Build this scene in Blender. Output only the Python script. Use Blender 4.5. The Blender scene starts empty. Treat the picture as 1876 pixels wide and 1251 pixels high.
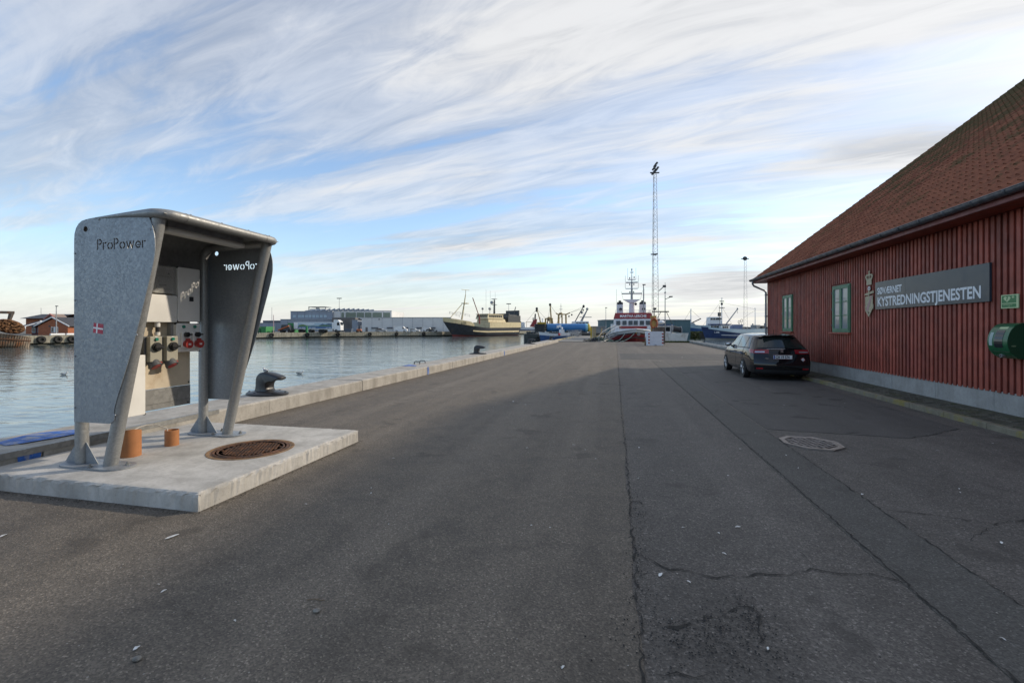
import bpy, bmesh, math, random
import numpy as np
from mathutils import Vector, Matrix
from mathutils.geometry import tessellate_polygon
random.seed(7)
rng = np.random.default_rng(7)
R = math.radians
S = bpy.context.scene
C = S.collection

# ------------------------------------------------------------------ camera
YAW = R(12.77)          # the warehouse runs along +Y, the camera looks a little to the left of it
EYE = 1.65
cam_d = bpy.data.cameras.new('camera'); cam = bpy.data.objects.new('camera', cam_d); C.objects.link(cam)
cam.location = (0, 0, EYE); cam.rotation_euler = (R(90), 0, YAW)
cam_d.sensor_width = 36.0; cam_d.lens = 16.0; cam_d.shift_y = -24.5/1876
cam_d.clip_start = 0.05; cam_d.clip_end = 40000
S.camera = cam

# ------------------------------------------------------------------ sun and sky
SUN_AZ, SUN_EL = R(55), R(27)
sun_dir = Vector((math.sin(SUN_AZ)*math.cos(SUN_EL), math.cos(SUN_AZ)*math.cos(SUN_EL), math.sin(SUN_EL)))
sl = bpy.data.lights.new('sun', 'SUN'); sl.energy = 1.9; sl.angle = R(1.3); sl.color = (1.0, 0.87, 0.70)
so = bpy.data.objects.new('sun', sl); C.objects.link(so); so.location = sun_dir*100
so.rotation_euler = (-sun_dir).to_track_quat('-Z', 'Y').to_euler()

world = bpy.data.worlds.new('World'); S.world = world; world.use_nodes = True
wt = world.node_tree; wt.nodes.clear()
def wn(t, **k):
    n = wt.nodes.new(t)
    for a, b in k.items(): setattr(n, a, b)
    return n
def wl(a, b): wt.links.new(a, b)
def wmath(op, a, b=None, clamp=False):
    n = wn('ShaderNodeMath', operation=op); n.use_clamp = clamp
    for i, v in enumerate((a, b)):
        if v is None: continue
        if isinstance(v, (int, float)): n.inputs[i].default_value = v
        else: wl(v, n.inputs[i])
    return n.outputs[0]
def wramp(fac, stops, interp='EASE'):
    n = wn('ShaderNodeValToRGB'); n.color_ramp.interpolation = interp
    e = n.color_ramp.elements
    while len(e) < len(stops): e.new(0.5)
    for i, (p, c) in enumerate(stops):
        e[i].position = p; e[i].color = (c, c, c, 1) if isinstance(c, (int, float)) else (*c, 1)
    wl(fac, n.inputs[0]); return n.outputs[0]
def wmix(fac, a, b):
    n = wn('ShaderNodeMix', data_type='RGBA')
    for s, v in ((n.inputs[0], fac), (n.inputs[6], a), (n.inputs[7], b)):
        if isinstance(v, (int, float)): s.default_value = v
        elif isinstance(v, tuple): s.default_value = (*v, 1)
        else: wl(v, s)
    return n.outputs[2]
def wnoise(vec, scale, detail, rough, dist=0.0):
    n = wn('ShaderNodeTexNoise'); n.inputs['Scale'].default_value = scale; n.inputs['Detail'].default_value = detail
    n.inputs['Roughness'].default_value = rough; n.inputs['Distortion'].default_value = dist
    wl(vec, n.inputs['Vector']); return n.outputs['Fac']
def wmap(vec, loc, rz, sc):          # turn first, then stretch
    r = wn('ShaderNodeMapping'); r.inputs['Rotation'].default_value = (0, 0, rz); wl(vec, r.inputs['Vector'])
    n = wn('ShaderNodeMapping'); n.inputs['Location'].default_value = loc; n.inputs['Scale'].default_value = sc; wl(r.outputs[0], n.inputs['Vector']); return n.outputs[0]
sky = wn('ShaderNodeTexSky', sky_type='NISHITA'); sky.sun_disc = False
sky.sun_elevation = SUN_EL; sky.sun_rotation = SUN_AZ; sky.air_density = 1.0; sky.dust_density = 0.6; sky.ozone_density = 2.0
tc = wn('ShaderNodeTexCoord'); D = tc.outputs['Generated']
sp = wn('ShaderNodeSeparateXYZ'); wl(D, sp.inputs[0])
zc = wmath('MAXIMUM', sp.outputs[2], 0.0)
zz = wmath('ADD', zc, 0.10)
cb = wn('ShaderNodeCombineXYZ'); wl(wmath('DIVIDE', sp.outputs[0], zz), cb.inputs[0]); wl(wmath('DIVIDE', sp.outputs[1], zz), cb.inputs[1])
P0 = cb.outputs[0]
SEED = 9.3
STREAK = R(173)        # bearing of the cirrus bands in plan
mA = wmap(P0, (SEED, 0.7+SEED*1.7, 0), -STREAK, (0.42, 1.0, 1))
mB = wmap(P0, (7.3, 2.2, 0), -STREAK - R(3), (0.24, 1.5, 1))
mC = wmap(P0, (1.3, 9.1, 0), -STREAK + R(10), (0.5, 2.0, 1))
band = wnoise(mA, 0.62, 4, 0.50, 0.35)
wisp = wnoise(mB, 1.15, 7, 0.56, 0.6)
fine = wnoise(mC, 3.2, 9, 0.62, 0.9)
cov = wmath('ADD', wmath('MULTIPLY', band, 0.58), wmath('ADD', wmath('MULTIPLY', wisp, 0.33), wmath('MULTIPLY', fine, 0.11)))
# veil thickens towards the sun side and towards the horizon
dp = wn('ShaderNodeVectorMath', operation='DOT_PRODUCT'); wl(D, dp.inputs[0]); dp.inputs[1].default_value = sun_dir
sunw = wmath('MULTIPLY', wmath('ADD', dp.outputs['Value'], 0.0), 0.105)
cov = wmath('ADD', cov, sunw)
alpha = wramp(cov, [(0.498, 0.04), (0.568, 0.58), (0.648, 0.97)])
hz = wramp(sp.outputs[2], [(0.0, 0.93), (0.07, 0.58), (0.17, 0.0)])
alpha = wmath('MAXIMUM', alpha, hz)
glow = wmath('POWER', wmath('MAXIMUM', dp.outputs['Value'], 0.0), 9.0)
shade = wramp(wmath('ADD', wmath('MULTIPLY', wisp, 0.55), wmath('MULTIPLY', fine, 0.45)), [(0.36, (2.12, 2.20, 2.36)), (0.62, (3.78, 3.8, 3.84))])
cloudc = wn('ShaderNodeMix', data_type='RGBA', blend_type='ADD'); cloudc.inputs[0].default_value = 1.0
wl(shade, cloudc.inputs[6])
gl = wn('ShaderNodeMix', data_type='RGBA', blend_type='MULTIPLY'); gl.inputs[0].default_value = 1.0
wl(glow, gl.inputs[6]); gl.inputs[7].default_value = (0.5, 0.48, 0.42, 1)
wl(gl.outputs[2], cloudc.inputs[7])
lowc = wmix(wramp(sp.outputs[2], [(0.0, 0.75), (0.16, 0.0)]), cloudc.outputs[2], (3.85, 3.82, 3.74))
skycol = wmix(alpha, sky.outputs[0], lowc)
bg = wn('ShaderNodeBackground'); bg.inputs[1].default_value = 0.13
wl(skycol, bg.inputs[0])
wo = wn('ShaderNodeOutputWorld'); wl(bg.outputs[0], wo.inputs[0])

S.view_settings.view_transform = 'Standard'; S.view_settings.look = 'None'
S.view_settings.exposure = 0.80; S.view_settings.gamma = 1.0
S.render.engine = 'CYCLES'
S.cycles.max_bounces = 6; S.cycles.glossy_bounces = 3; S.cycles.transmission_bounces = 4; S.cycles.diffuse_bounces = 3
S.cycles.caustics_reflective = False; S.cycles.caustics_refractive = False
S.cycles.use_denoising = True

# ------------------------------------------------------------------ measuring helpers
FP = 834.0
CA, SA = math.cos(YAW), math.sin(YAW)
def cw(x, d, z=0.0):            # metres right of / ahead of the camera -> world
    return Vector((x*CA - d*SA, x*SA + d*CA, z))
def gp(px, py, z=0.0):          # a spot on a level surface
    d = (EYE - z)*FP/(py - 601.0)
    return cw((px - 938)/FP*d, d, z)
def far(px, d, z=0.0):
    return cw((px - 938)/FP*d, d, z)
def hz_(py, d): return EYE + (601 - py)/FP*d

# ------------------------------------------------------------------ mesh helpers
MW = {}
class B:
    def __init__(s): s.v = []; s.f = []; s.M = Matrix.Identity(4)
    def add(s, vs, fs):
        o = len(s.v); s.v += [tuple(s.M @ Vector(p)) for p in vs]; s.f += [tuple(i + o for i in f) for f in fs]; return s
    def box(s, x0, x1, y0, y1, z0, z1):
        return s.add([(x0,y0,z0),(x1,y0,z0),(x1,y1,z0),(x0,y1,z0),(x0,y0,z1),(x1,y0,z1),(x1,y1,z1),(x0,y1,z1)],
                     [(3,2,1,0),(4,5,6,7),(0,1,5,4),(1,2,6,5),(2,3,7,6),(3,0,4,7)])
    def frust(s, x0, x1, y0, y1, z0, X0, X1, Y0, Y1, z1):
        return s.add([(x0,y0,z0),(x1,y0,z0),(x1,y1,z0),(x0,y1,z0),(X0,Y0,z1),(X1,Y0,z1),(X1,Y1,z1),(X0,Y1,z1)],
                     [(3,2,1,0),(4,5,6,7),(0,1,5,4),(1,2,6,5),(2,3,7,6),(3,0,4,7)])
    def cyl(s, p0, p1, r0, r1=None, n=12, caps=True):
        r1 = r0 if r1 is None else r1
        p0, p1 = Vector(p0), Vector(p1); d = (p1 - p0)
        if d.length < 1e-6: return s
        q = d.to_track_quat('Z', 'Y'); vs = []
        for p, r in ((p0, r0), (p1, r1)):
            for i in range(n):
                a = 2*math.pi*i/n; vs.append(p + q @ Vector((math.cos(a)*r, math.sin(a)*r, 0)))
        fs = [(i, (i+1) % n, n + (i+1) % n, n + i) for i in range(n)]
        if caps: fs += [tuple(range(n-1, -1, -1)), tuple(range(n, 2*n))]
        return s.add(vs, fs)
    def tube(s, path, r, n=10, closed=False, caps=True):
        path = [Vector(p) for p in path]; m = len(path); vs = []
        rs = r if isinstance(r, (list, tuple)) else [r]*m
        up = None
        for i in range(m):
            if closed: t = path[(i+1) % m] - path[i-1]
            else: t = path[min(i+1, m-1)] - path[max(i-1, 0)]
            t.normalize()
            if up is None:
                up = Vector((0,0,1)) if abs(t.z) < 0.9 else Vector((1,0,0))
            x = up.cross(t)
            if x.length < 1e-4: x = Vector((1,0,0)).cross(t)
            x.normalize(); y = t.cross(x); up = y
            for k in range(n):
                a = 2*math.pi*k/n; vs.append(path[i] + (x*math.cos(a) + y*math.sin(a))*rs[i])
        fs = []
        for i in range(m if closed else m-1):
            j = (i+1) % m
            for k in range(n):
                l = (k+1) % n; fs.append((i*n+k, i*n+l, j*n+l, j*n+k))
        if not closed and caps: fs += [tuple(range(n-1,-1,-1)), tuple((m-1)*n + k for k in range(n))]
        return s.add(vs, fs)
    def lathe(s, prof, o=(0,0,0), axis=(0,0,1), n=20, closed=False):
        o = Vector(o); q = Vector(axis).to_track_quat('Z', 'Y'); vs = []; m = len(prof)
        for r, h in prof:
            for i in range(n):
                a = 2*math.pi*i/n; vs.append(o + q @ Vector((math.cos(a)*r, math.sin(a)*r, h)))
        fs = [(i*n+k, i*n+(k+1) % n, ((i+1) % m)*n+(k+1) % n, ((i+1) % m)*n+k) for i in range(m if closed else m-1) for k in range(n)]
        if not closed:
            if prof[0][0] > 1e-5: fs.append(tuple(range(n-1,-1,-1)))
            if prof[-1][0] > 1e-5: fs.append(tuple((m-1)*n+k for k in range(n)))
        return s.add(vs, fs)
    def ell(s, c, rx, ry, rz, n=12, m=8):
        vs = []; fs = []
        for j in range(m+1):
            t = math.pi*j/m
            for i in range(n):
                a = 2*math.pi*i/n
                vs.append((c[0]+rx*math.sin(t)*math.cos(a), c[1]+ry*math.sin(t)*math.sin(a), c[2]-rz*math.cos(t)))
        for j in range(m):
            for i in range(n): fs.append((j*n+i, j*n+(i+1) % n, (j+1)*n+(i+1) % n, (j+1)*n+i))
        return s.add(vs, fs)
    def plate(s, outline, fn, t, holes=()):   # flat plate with holes; fn maps (u,v,w) with w across the thickness
        loops = [[Vector((u, v, 0)) for u, v in L] for L in (outline, *holes)]
        tri = tessellate_polygon(loops); pts = [p for L in loops for p in L]; n = len(pts)
        vs = [fn(p.x, p.y, 0) for p in pts] + [fn(p.x, p.y, t) for p in pts]
        fs = [tuple(q) for q in tri] + [tuple(i + n for i in reversed(q)) for q in tri]
        o = 0
        for L in loops:
            m = len(L)
            for i in range(m):
                j = (i+1) % m; fs.append((o+i, o+j, o+j+n, o+i+n))
            o += m
        return s.add(vs, fs)
    def grid(s, rows):
        m = len(rows[0]); vs = [p for r in rows for p in r]
        return s.add(vs, [(i*m+j, i*m+j+1, (i+1)*m+j+1, (i+1)*m+j) for i in range(len(rows)-1) for j in range(m-1)])
    def build(s, name, mat, parent=None, smooth=None, bevel=0.0, world=False, loc=None, segs=2, fix=True):
        me = bpy.data.meshes.new(name)
        vs = s.v
        if world and parent is not None:
            q = MW.get(parent.name, Matrix.Identity(4)).inverted(); vs = [tuple(q @ Vector(p)) for p in vs]
        if loc is not None: vs = [(p[0]-loc[0], p[1]-loc[1], p[2]-loc[2]) for p in vs]
        me.from_pydata(vs, [], s.f)
        if bevel or fix:
            bm = bmesh.new(); bm.from_mesh(me)
            bmesh.ops.remove_doubles(bm, verts=bm.verts, dist=1e-5)
            if bevel:
                es = [e for e in bm.edges if len(e.link_faces) == 2 and e.calc_face_angle(0) > 0.5]
                bmesh.ops.bevel(bm, geom=es, offset=bevel, segments=segs, profile=0.6, affect='EDGES', clamp_overlap=True)
            bmesh.ops.recalc_face_normals(bm, faces=bm.faces)
            bm.to_mesh(me); bm.free()
        if smooth is not None:
            me.polygons.foreach_set('use_smooth', [True]*len(me.polygons))
            me.set_sharp_from_angle(angle=R(smooth))
        me.materials.append(mat)
        o = bpy.data.objects.new(name, me); C.objects.link(o)
        if loc is not None: o.location = loc
        if parent is not None: o.parent = parent; MW[o.name] = MW.get(parent.name, Matrix.Identity(4))
        return o
def tag(o, label, cat, group=None):
    o['label'] = label; o['category'] = cat
    if group: o['group'] = group
    return o
def thing(name, label, cat, loc=(0,0,0), rz=0.0, group=None):
    o = bpy.data.objects.new(name, None); C.objects.link(o); o.empty_display_size = 0.2
    o.location = loc; o.rotation_euler = (0, 0, rz); tag(o, label, cat, group)
    MW[o.name] = Matrix.Translation(Vector(loc)) @ Matrix.Rotation(rz, 4, 'Z')
    return o
def struct(o): o['kind'] = 'structure'; return o
def stuff(o): o['kind'] = 'stuff'; return o
KIDS = {}
def copy_tree(o, label=None, loc=None, rz=None):
    c = o.copy(); C.objects.link(c)
    if loc is not None: c.location = loc
    if rz is not None: c.rotation_euler = (0, 0, rz)
    if label: c['label'] = label
    def rec(a, b):
        for ch in list(a.children):
            k = ch.copy(); C.objects.link(k); k.parent = b; rec(ch, k)
    rec(o, c); return c
def textb(b, txt, size, fn, depth=0.004, sx=1.0, align='LEFT', shear=0, spacing=1.0, bold=0.0):
    cu = bpy.data.curves.new('lettering', 'FONT'); cu.body = txt; cu.size = size; cu.align_x = align; cu.space_character = spacing
    cu.shear = shear; cu.resolution_u = 3; cu.offset = bold
    ob = bpy.data.objects.new('lettering', cu); C.objects.link(ob)
    dg = bpy.context.evaluated_depsgraph_get(); me = bpy.data.meshes.new_from_object(ob.evaluated_get(dg))
    n = len(me.vertices)
    vs = [fn(v.co.x*sx, v.co.y, depth) for v in me.vertices]
    fs = [tuple(p.vertices) for p in me.polygons]
    b.add(vs, fs)
    bpy.data.objects.remove(ob); bpy.data.curves.remove(cu); bpy.data.meshes.remove(me)
    return b
def arc(cx, cy, r, a0, a1, n): return [(cx + r*math.cos(R(a0 + (a1-a0)*i/n)), cy + r*math.sin(R(a0 + (a1-a0)*i/n))) for i in range(n+1)]

# ------------------------------------------------------------------ materials
def nmat(name):
    m = bpy.data.materials.new(name); m.use_nodes = True
    return m, m.node_tree, m.node_tree.nodes['Principled BSDF']
def N(nt, t, **k):
    n = nt.nodes.new(t)
    for a, b in k.items(): setattr(n, a, b)
    return n
def val(nt, sock, v):
    if isinstance(v, (int, float)): sock.default_value = v
    elif isinstance(v, (tuple, list)): sock.default_value = (*v, 1) if len(v) == 3 and sock.type == 'RGBA' else v
    else: nt.links.new(v, sock)
def mixc(nt, fac, a, b, mode='MIX'):
    n = N(nt, 'ShaderNodeMix', data_type='RGBA', blend_type=mode)
    val(nt, n.inputs[0], fac); val(nt, n.inputs[6], a); val(nt, n.inputs[7], b); return n.outputs[2]
def mth(nt, op, a, b=0.0, clamp=False):
    n = N(nt, 'ShaderNodeMath', operation=op); n.use_clamp = clamp; val(nt, n.inputs[0], a); val(nt, n.inputs[1], b); return n.outputs[0]
def ramp(nt, fac, stops, interp='LINEAR'):
    n = N(nt, 'ShaderNodeValToRGB'); e = n.color_ramp.elements; n.color_ramp.interpolation = interp
    while len(e) < len(stops): e.new(0.5)
    for i, (p, c) in enumerate(stops):
        e[i].position = p; e[i].color = (c, c, c, 1) if isinstance(c, (int, float)) else (*c, 1)
    nt.links.new(fac, n.inputs[0]); return n.outputs[0]
def pos(nt, sc=(1,1,1), rot=(0,0,0), loc=(0,0,0)):
    g = N(nt, 'ShaderNodeNewGeometry'); m = N(nt, 'ShaderNodeMapping')
    m.inputs['Scale'].default_value = sc; m.inputs['Rotation'].default_value = rot; m.inputs['Location'].default_value = loc
    nt.links.new(g.outputs['Position'], m.inputs['Vector']); return m.outputs[0]
def noise(nt, vec, scale, detail=4, rough=0.55, dist=0.0):
    n = N(nt, 'ShaderNodeTexNoise'); n.inputs['Scale'].default_value = scale; n.inputs['Detail'].default_value = detail
    n.inputs['Roughness'].default_value = rough; n.inputs['Distortion'].default_value = dist
    nt.links.new(vec, n.inputs['Vector']); return n.outputs['Fac']
def voro(nt, vec, scale, feature='F1', out='Distance', rnd=1.0):
    n = N(nt, 'ShaderNodeTexVoronoi', feature=feature); n.inputs['Scale'].default_value = scale; n.inputs['Randomness'].default_value = rnd
    nt.links.new(vec, n.inputs['Vector']); return n.outputs[out]
def bump(nt, bs, h, strength, dist, prev=None):
    n = N(nt, 'ShaderNodeBump'); n.inputs['Strength'].default_value = strength; n.inputs['Distance'].default_value = dist
    nt.links.new(h, n.inputs['Height'])
    if prev is not None: nt.links.new(prev, n.inputs['Normal'])
    if bs is not None: nt.links.new(n.outputs[0], bs.inputs['Normal'])
    return n.outputs[0]
def pm(name, col, rough=0.5, metal=0.0, var=0.12, vs=2.5, bmp=0.0, bscale=60.0, coat=0.0, spec=0.5, grime=None, gthr=0.6, gscale=1.6, objvar=0.0):
    m, nt, bs = nmat(name)
    p = pos(nt)
    f = noise(nt, p, vs, 6, 0.6)
    lo = tuple(c*(1-var*1.6) for c in col); hi = tuple(min(1, c*(1+var*1.6)) for c in col)
    c = ramp(nt, f, [(0.3, lo), (0.7, hi)])
    if objvar:
        oi = N(nt, 'ShaderNodeObjectInfo'); k = mth(nt, 'MULTIPLY_ADD', oi.outputs['Random'], objvar); k.node.inputs[2].default_value = 1-objvar/2
        c = mixc(nt, 1.0, c, k, 'MULTIPLY')
    if grime:
        g = noise(nt, pos(nt, (1, 1, 0.35)), gscale, 8, 0.7, 0.4)
        c = mixc(nt, ramp(nt, g, [(gthr-0.06, 0.0), (gthr+0.1, 0.85)]), c, grime)
    nt.links.new(c, bs.inputs['Base Color'])
    nt.links.new(ramp(nt, noise(nt, p, vs*2.3, 4), [(0.3, max(0, rough-0.08)), (0.7, min(1, rough+0.1))]), bs.inputs['Roughness'])
    bs.inputs['Metallic'].default_value = metal; bs.inputs['Coat Weight'].default_value = coat; bs.inputs['Specular IOR Level'].default_value = spec
    if bmp: bump(nt, bs, noise(nt, p, bscale, 5, 0.6), bmp, 0.01)
    return m
def asphalt(name, col, brown, speck, stain=0.5, coarse=95.0, bst=0.55):
    m, nt, bs = nmat(name); p = pos(nt)
    big = noise(nt, pos(nt, (1.0, 0.16, 1)), 0.75, 7, 0.66, 0.7)
    lane = noise(nt, pos(nt, (1.0, 0.03, 1)), 1.3, 3, 0.5, 0.2)
    mid = noise(nt, p, 2.6, 8, 0.68, 0.5)
    c = mixc(nt, ramp(nt, big, [(0.34, 0.0), (0.68, 1.0)]), col, brown)
    c = mixc(nt, ramp(nt, mid, [(0.32, 0.62), (0.60, 0.0)]), c, tuple(x*0.50 for x in col))
    c = mixc(nt, ramp(nt, lane, [(0.50, 0.0), (0.70, 0.40)]), c, tuple(x*1.35 for x in brown))
    # pebbles showing in the binder
    cell = N(nt, 'ShaderNodeTexVoronoi', feature='F1'); cell.inputs['Scale'].default_value = coarse; nt.links.new(p, cell.inputs['Vector'])
    sep = N(nt, 'ShaderNodeSeparateColor'); nt.links.new(cell.outputs['Color'], sep.inputs[0])
    tone = ramp(nt, sep.outputs[0], [(0.0, 0.50), (0.55, 0.95), (0.93, 1.35), (0.985, 2.2)])
    c = mixc(nt, speck, c, mixc(nt, 1.0, c, tone, 'MULTIPLY'))
    # rare pale grains
    c2 = N(nt, 'ShaderNodeTexVoronoi', feature='F1'); c2.inputs['Scale'].default_value = 26.0; nt.links.new(p, c2.inputs['Vector'])
    s2 = N(nt, 'ShaderNodeSeparateColor'); nt.links.new(c2.outputs['Color'], s2.inputs[0])
    grain = mth(nt, 'MULTIPLY', mth(nt, 'GREATER_THAN', s2.outputs[1], 0.93), mth(nt, 'LESS_THAN', c2.outputs['Distance'], 0.13))
    c = mixc(nt, mth(nt, 'MULTIPLY', grain, 0.8), c, (0.30, 0.28, 0.25))
    # oil spots and damp stains
    st = noise(nt, p, 1.15, 3, 0.5, 0.3)
    st2 = noise(nt, p, 3.4, 3, 0.5, 0.3)
    spot = mth(nt, 'MULTIPLY', ramp(nt, st, [(0.57, 0.0), (0.64, 1.0)]), ramp(nt, st2, [(0.48, 0.0), (0.58, 1.0)]))
    c = mixc(nt, mth(nt, 'MULTIPLY', spot, stain), c, tuple(x*0.42 for x in col))
    nt.links.new(c, bs.inputs['Base Color'])
    nt.links.new(ramp(nt, mid, [(0.3, 0.70), (0.7, 0.86)]), bs.inputs['Roughness'])
    bs.inputs['Specular IOR Level'].default_value = 0.4
    b1 = bump(nt, None, noise(nt, p, 1.4, 4, 0.5), 0.25, 0.03)
    b2 = bump(nt, None, noise(nt, p, 34.0, 5, 0.7), 0.35, 0.008, b1)
    bump(nt, bs, cell.outputs['Distance'], bst, 0.006, b2)
    return m
def concrete(name, col, dark, var=0.18, streak=0.4, vs=2.0, pits=0.6, moss=None):
    m, nt, bs = nmat(name); p = pos(nt)
    n1 = noise(nt, p, vs, 8, 0.66, 0.3); n2 = noise(nt, pos(nt, (1, 1, 0.18)), 3.2, 6, 0.65, 0.4); n3 = noise(nt, p, 24, 6, 0.7)
    c = ramp(nt, n1, [(0.28, tuple(x*(1-var*1.5) for x in col)), (0.5, col), (0.72, tuple(min(1, x*(1+var)) for x in col))])
    c = mixc(nt, ramp(nt, n2, [(0.44, 0.0), (0.66, streak)]), c, dark)
    c = mixc(nt, ramp(nt, n3, [(0.30, 0.42), (0.52, 0.0)]), c, dark)
    if moss: c = mixc(nt, ramp(nt, noise(nt, p, 1.7, 7, 0.7, 0.5), [(0.50, 0.0), (0.62, 0.75)]), c, moss)
    v = voro(nt, p, 38.0); pit = ramp(nt, v, [(0.05, 1.0), (0.12, 0.0)])
    pit = mth(nt, 'MULTIPLY', pit, ramp(nt, noise(nt, p, 5.0, 3), [(0.52, 0.0), (0.60, 1.0)]))
    c = mixc(nt, mth(nt, 'MULTIPLY', pit, pits), c, tuple(x*0.35 for x in dark))
    nt.links.new(c, bs.inputs['Base Color']); bs.inputs['Roughness'].default_value = 0.86; bs.inputs['Specular IOR Level'].default_value = 0.3
    b1 = bump(nt, None, n3, 0.35, 0.006)
    bump(nt, bs, mth(nt, 'SUBTRACT', 1.0, pit), 0.6, 0.006, b1)
    return m
def galv(name, col, lo=0.72, rough=0.42, metal=0.85, sc=26.0):
    m, nt, bs = nmat(name); p = pos(nt)
    v = N(nt, 'ShaderNodeTexVoronoi', feature='F1'); v.inputs['Scale'].default_value = sc
    w = N(nt, 'ShaderNodeVectorMath', operation='ADD'); nt.links.new(p, w.inputs[0])
    nn = N(nt, 'ShaderNodeTexNoise'); nn.inputs['Scale'].default_value = 18; nn.inputs['Detail'].default_value = 3; nt.links.new(p, nn.inputs['Vector'])
    sc_ = N(nt, 'ShaderNodeVectorMath', operation='SCALE'); nt.links.new(nn.outputs['Color'], sc_.inputs[0]); sc_.inputs['Scale'].default_value = 0.07
    nt.links.new(sc_.outputs[0], w.inputs[1]); nt.links.new(w.outputs[0], v.inputs['Vector'])
    sp_ = N(nt, 'ShaderNodeSeparateColor'); nt.links.new(v.outputs['Color'], sp_.inputs[0])
    tone = ramp(nt, sp_.outputs[0], [(0, lo), (1, 1.12)])
    c = mixc(nt, 1.0, col, tone, 'MULTIPLY')
    c = mixc(nt, ramp(nt, noise(nt, pos(nt, (1, 1, 0.3)), 2.4, 7, 0.7, 0.4), [(0.42, 0.0), (0.75, 0.5)]), c, tuple(x*0.62 for x in col))
    c = mixc(nt, ramp(nt, noise(nt, p, 9, 6, 0.7), [(0.62, 0.0), (0.74, 0.45)]), c, tuple(min(1, x*1.3) for x in col))
    nt.links.new(c, bs.inputs['Base Color']); bs.inputs['Metallic'].default_value = metal
    nt.links.new(ramp(nt, sp_.outputs[1], [(0, rough-0.05), (1, rough+0.18)]), bs.inputs['Roughness'])
    bump(nt, bs, noise(nt, p, 30, 4), 0.06, 0.01)
    return m
def glass_dark(name, col=(0.02, 0.025, 0.03), rough=0.03):
    m, nt, bs = nmat(name); bs.inputs['Base Color'].default_value = (*col, 1); bs.inputs['Roughness'].default_value = rough
    bs.inputs['IOR'].default_value = 1.52; bs.inputs['Specular IOR Level'].default_value = 0.6
    bump(nt, bs, noise(nt, pos(nt), 3.0, 2), 0.03, 0.02)
    return m

# palette -----------------------------------------------------------
M_ASPH = asphalt('asphalt_old', (0.101, 0.091, 0.081), (0.134, 0.120, 0.106), 0.8, stain=.5)
M_ASPH_L = asphalt('asphalt_brownish', (0.118, 0.100, 0.080), (0.152, 0.130, 0.104), 0.75, stain=.5, coarse=110, bst=0.4)
M_ASPH_T = asphalt('asphalt_trench', (0.088, 0.083, 0.075), (0.105, 0.100, 0.090), 0.7, coarse=110)
M_ASPH_S = asphalt('asphalt_smooth', (0.074, 0.069, 0.064), (0.094, 0.087, 0.081), 0.45, stain=0.9, coarse=130, bst=0.3)
M_CRACK = pm('crack_dirt', (0.026, 0.024, 0.021), 0.95, var=0.3, vs=30)
M_CONC = concrete('concrete_kerb', (0.40, 0.38, 0.345), (0.19, 0.175, 0.15), streak=.55, pits=.9)
M_SLAB = concrete('concrete_slab', (0.47, 0.455, 0.425), (0.25, 0.24, 0.215), var=.2, streak=0.5, pits=.9)
M_CONC_D = concrete('concrete_quay', (0.26, 0.235, 0.19), (0.09, 0.08, 0.06), streak=0.7)
M_PLINTH = concrete('concrete_plinth', (0.34, 0.34, 0.33), (0.22, 0.21, 0.19), streak=0.45, pits=0.8)
M_PAVE = concrete('pavement_paving', (0.10, 0.095, 0.075), (0.05, 0.05, 0.035), var=0.3, moss=(0.07, 0.072, 0.03))
M_KERBS = concrete('kerb_stone', (0.22, 0.20, 0.15), (0.10, 0.095, 0.07), moss=(0.24, 0.20, 0.05))
M_BLUEP = pm('blue_paint', (0.03, 0.12, 0.42), 0.7, var=0.3, vs=8, grime=(0.36, 0.345, 0.31), gthr=0.54, gscale=7)
M_GALV = galv('galvanised_steel', (0.265, 0.285, 0.305), lo=0.92, metal=0.35, sc=50.0)
M_GALVT = galv('galvanised_tube_sunlit', (0.30, 0.305, 0.30), lo=0.92, rough=.45, metal=0.45, sc=60.0)  # separate tube grey with the warm sunlight put into its colour
M_GALVD = galv('galvanised_dull', (0.25, 0.25, 0.24), lo=0.85, rough=0.5, metal=0.4)
M_BLACK = pm('black_paint', (0.018, 0.019, 0.022), 0.38, var=0.3, vs=9, bmp=0.15)
M_RUBBER = pm('rubber', (0.018, 0.018, 0.018), 0.8, var=0.25, vs=12, bmp=0.2)
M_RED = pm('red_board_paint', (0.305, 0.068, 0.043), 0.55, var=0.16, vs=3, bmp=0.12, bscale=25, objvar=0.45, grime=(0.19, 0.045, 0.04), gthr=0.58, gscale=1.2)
M_REDD = pm('red_recess_shaded', (0.165, 0.032, 0.022), 0.65, var=0.2, vs=3, bmp=0.15, bscale=25)  # shade between the raised boards put into a darker red
M_GREENW = pm('green_window_paint', (0.075, 0.20, 0.115), 0.45, var=0.1, vs=6)
M_ZINC = pm('zinc_gutter', (0.16, 0.17, 0.19), 0.42, metal=0.7, var=0.25, vs=7)
M_PANE = glass_dark('window_pane', (0.30, 0.32, 0.33))
M_DGLASS = glass_dark('dark_pane', (0.015, 0.02, 0.025), 0.06)
M_WHITE = pm('white_paint', (0.74, 0.75, 0.75), 0.4, var=0.05)
M_WHITEW = pm('white_paint_worn', (0.66, 0.67, 0.67), 0.45, var=0.08, grime=(0.36, 0.31, 0.25), gthr=0.63, gscale=0.9)
M_STEELD = pm('dark_steel', (0.05, 0.055, 0.06), 0.5, metal=0.3, var=0.25, vs=6)
M_STEELG = pm('grey_steel', (0.30, 0.31, 0.32), 0.5, metal=0.4, var=0.2, vs=5)
M_RUST = pm('rust', (0.12, 0.052, 0.024), 0.85, var=0.45, vs=14, bmp=0.5, bscale=40, grime=(0.045, 0.03, 0.024), gthr=0.5, gscale=11)
M_GRASS = pm('grass_green', (0.075, 0.095, 0.025), 0.8, var=0.4, vs=5)
M_SOIL = pm('land_surface', (0.12, 0.115, 0.10), 0.9, var=0.25, vs=0.2)

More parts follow.
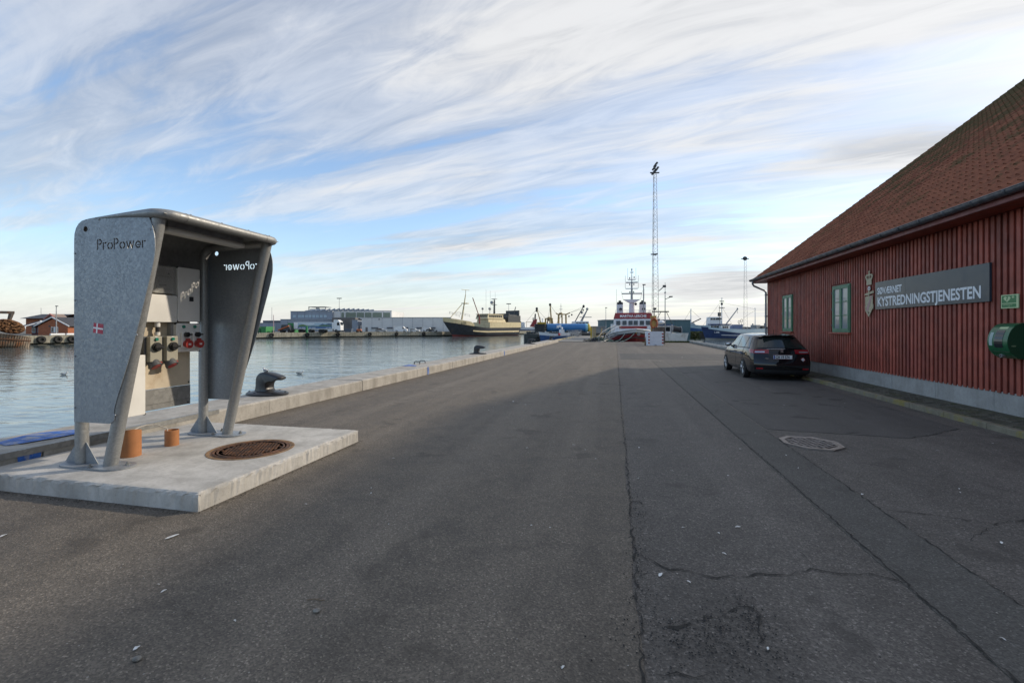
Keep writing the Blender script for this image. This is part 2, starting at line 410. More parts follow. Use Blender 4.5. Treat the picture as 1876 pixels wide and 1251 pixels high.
# ------------------------------------------------------------------ water
def make_water():
    m, nt, bs = nmat('harbour_water')
    bs.inputs['Base Color'].default_value = (0.10, 0.135, 0.145, 1); bs.inputs['Roughness'].default_value = 0.03
    bs.inputs['IOR'].default_value = 1.333; bs.inputs['Specular IOR Level'].default_value = 0.5
    w1 = noise(nt, pos(nt, (0.6, 1.25, 1), rot=(0, 0, -YAW)), 0.62, 2, 0.5, 0.6)
    w2 = noise(nt, pos(nt, (0.5, 1.8, 1), rot=(0, 0, -YAW + 0.3)), 2.2, 4, 0.55, 0.5)
    w3 = noise(nt, pos(nt, (0.9, 1.3, 1), rot=(0, 0, -YAW - 0.4)), 7.5, 3, 0.5, 0.3)
    calm = ramp(nt, noise(nt, pos(nt, (0.35, 1, 1), rot=(0, 0, -YAW)), 0.07, 3, 0.5), [(0.35, 0.55), (0.65, 1.0)])
    h = mth(nt, 'ADD', mth(nt, 'MULTIPLY', w1, 0.55), mth(nt, 'ADD', mth(nt, 'MULTIPLY', w2, 0.13), mth(nt, 'MULTIPLY', w3, 0.012)))
    h = mth(nt, 'MULTIPLY', h, calm)
    bump(nt, bs, h, 1.0, 0.16)
    return m
M_WATER = make_water()
b = B(); b.add([(-14000, -3000, -1.3), (14000, -3000, -1.3), (14000, 22000, -1.3), (-14000, 22000, -1.3)], [(0, 1, 2, 3)])
struct(b.build('water', M_WATER, fix=False))
# low far coast beyond the sea, distance haze put into its pale colour
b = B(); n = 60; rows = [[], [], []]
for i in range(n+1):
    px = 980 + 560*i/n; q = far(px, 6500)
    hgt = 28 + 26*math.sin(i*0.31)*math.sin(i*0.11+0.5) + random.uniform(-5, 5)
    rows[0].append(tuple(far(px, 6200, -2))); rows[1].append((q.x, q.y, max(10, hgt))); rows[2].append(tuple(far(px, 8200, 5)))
b.grid(rows); struct(b.build('hills', pm('hazed_coast', (0.30, 0.36, 0.40), 0.9, var=0.08, vs=0.004), smooth=60))

# ------------------------------------------------------------------ quay land we stand on
QX = -6.48            # inner face of the quay kerb
LAND = [(-7.45, -25), (34, -25), (34, 27.5), (8.35, 27.5), (8.35, 55.0), (-7.45, 55.0)]
b = B(); b.plate(LAND, lambda u, v, w: (u, v, -2.6 + w), 2.6)
struct(b.build('road', M_ASPH))
road = bpy.data.objects['road']
def wob(p0, p1, step=0.25, amp=0.012):
    p0, p1 = Vector(p0), Vector(p1); n = max(2, int((p1-p0).length/step)); nr = Vector((-(p1-p0).y, (p1-p0).x)).normalized()
    return [(p0 + (p1-p0)*i/n + nr*(0 if i in (0, n) else random.uniform(-amp, amp)))[:] for i in range(n+1)]
def sheet(name, poly, z, mat):
    b = B(); b.plate(poly, lambda u, v, w: (u, v, w), z); b.v = [(x, y, zz_ if zz_ > 0 else -0.05) for x, y, zz_ in b.v]
    o = b.build(name, mat, road); return o
left = wob((0.13, -12), (0.13, 53.4), 0.3, 0.03)
sheet('asphalt_strip', [(QX+0.0, -12)] + left + [(QX+0.0, 53.4)], 0.004, M_ASPH_L)
sheet('trench_patch', wob((2.35, -8), (2.35, 8.0), 0.3, 0.012) + wob((2.35, 8.0), (2.40, 24), .4, .02)[1:] + [(1.80, 24)] + wob((1.80, 24), (1.82, -8), 0.3, 0.012)[1:], 0.004, M_ASPH_T)
sheet('smooth_patch', wob((2.42, 8.15), (4.3, 7.95), 0.2, 0.03) + wob((4.3, 7.95), (5.5, 8.9), 0.2, 0.05)[1:] + wob((5.5, 8.9), (5.80, 24.5), 0.5, 0.03)[1:] + [(2.45, 24.5)], 0.004, M_ASPH_S)
sheet('worn_patch', wob((0.3, 24.9), (6.9, 25.2), 0.3, 0.04) + [(7.6, 31)] + wob((7.6, 31), (0.3, 30.4), 0.4, 0.04), 0.004, asphalt('asphalt_pale', (0.066, 0.064, 0.063), (0.08, 0.077, 0.074), 0.5))
def crack(pts, w0=0.006, w1=0.018, z=0.0075, jit=0.02, name='crack'):
    pts = [Vector((p[0], p[1])) for p in pts]; dense = []
    for a, c in zip(pts[:-1], pts[1:]):
        n = max(2, int((c-a).length/0.045))
        for i in range(n): dense.append(a + (c-a)*i/n + Vector((random.uniform(-jit, jit), random.uniform(-jit, jit))))
    dense.append(pts[-1]); rows = [[], []]
    wd = [w0*.5 + (w1*1.15-w0*.5)*random.random()**1.5 for _ in dense]
    for i, p in enumerate(dense):
        t = (dense[min(i+1, len(dense)-1)] - dense[max(i-1, 0)]).normalized(); nr = Vector((-t.y, t.x))
        w = wd[i]*(0.35 if i in (0, len(dense)-1) else 1)
        for k, sgn in enumerate((-1, 1)):
            q = p + nr*w*0.5*sgn; rows[k].append((q.x, q.y, z))
    b = B(); b.grid(rows); return b.build(name, M_CRACK, road, fix=False)
def z5(pts): return [gp(1100 + x/2.0477, 640 + y/2.0477)[:2] for x, y in pts]
crack(z5([(130,745),(180,790),(260,825),(330,838),(400,855),(520,850),(620,843),(720,848),(770,832),(800,822),(870,835),(940,848),(1020,842),(1090,860),(1145,880)]), 0.005, 0.015)
crack(z5([(1080,605),(1200,615),(1290,628),(1400,645),(1480,655),(1530,645),(1589,640)]), 0.006, 0.016)
crack(z5([(350,1025),(400,1010),(460,1000),(500,975),(540,960),(580,980),(605,1010),(600,1060),(590,1110)]), 0.004, 0.015)
crack(z5([(110,570),(150,578),(180,585)]), 0.005, 0.012)
crack(z5([(800,822),(770,790),(745,760),(725,735)]), 0.003, 0.007)
crack(z5([(1480,655),(1430,690),(1390,720)]), 0.003, 0.007)
crack(z5([(220,1040),(280,1055),(340,1030)]), 0.008, 0.03)
crack(z5([(200,1225),(280,1222),(350,1228),(420,1215)]), 0.006, 0.016)
crack(z5([(400,225),(430,240),(445,225)]), 0.005, 0.012)
crack([(0.13, 1.2), (0.14, 6), (0.12, 9), (0.13, 18)], 0.004, 0.016, z=0.0085, jit=0.016)
crack([(0.13, 18), (0.14, 35), (0.12, 53)], 0.008, 0.022, z=0.0085, jit=0.015)
crack([(1.82, -2), (1.83, 4), (1.81, 10), (1.80, 23.8)], 0.006, 0.018, z=0.0085, jit=0.012)
crack([(2.35, -2), (2.35, 8)], 0.005, 0.014, z=0.0085, jit=0.012)
crack([(2.42, 8.15), (3.4, 8.05), (4.3, 7.95), (4.9, 8.4), (5.5, 8.9)], 0.004, 0.012, z=0.0085, jit=0.02)
for y_ in (33.0, 38.5, 46.0): crack([(0.4, y_), (3.5, y_+0.5), (7.8, y_-0.3)], 0.01, 0.03)
crack([(5.6, 31), (4.4, 38), (4.2, 52)], 0.01, 0.03)
# loose asphalt crumbs along the break, one mass
b = B()
def crumb(b, x, y, r, z=0.008):
    vs = [(x + r*random.uniform(.6, 1.2)*math.cos(a), y + r*random.uniform(.6, 1.2)*math.sin(a), z) for a in (0, 1.3, 2.5, 3.8, 5.1)]
    vs.append((x + random.uniform(-.3, .3)*r, y + random.uniform(-.3, .3)*r, z + r*random.uniform(.5, 1.0))); b.add(vs, [(i, (i+1) % 5, 5) for i in range(5)])
for c0, sx, sy, n in ((z5([(470,1080)])[0], .22, .16, 420), (z5([(310,1100)])[0], .18, .12, 260), (z5([(560,1000)])[0], .07, .14, 160), ((0.17, 3.3), .05, .5, 220), ((0.2, 4.3), .05, .4, 130)):
    for _ in range(n): crumb(b, c0[0]+random.gauss(0, sx), c0[1]+random.gauss(0, sy), random.uniform(.002, .007))
stuff(b.build('loose_chippings', pm('chippings', (0.03, 0.029, 0.028), 0.95, var=0.5, vs=90), road, fix=False))
b = B()
for _ in range(1500):
    d = random.uniform(1.9, 14)**1.0; px = random.uniform(-100, 1976); q = far(px, d)
    if q.x < -6.3 or q.x > 5.8 or (q.x < -3.5 and 3.2 < q.y < 6.1): continue
    crumb(b, q.x, q.y, random.uniform(.002, .0055)*(1+d*.05))
stuff(b.build('grit', pm('pale_grit', (0.26, 0.24, 0.21), 0.9, var=0.6, vs=40), road, fix=False))
# feathers, shell and paper bits
b = B()
def flake(b, x, y, l, w, a):
    z = 0.009; ca, sa = math.cos(a), math.sin(a); pts = []
    for t, k in ((-.5, .1), (-.25, .8), (0, 1), (.3, .7), (.5, .1)):
        for sg in (-1, 1): pts.append((x + ca*t*l - sa*sg*k*w/2, y + sa*t*l + ca*sg*k*w/2, z + 0.004*(1-abs(t)*2) + random.uniform(0, .004)))
    b.add(pts, [(2*i, 2*i+2, 2*i+3, 2*i+1) for i in range(4)])
for px, py, l in [(1171,821,.05),(1352,967,.05),(1252,968,.03),(1210,1055,.055),(1835,996,.05),(1580,907,.04),(1164,716,.03),(600,715,.06),(300,1085,.035),(290,1073,.02),(6,983,.06),(315,985,.10),(1440,835,.03),(560,925,.03),(680,905,.03),(940,736,.08),(962,742,.05),(814,691,.05),(1262,1068,.03),(712,962,.02),(1008,968,.02),(895,752,.04),(250,1190,.04),(1170,877,.02),(430,1140,.03),(1190,660,.12),(1210,662,.1),(1120,655,.12),(1165,648,.15),(1250,655,.12)]:
    q = gp(px, py); flake(b, q.x, q.y, l, l*random.uniform(.3, .5), random.uniform(0, 3.1))
for _ in range(80):
    q = far(random.uniform(0, 1876), 2.2 + 20*random.random()**1.3)
    if -6.3 < q.x < 5.7 and not (q.x < -3.5 and 3.2 < q.y < 6.1): flake(b, q.x, q.y, random.uniform(.012, .04)*(1+.04*(q.y)), .012, random.uniform(0, 3))
stuff(b.build('litter', pm('pale_litter', (0.62, 0.62, 0.60), 0.8, var=0.2, vs=30), road, fix=False))
def stone(px, py, r, label):
    q = gp(px, py); b = B(); b.ell((0, 0, r*.5), r*1.25, r*.95, r*.62, 12, 8)
    b.v = [(x*(1+random.uniform(-.08, .08)), y*(1+random.uniform(-.08, .08)), max(0.0, z*(1+random.uniform(-.06, .06)))) for x, y, z in b.v]
    o = b.build('pebble', pm('pebble_stone', (0.20, 0.19, 0.17), 0.7, var=0.3, vs=30), smooth=80); o.location = (q.x, q.y, 0.004); tag(o, label, 'pebble')
stone(580, 1122, .017, 'dark grey pebble lying on asphalt beside a dry twig')
stone(251, 1211, .018, 'pale brown pebble at the bottom of the picture by a damp stain')
q = gp(578, 1101); b = B(); b.tube([(q.x-.05, q.y-.01, .008), (q.x-.01, q.y+.004, .012), (q.x+.03, q.y, .009), (q.x+.055, q.y+.012, .008)], .0025, 6)
b.tube([(q.x, q.y, .011), (q.x+.02, q.y+.02, .010)], .002, 5); tag(b.build('twig', pm('twig_bark', (0.16, 0.12, 0.08), 0.9, var=.2)), 'short dry twig on the asphalt next to a dark pebble', 'twig')

# ------------------------------------------------------------------ quay kerb of concrete blocks
kerb = bpy.data.objects.new('kerb', None); C.objects.link(kerb); struct(kerb)
def kz(y): return 0.278 + 0.0004*y
bt = -9.0; blocks = []
joints = [-12.8, -9.45, -6.1, -2.75, 0.6, 3.95, 7.5, 10.8, 14.2, 17.6, 21.2, 24.7, 28.2, 31.7, 35.2, 38.7, 42.2, 45.7, 49.4, 53.2]
for y0, y1 in zip(joints[:-1], joints[1:]):
    b = B(); g = 0.007; dz = random.uniform(-.006, .006); dx = random.uniform(-.008, .008)
    vs = []
    for y in (y0+g, y1-g):
        z = kz(y) + dz; xo, xi = -7.50, QX+dx
        vs += [(xo, y, -0.6), (xi, y, -0.08), (xi, y, z-.025), (xi-.025, y, z), (xo+.04, y, z), (xo, y, z-.04)]
    b.add(vs, [(5,4,3,2,1,0), (6,7,8,9,10,11)] + [(i, (i+1) % 6, 6+(i+1) % 6, 6+i) for i in range(6)])
    b.build('kerb_block', M_CONC, kerb, bevel=.004, segs=1)
b = B(); b.box(-7.44, -6.6, -12.8, 53.2, -2.5, .1); b.build('quay_wall', M_CONC_D, kerb)
def paint(pts, nm='paint_mark', mt=None):
    b = B(); b.add(pts, [tuple(range(len(pts)))]); return b.build(nm, mt or M_BLUEP, kerb, fix=False)
zt = lambda y: kz(y) + 0.012
def blob(cx, cy, rx, ry, hole=None):
    return [(cx + rx*math.cos(t)*(1+.12*math.sin(3*t+cx)), cy + ry*math.sin(t)*(1+.1*math.sin(5*t)), zt(cy)) for t in np.linspace(0, 6.283, 40)[:-1]]
paint(blob(-7.02, 4.25, .26, .42)); paint(blob(-6.98, 3.35, .30, .34))
paint([(QX+.010, 3.72, .155), (QX+.010, 3.92, .15), (QX+.010, 3.94, zt(4)), (QX+.010, 3.70, zt(4))])
paint([(QX+.010, 15.02, .0), (QX+.010, 15.16, .0), (QX+.010, 15.16, zt(15)-.02), (QX+.010, 15.02, zt(15)-.02)])
paint([(-7.45, 15.0, zt(15)), (-6.9, 15.0, zt(15)), (-7.0, 15.3, zt(15)), (-7.45, 15.7, zt(15)+.004)])
paint([(QX+.010, 26.4, .0), (QX+.010, 26.6, .0), (QX+.010, 26.6, zt(26)-.02), (QX+.010, 26.4, zt(26)-.02)])
# steel edge rail let into the kerb behind the slab
b = B(); b.box(QX-.05, QX+.016, 2.0, 6.35, .255, .292); b.box(QX+.006, QX+.016, 2.0, 6.35, .22, .255); b.build('steel_edge', M_GALVD, kerb)

# narrow pier that carries on beyond the asphalt
b = B(); b.box(-7.45, -2.3, 55.05, 118, -2.6, .06); pier = struct(b.build('pier', pm('pier_concrete', (0.20, 0.195, 0.18), .85, var=.15, vs=1.5)))
b = B(); b.box(-7.5, -7.15, 53.3, 118, .0, .17); b.build('timber_edge', pm('yellow_timber', (0.36, 0.31, 0.17), .8, var=.25, vs=2), pier)
b = B(); b.box(-2.3, 8.35, 54.7, 55.1, -.4, .03); b.build('quay_beam', M_CONC, road)
b = B(); path = [(8.32, 24, .10), (8.30, 40, .10), (8.32, 55, .10)]; b.tube(path, .17, 12); b.build('edge_beam', pm('grey_timber', (0.28, 0.28, 0.26), .8, var=.25, vs=3), road, smooth=50)
b = B(); b.box(8.6, 8.9, 36, 50, -.10, .02); b.build('fender_beam', pm('dark_timber', (0.10, 0.075, 0.055), .85, var=.3, vs=4), road)
# grass growing along the quay edge
b = B()
def blade(b, x, y, z, h, lean, w=.012):
    a = random.uniform(0, 6.28); dx, dy = math.cos(a), math.sin(a)
    b.add([(x-dy*w, y+dx*w, z), (x+dy*w, y-dx*w, z), (x+dx*lean, y+dy*lean, z+h)], [(0, 1, 2)])
for _ in range(2600):
    x = 3.1 + 5.1*random.random()**.7; blade(b, x, 54.6 + random.gauss(0, .12), .0, random.uniform(.05, .20)*(1.2 if x > 5 else .7), .1, .03)
stuff(tag(b.build('grass', M_GRASS, fix=False), 'low grass growing along the far quay edge', 'grass'))
wd = thing('weed_plant', 'tall green weed growing at the corner of the quay', 'plant', gp(1273, 626))
b = B()
for _ in range(260):
    a = random.uniform(0, 6.28); r = random.uniform(0, .45); h = random.uniform(.2, 1.15)
    x, y = r*math.cos(a), r*math.sin(a); l = .14
    b.add([(x, y, h), (x+l*math.cos(a+.6), y+l*math.sin(a+.6), h+.06), (x+2*l*math.cos(a), y+2*l*math.sin(a), h+.02), (x+l*math.cos(a-.6), y+l*math.sin(a-.6), h+.05)], [(0, 1, 2, 3)])
stuff(b.build('leaf_cluster', M_GRASS, wd, fix=False))
b = B()
for k in range(9): b.tube([(0, 0, 0), (.12*math.cos(k*.7), .12*math.sin(k*.7), .5), (.36*math.cos(k*.7), .36*math.sin(k*.7), 1.0)], .015, 5)
b.build('stem', M_GRASS, wd)

# ------------------------------------------------------------------ red timber warehouse with tiled roof
WX = 6.95; Y0, Y1 = 1.0, 23.3; EX, EZ = 6.40, 3.95; PITCH = R(38); RX = 17.7
CP, SP = math.cos(PITCH), math.sin(PITCH); RZ = EZ + (RX-EX)*math.tan(PITCH)
wh = thing('warehouse', 'red timber warehouse with mossy tiled roof, green windows and grey gutter', 'building', (WX, Y1, 0))
WIN = [(15.68, 16.77), (20.27, 21.30)]; WZ0, WZ1 = 1.54, 2.98
BX = 2*RX - WX
# recessed wall behind the boards, with window openings, and the shell
b = B()
cuts = [Y0] + [v for w in WIN for v in w] + [Y1]
out = [(Y0, .462), (Y1, .462), (Y1, 3.92), (Y0, 3.92)]
b.plate(out, lambda u, v, w: (WX + w, u, v), .12, [[(a, WZ0), (c, WZ0), (c, WZ1), (a, WZ1)] for a, c in WIN])
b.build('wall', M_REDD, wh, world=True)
b = B(); b.plate([(WX, .5), (BX, .5), (BX, 3.92), (RX, RZ-.25), (WX, 3.92)], lambda u, v, w: (u, Y1 - w, v), .1)
b.plate([(WX+.15, .1), (BX, .1), (BX, 3.9), (RX, RZ-.3), (WX+.15, 3.9)], lambda u, v, w: (u, Y0 + w, v), .1)
b.box(BX-.1, BX, Y0, Y1-.1, .1, 3.92); b.box(WX+.5, BX-.2, Y0+.2, Y1-.2, .1, .2)
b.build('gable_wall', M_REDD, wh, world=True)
# concrete plinth blocks
y = Y1+.0
while y > Y0:
    l = 1.62; y2 = max(Y0, y-l); b = B(); b.box(WX-.008+random.uniform(-.003, .003), WX+.2, y2+.006, y-.006, -.05, .480)
    b.build('plinth_block', M_PLINTH, wh, bevel=.006, segs=1, world=True); y = y2
# raised vertical boards
PER = .141; BW = .080; BT = .028; mesh_cache = {}
def board(yc, z0, z1):
    k = (round(z0, 3), round(z1, 3))
    if k not in mesh_cache:
        b = B(); b.box(-BT, -.0005, -BW/2, BW/2, z0, z1)
        o = b.build('board', M_RED, wh, bevel=.004, segs=1); mesh_cache[k] = o.data
    else:
        o = bpy.data.objects.new('board', mesh_cache[k]); C.objects.link(o); o.parent = wh
    o.location = (random.uniform(-.003, .002), yc - Y1, 0)
yc = Y1 - .12
while yc > Y0:
    hit = [w for w in WIN if w[0]-.07-BW/2 < yc < w[1]+.07+BW/2]
    if hit:
        board(yc, .465, WZ0-.07); board(yc, WZ1+.07, 3.75)
    else: board(yc, .455 , 3.75)
    yc -= PER
b = B(); b.box(WX-.035, WX-.001, Y1-.055, Y1+.02, .455, 3.75); b.build('corner_board', M_RED, wh, world=True, bevel=.003, segs=1)
# windows
def window(y0, y1):
    b = B()
    f = .055
    def ring(b, ya, yb, za, zb, f, x0, x1):
        b.box(x0, x1, ya, yb, za, za+f); b.box(x0, x1, ya, yb, zb-f, zb); b.box(x0, x1, ya, ya+f, za+f, zb-f); b.box(x0, x1, yb-f, yb, za+f, zb-f)
    ring(b, y0-.02, y1+.02, WZ0-.02, WZ1+.02, .05, WX-.045, WX+.06)
    wf = b.build('window', M_GREENW, wh, bevel=.004, segs=1, world=True)
    ym = (y0+y1)/2
    for ya, yb in ((y0+.032, ym-.003), (ym+.003, y1-.032)):
        b = B(); ring(b, ya, yb, WZ0+.032, WZ1-.032, .062, WX-.055, WX+.01)
        h = (WZ1-WZ0-.064-.124-2*.028)/3; z = WZ0+.032+.062
        for k in range(2): b.box(WX-.046, WX+.004, ya+.062, yb-.062, z+(k+1)*h+k*.028, z+(k+1)*h+(k+1)*.028)
        b.build('casement', M_GREENW, wf, bevel=.003, segs=1, world=True)
        for k in range(3):
            zz_ = z+k*(h+.028); b = B(); b.box(WX-.026, WX-.020, ya+.058, yb-.058, zz_-.003, zz_+h+.003); o = b.build('pane', M_PANE, wf, world=True)
    b = B(); b.box(WX-.12, WX+.02, y0-.10, y1+.10, WZ0-.075, WZ0-.028); b.build('sill', M_RED, wf, bevel=.006, world=True)
    b = B()
    for zz_ in (WZ0+.2, WZ0+.72, WZ1-.2): b.cyl((WX-.058, y1+.008, zz_-.04), (WX-.058, y1+.008, zz_+.04), .010, n=8)
    b.build('hinge', M_ZINC, wf, world=True, smooth=40)
    b = B(); b.box(WX+.13, WX+.14, y0-.3, y1+.3, WZ0-.3, WZ1+.3); b.build('blind', pm('pale_blind', (.45, .45, .42), .8), wf, world=True)
for w in WIN: window(*w)
# eaves: soffit, fascia, gutter, brackets, downpipe
b = B(); b.box(EX+.03, WX+.02, Y0, Y1+.36, 3.76, 3.80); b.build('soffit', M_RED, wh, world=True)
b = B(); b.box(EX-.01, EX+.03, Y0, Y1+.38, 3.755, 3.93); b.build('fascia', pm('fascia_paint', (.20, .055, .05), .5, var=.12, vs=2), wh, bevel=.004, segs=1, world=True)
b = B(); GX, GZ, GR = EX-.085, 3.925, .082; prof = []
for k in range(11):
    t = math.pi + math.pi*k/10; prof.append((math.cos(t)*GR, math.sin(t)*GR))
inner = [(x*.93, z*.93) for x, z in reversed(prof)]
b.plate(prof + inner, lambda u, v, w: (GX + u, Y0 + w, GZ + v), Y1+.42-Y0); b.tube([(GX-GR, Y0, GZ+.004), (GX-GR, Y1+.42, GZ+.004)], .011, 8)
b.plate(prof, lambda u, v, w: (GX+u, Y1+.405+w, GZ+v), .012)
gut = b.build('gutter', M_ZINC, wh, smooth=40, world=True)
br = None; y = Y1+.2
while y > Y0:
    if br is None:
        b = B(); path = [(GX + math.cos(t)*(GR+.006), 0, GZ + math.sin(t)*(GR+.006)) for t in np.linspace(math.pi*.96, math.pi*2, 12)]
        for p, q_ in zip(path[:-1], path[1:]): b.cyl((p[0], -.012, p[2]), (q_[0], -.012, q_[2]), .006, n=6); b.cyl((p[0], .012, p[2]), (q_[0], .012, q_[2]), .006, n=6)
        br = b.build('gutter_bracket', M_ZINC, wh); br.data.transform(Matrix.Translation((-WX, 0, 0))); o = br
    else: o = br.copy(); C.objects.link(o)
    o.location = (0, y-Y1, 0); y -= .72
b = B(); dpy = Y1+.12
b.tube([(GX, dpy, GZ-.06), (GX, dpy, GZ-.20), (GX+.06, dpy, GZ-.30), (WX-.16, dpy-.08, GZ-.52), (WX-.10, dpy-.12, GZ-.62), (WX-.10, dpy-.12, .25)], .042, 14)
dp_ = b.build('downpipe', M_ZINC, wh, smooth=40, world=True)
for zz_ in (3.2, 2.2, 1.0):
    b = B(); b.cyl((WX-.10, dpy-.12, zz_-.03), (WX-.10, dpy-.12, zz_+.03), .052, n=14); b.box(WX-.06, WX, dpy-.15, dpy-.09, zz_-.015, zz_+.015); b.build('pipe_collar', M_ZINC, dp_, smooth=40, world=True)
# roof deck
b = B(); b.plate([(EX, EZ-.10), (RX, RZ-.10), (2*RX-EX, EZ-.10), (2*RX-EX, EZ-.24), (RX, RZ-.26), (EX, EZ-.20)], lambda u, v, w: (u, Y0-.1 + w, v), Y1+.35-Y0)
roof = b.build('roof', pm('roof_timber', (.10, .03, .026), .8), wh, world=True)
# pantiles
def tile_mat():
    m, nt, bs = nmat('clay_tile'); p = pos(nt)
    oi = N(nt, 'ShaderNodeObjectInfo')
    # per tile tone from a cell grid on the roof
    g = N(nt, 'ShaderNodeNewGeometry')
    isl = g.outputs['Random Per Island']
    c = ramp(nt, isl, [(0, (.20, .066, .036)), (.5, (.285, .100, .053)), (1, (.36, .138, .076))])
    c = mixc(nt, ramp(nt, noise(nt, p, 5, 7, .7), [(.35, .55), (.65, 0.0)]), c, (.10, .040, .028))
    sepx = N(nt, 'ShaderNodeSeparateXYZ'); nt.links.new(g.outputs['Position'], sepx.inputs[0])
    up = mth(nt, 'MULTIPLY', mth(nt, 'SUBTRACT', sepx.outputs[2], 4.4), .030)
    ms = mth(nt, 'ADD', mth(nt, 'ADD', mth(nt, 'MULTIPLY', noise(nt, p, 1.1, 5, .6), .55), mth(nt, 'MULTIPLY', noise(nt, p, 13, 6, .7), .45)), up)
    c = mixc(nt, ramp(nt, ms, [(.55, 0.0), (.66, .85)]), c, (.062, .060, .022))
    nt.links.new(c, bs.inputs['Base Color']); bs.inputs['Roughness'].default_value = .85; bs.inputs['Specular IOR Level'].default_value = .25
    bump(nt, bs, noise(nt, p, 45, 5, .7), .35, .01)
    return m
M_TILE = tile_mat()
TW, TE = .205, .335
us = np.array([0, .018, .042, .066, .092, .135, .180, .225]); hs = np.array([.006, .034, .046, .034, .004, -.008, -.006, .010])
tl = TE + .07
TV = []
for (s_, lift) in ((0, .026), (tl, .002)):
    for u_, h_ in zip(us, hs): TV.append((u_, s_, h_ + lift))
for u_, h_ in zip(us, hs): TV.append((u_, .004, h_ + .026 - .016))
TV = np.array(TV); n8 = len(us)
TF = [(i, i+1, n8+i+1, n8+i) for i in range(n8-1)] + [(2*n8+i, 2*n8+i+1, i+1, i) for i in range(n8-1)]
nu = int((Y1+.34 - Y0)/TW); ns = int((RX-EX)/CP/TE)
Mroof = Matrix(((0, CP, -SP), (-1, 0, 0), (0, SP, CP)))     # tile (across, up slope, out) -> world; across runs towards -Y
def tile_at(i, j):
    jit = random.uniform(-.012, .012)
    o = Vector((EX - .05, Y1 + .38 - i*TW, EZ - .05*math.tan(PITCH) - .03)) + Vector((CP, 0, SP))*(j*TE + jit)
    rot = Mroof @ Matrix.Rotation(random.uniform(-.012, .012), 3, 'Z')
    return o, rot
cells = []
for j in range(ns+1):
    for i in range(nu):
        o, rot = tile_at(i, j); x, y_, z = o
        ct = Vector((x + .15, y_ - .12, z)); d = -ct.x*SA + ct.y*CA; xc = ct.x*CA + ct.y*SA
        px = 938 + FP*xc/d if d > .5 else 9999; py = 601 - FP*(ct.z-EYE)/d if d > .5 else -9999
        vis = 0 < px < 1880 and -10 < py < 640
        cells.append((0 if vis else 1, d, o, rot))
cells.sort(key=lambda c_: (c_[0], c_[1]))
b = B(); b.add([tuple(p) for p in TV], TF); t0 = b.build('roof_tile', M_TILE, roof, smooth=50, fix=False); tme = t0.data
bpy.data.objects.remove(t0)
base = Vector((WX, Y1, 0))
for _, d, o, rot in cells[:300]:
    ob = bpy.data.objects.new('roof_tile', tme); C.objects.link(ob); ob.parent = roof
    ob.matrix_local = Matrix.Translation(o - base) @ rot.to_4x4()
allv = []; allf = []
for k, (_, d, o, rot) in enumerate(cells[300:]):
    v = TV @ np.array(rot).T + np.array(o - base); off = len(allv)*len(TV); allv.append(v)
    allf += [tuple(i + off for i in f) for f in TF]
me = bpy.data.meshes.new('roof_tiles'); me.from_pydata(np.concatenate(allv).tolist(), [], allf); me.polygons.foreach_set('use_smooth', [True]*len(me.polygons)); me.set_sharp_from_angle(angle=R(50)); me.materials.append(M_TILE)
ob = bpy.data.objects.new('roof_tiles', me); C.objects.link(ob); ob.parent = roof; stuff(ob)
# far slope and ridge, barge board
b = B(); b.add([(RX, Y0-.1, RZ), (RX, Y1+.36, RZ), (2*RX-EX, Y1+.36, EZ), (2*RX-EX, Y0-.1, EZ)], [(0, 1, 2, 3)]); b.build('back_slope', M_TILE, roof, world=True, fix=False)
b = B(); b.cyl((RX, Y0, RZ+.02), (RX, Y1+.38, RZ+.02), .13, n=12); b.build('ridge_cap', M_TILE, roof, smooth=40, world=True)
# moss cushions on the tile edges
b = B()
for _, d, o, rot in cells[:1300]:
    if random.random() < .16 + .02*max(0, o.z-6):
        p = Vector(rot @ Vector((random.uniform(.10, .22), random.uniform(-.01, .03), .03))) + o - base; r = random.uniform(.012, .032)
        b.ell((p.x, p.y, p.z), r, r*1.3, r*.8, 6, 4)
stuff(b.build('moss', pm('moss_green', (.075, .080, .018), .95, var=.4, vs=20), roof, fix=False))
b = B()
for _ in range(60): blade(b, EX-.02+random.gauss(0, .02), 21.2+random.gauss(0, .12), EZ-.02, random.uniform(.05, .14), .06, .01)
stuff(b.build('gutter_weeds', M_GRASS, wh, fix=False, world=True))

# pavement strip along the wall with kerb stones
b = B(); b.box(6.07, WX+.3, -6, 25.0, -.3, .092); pv = struct(b.build('pavement', M_PAVE))
b = B()
y = 3.2
while y < 24.6:                      # worn square setts, uneven
    for i in range(6):
        x = 6.09 + i*.145
        if x+.14 > WX-.02: continue
        dz = random.uniform(-.006, .010); b.frust(x, x+.137, y, y+.137, .08, x+.012, x+.125, y+.012, y+.125, .100+dz)
    y += .145
stuff(b.build('paving_setts', M_PAVE, pv))
y = -6.0
while y < 25:
    b = B(); dz = random.uniform(-.004, .004); b.box(5.94, 6.068, y+.004, y+.996, -.2, .10+dz); b.build('kerb_stone', M_KERBS, pv, bevel=.014); y += 1.0

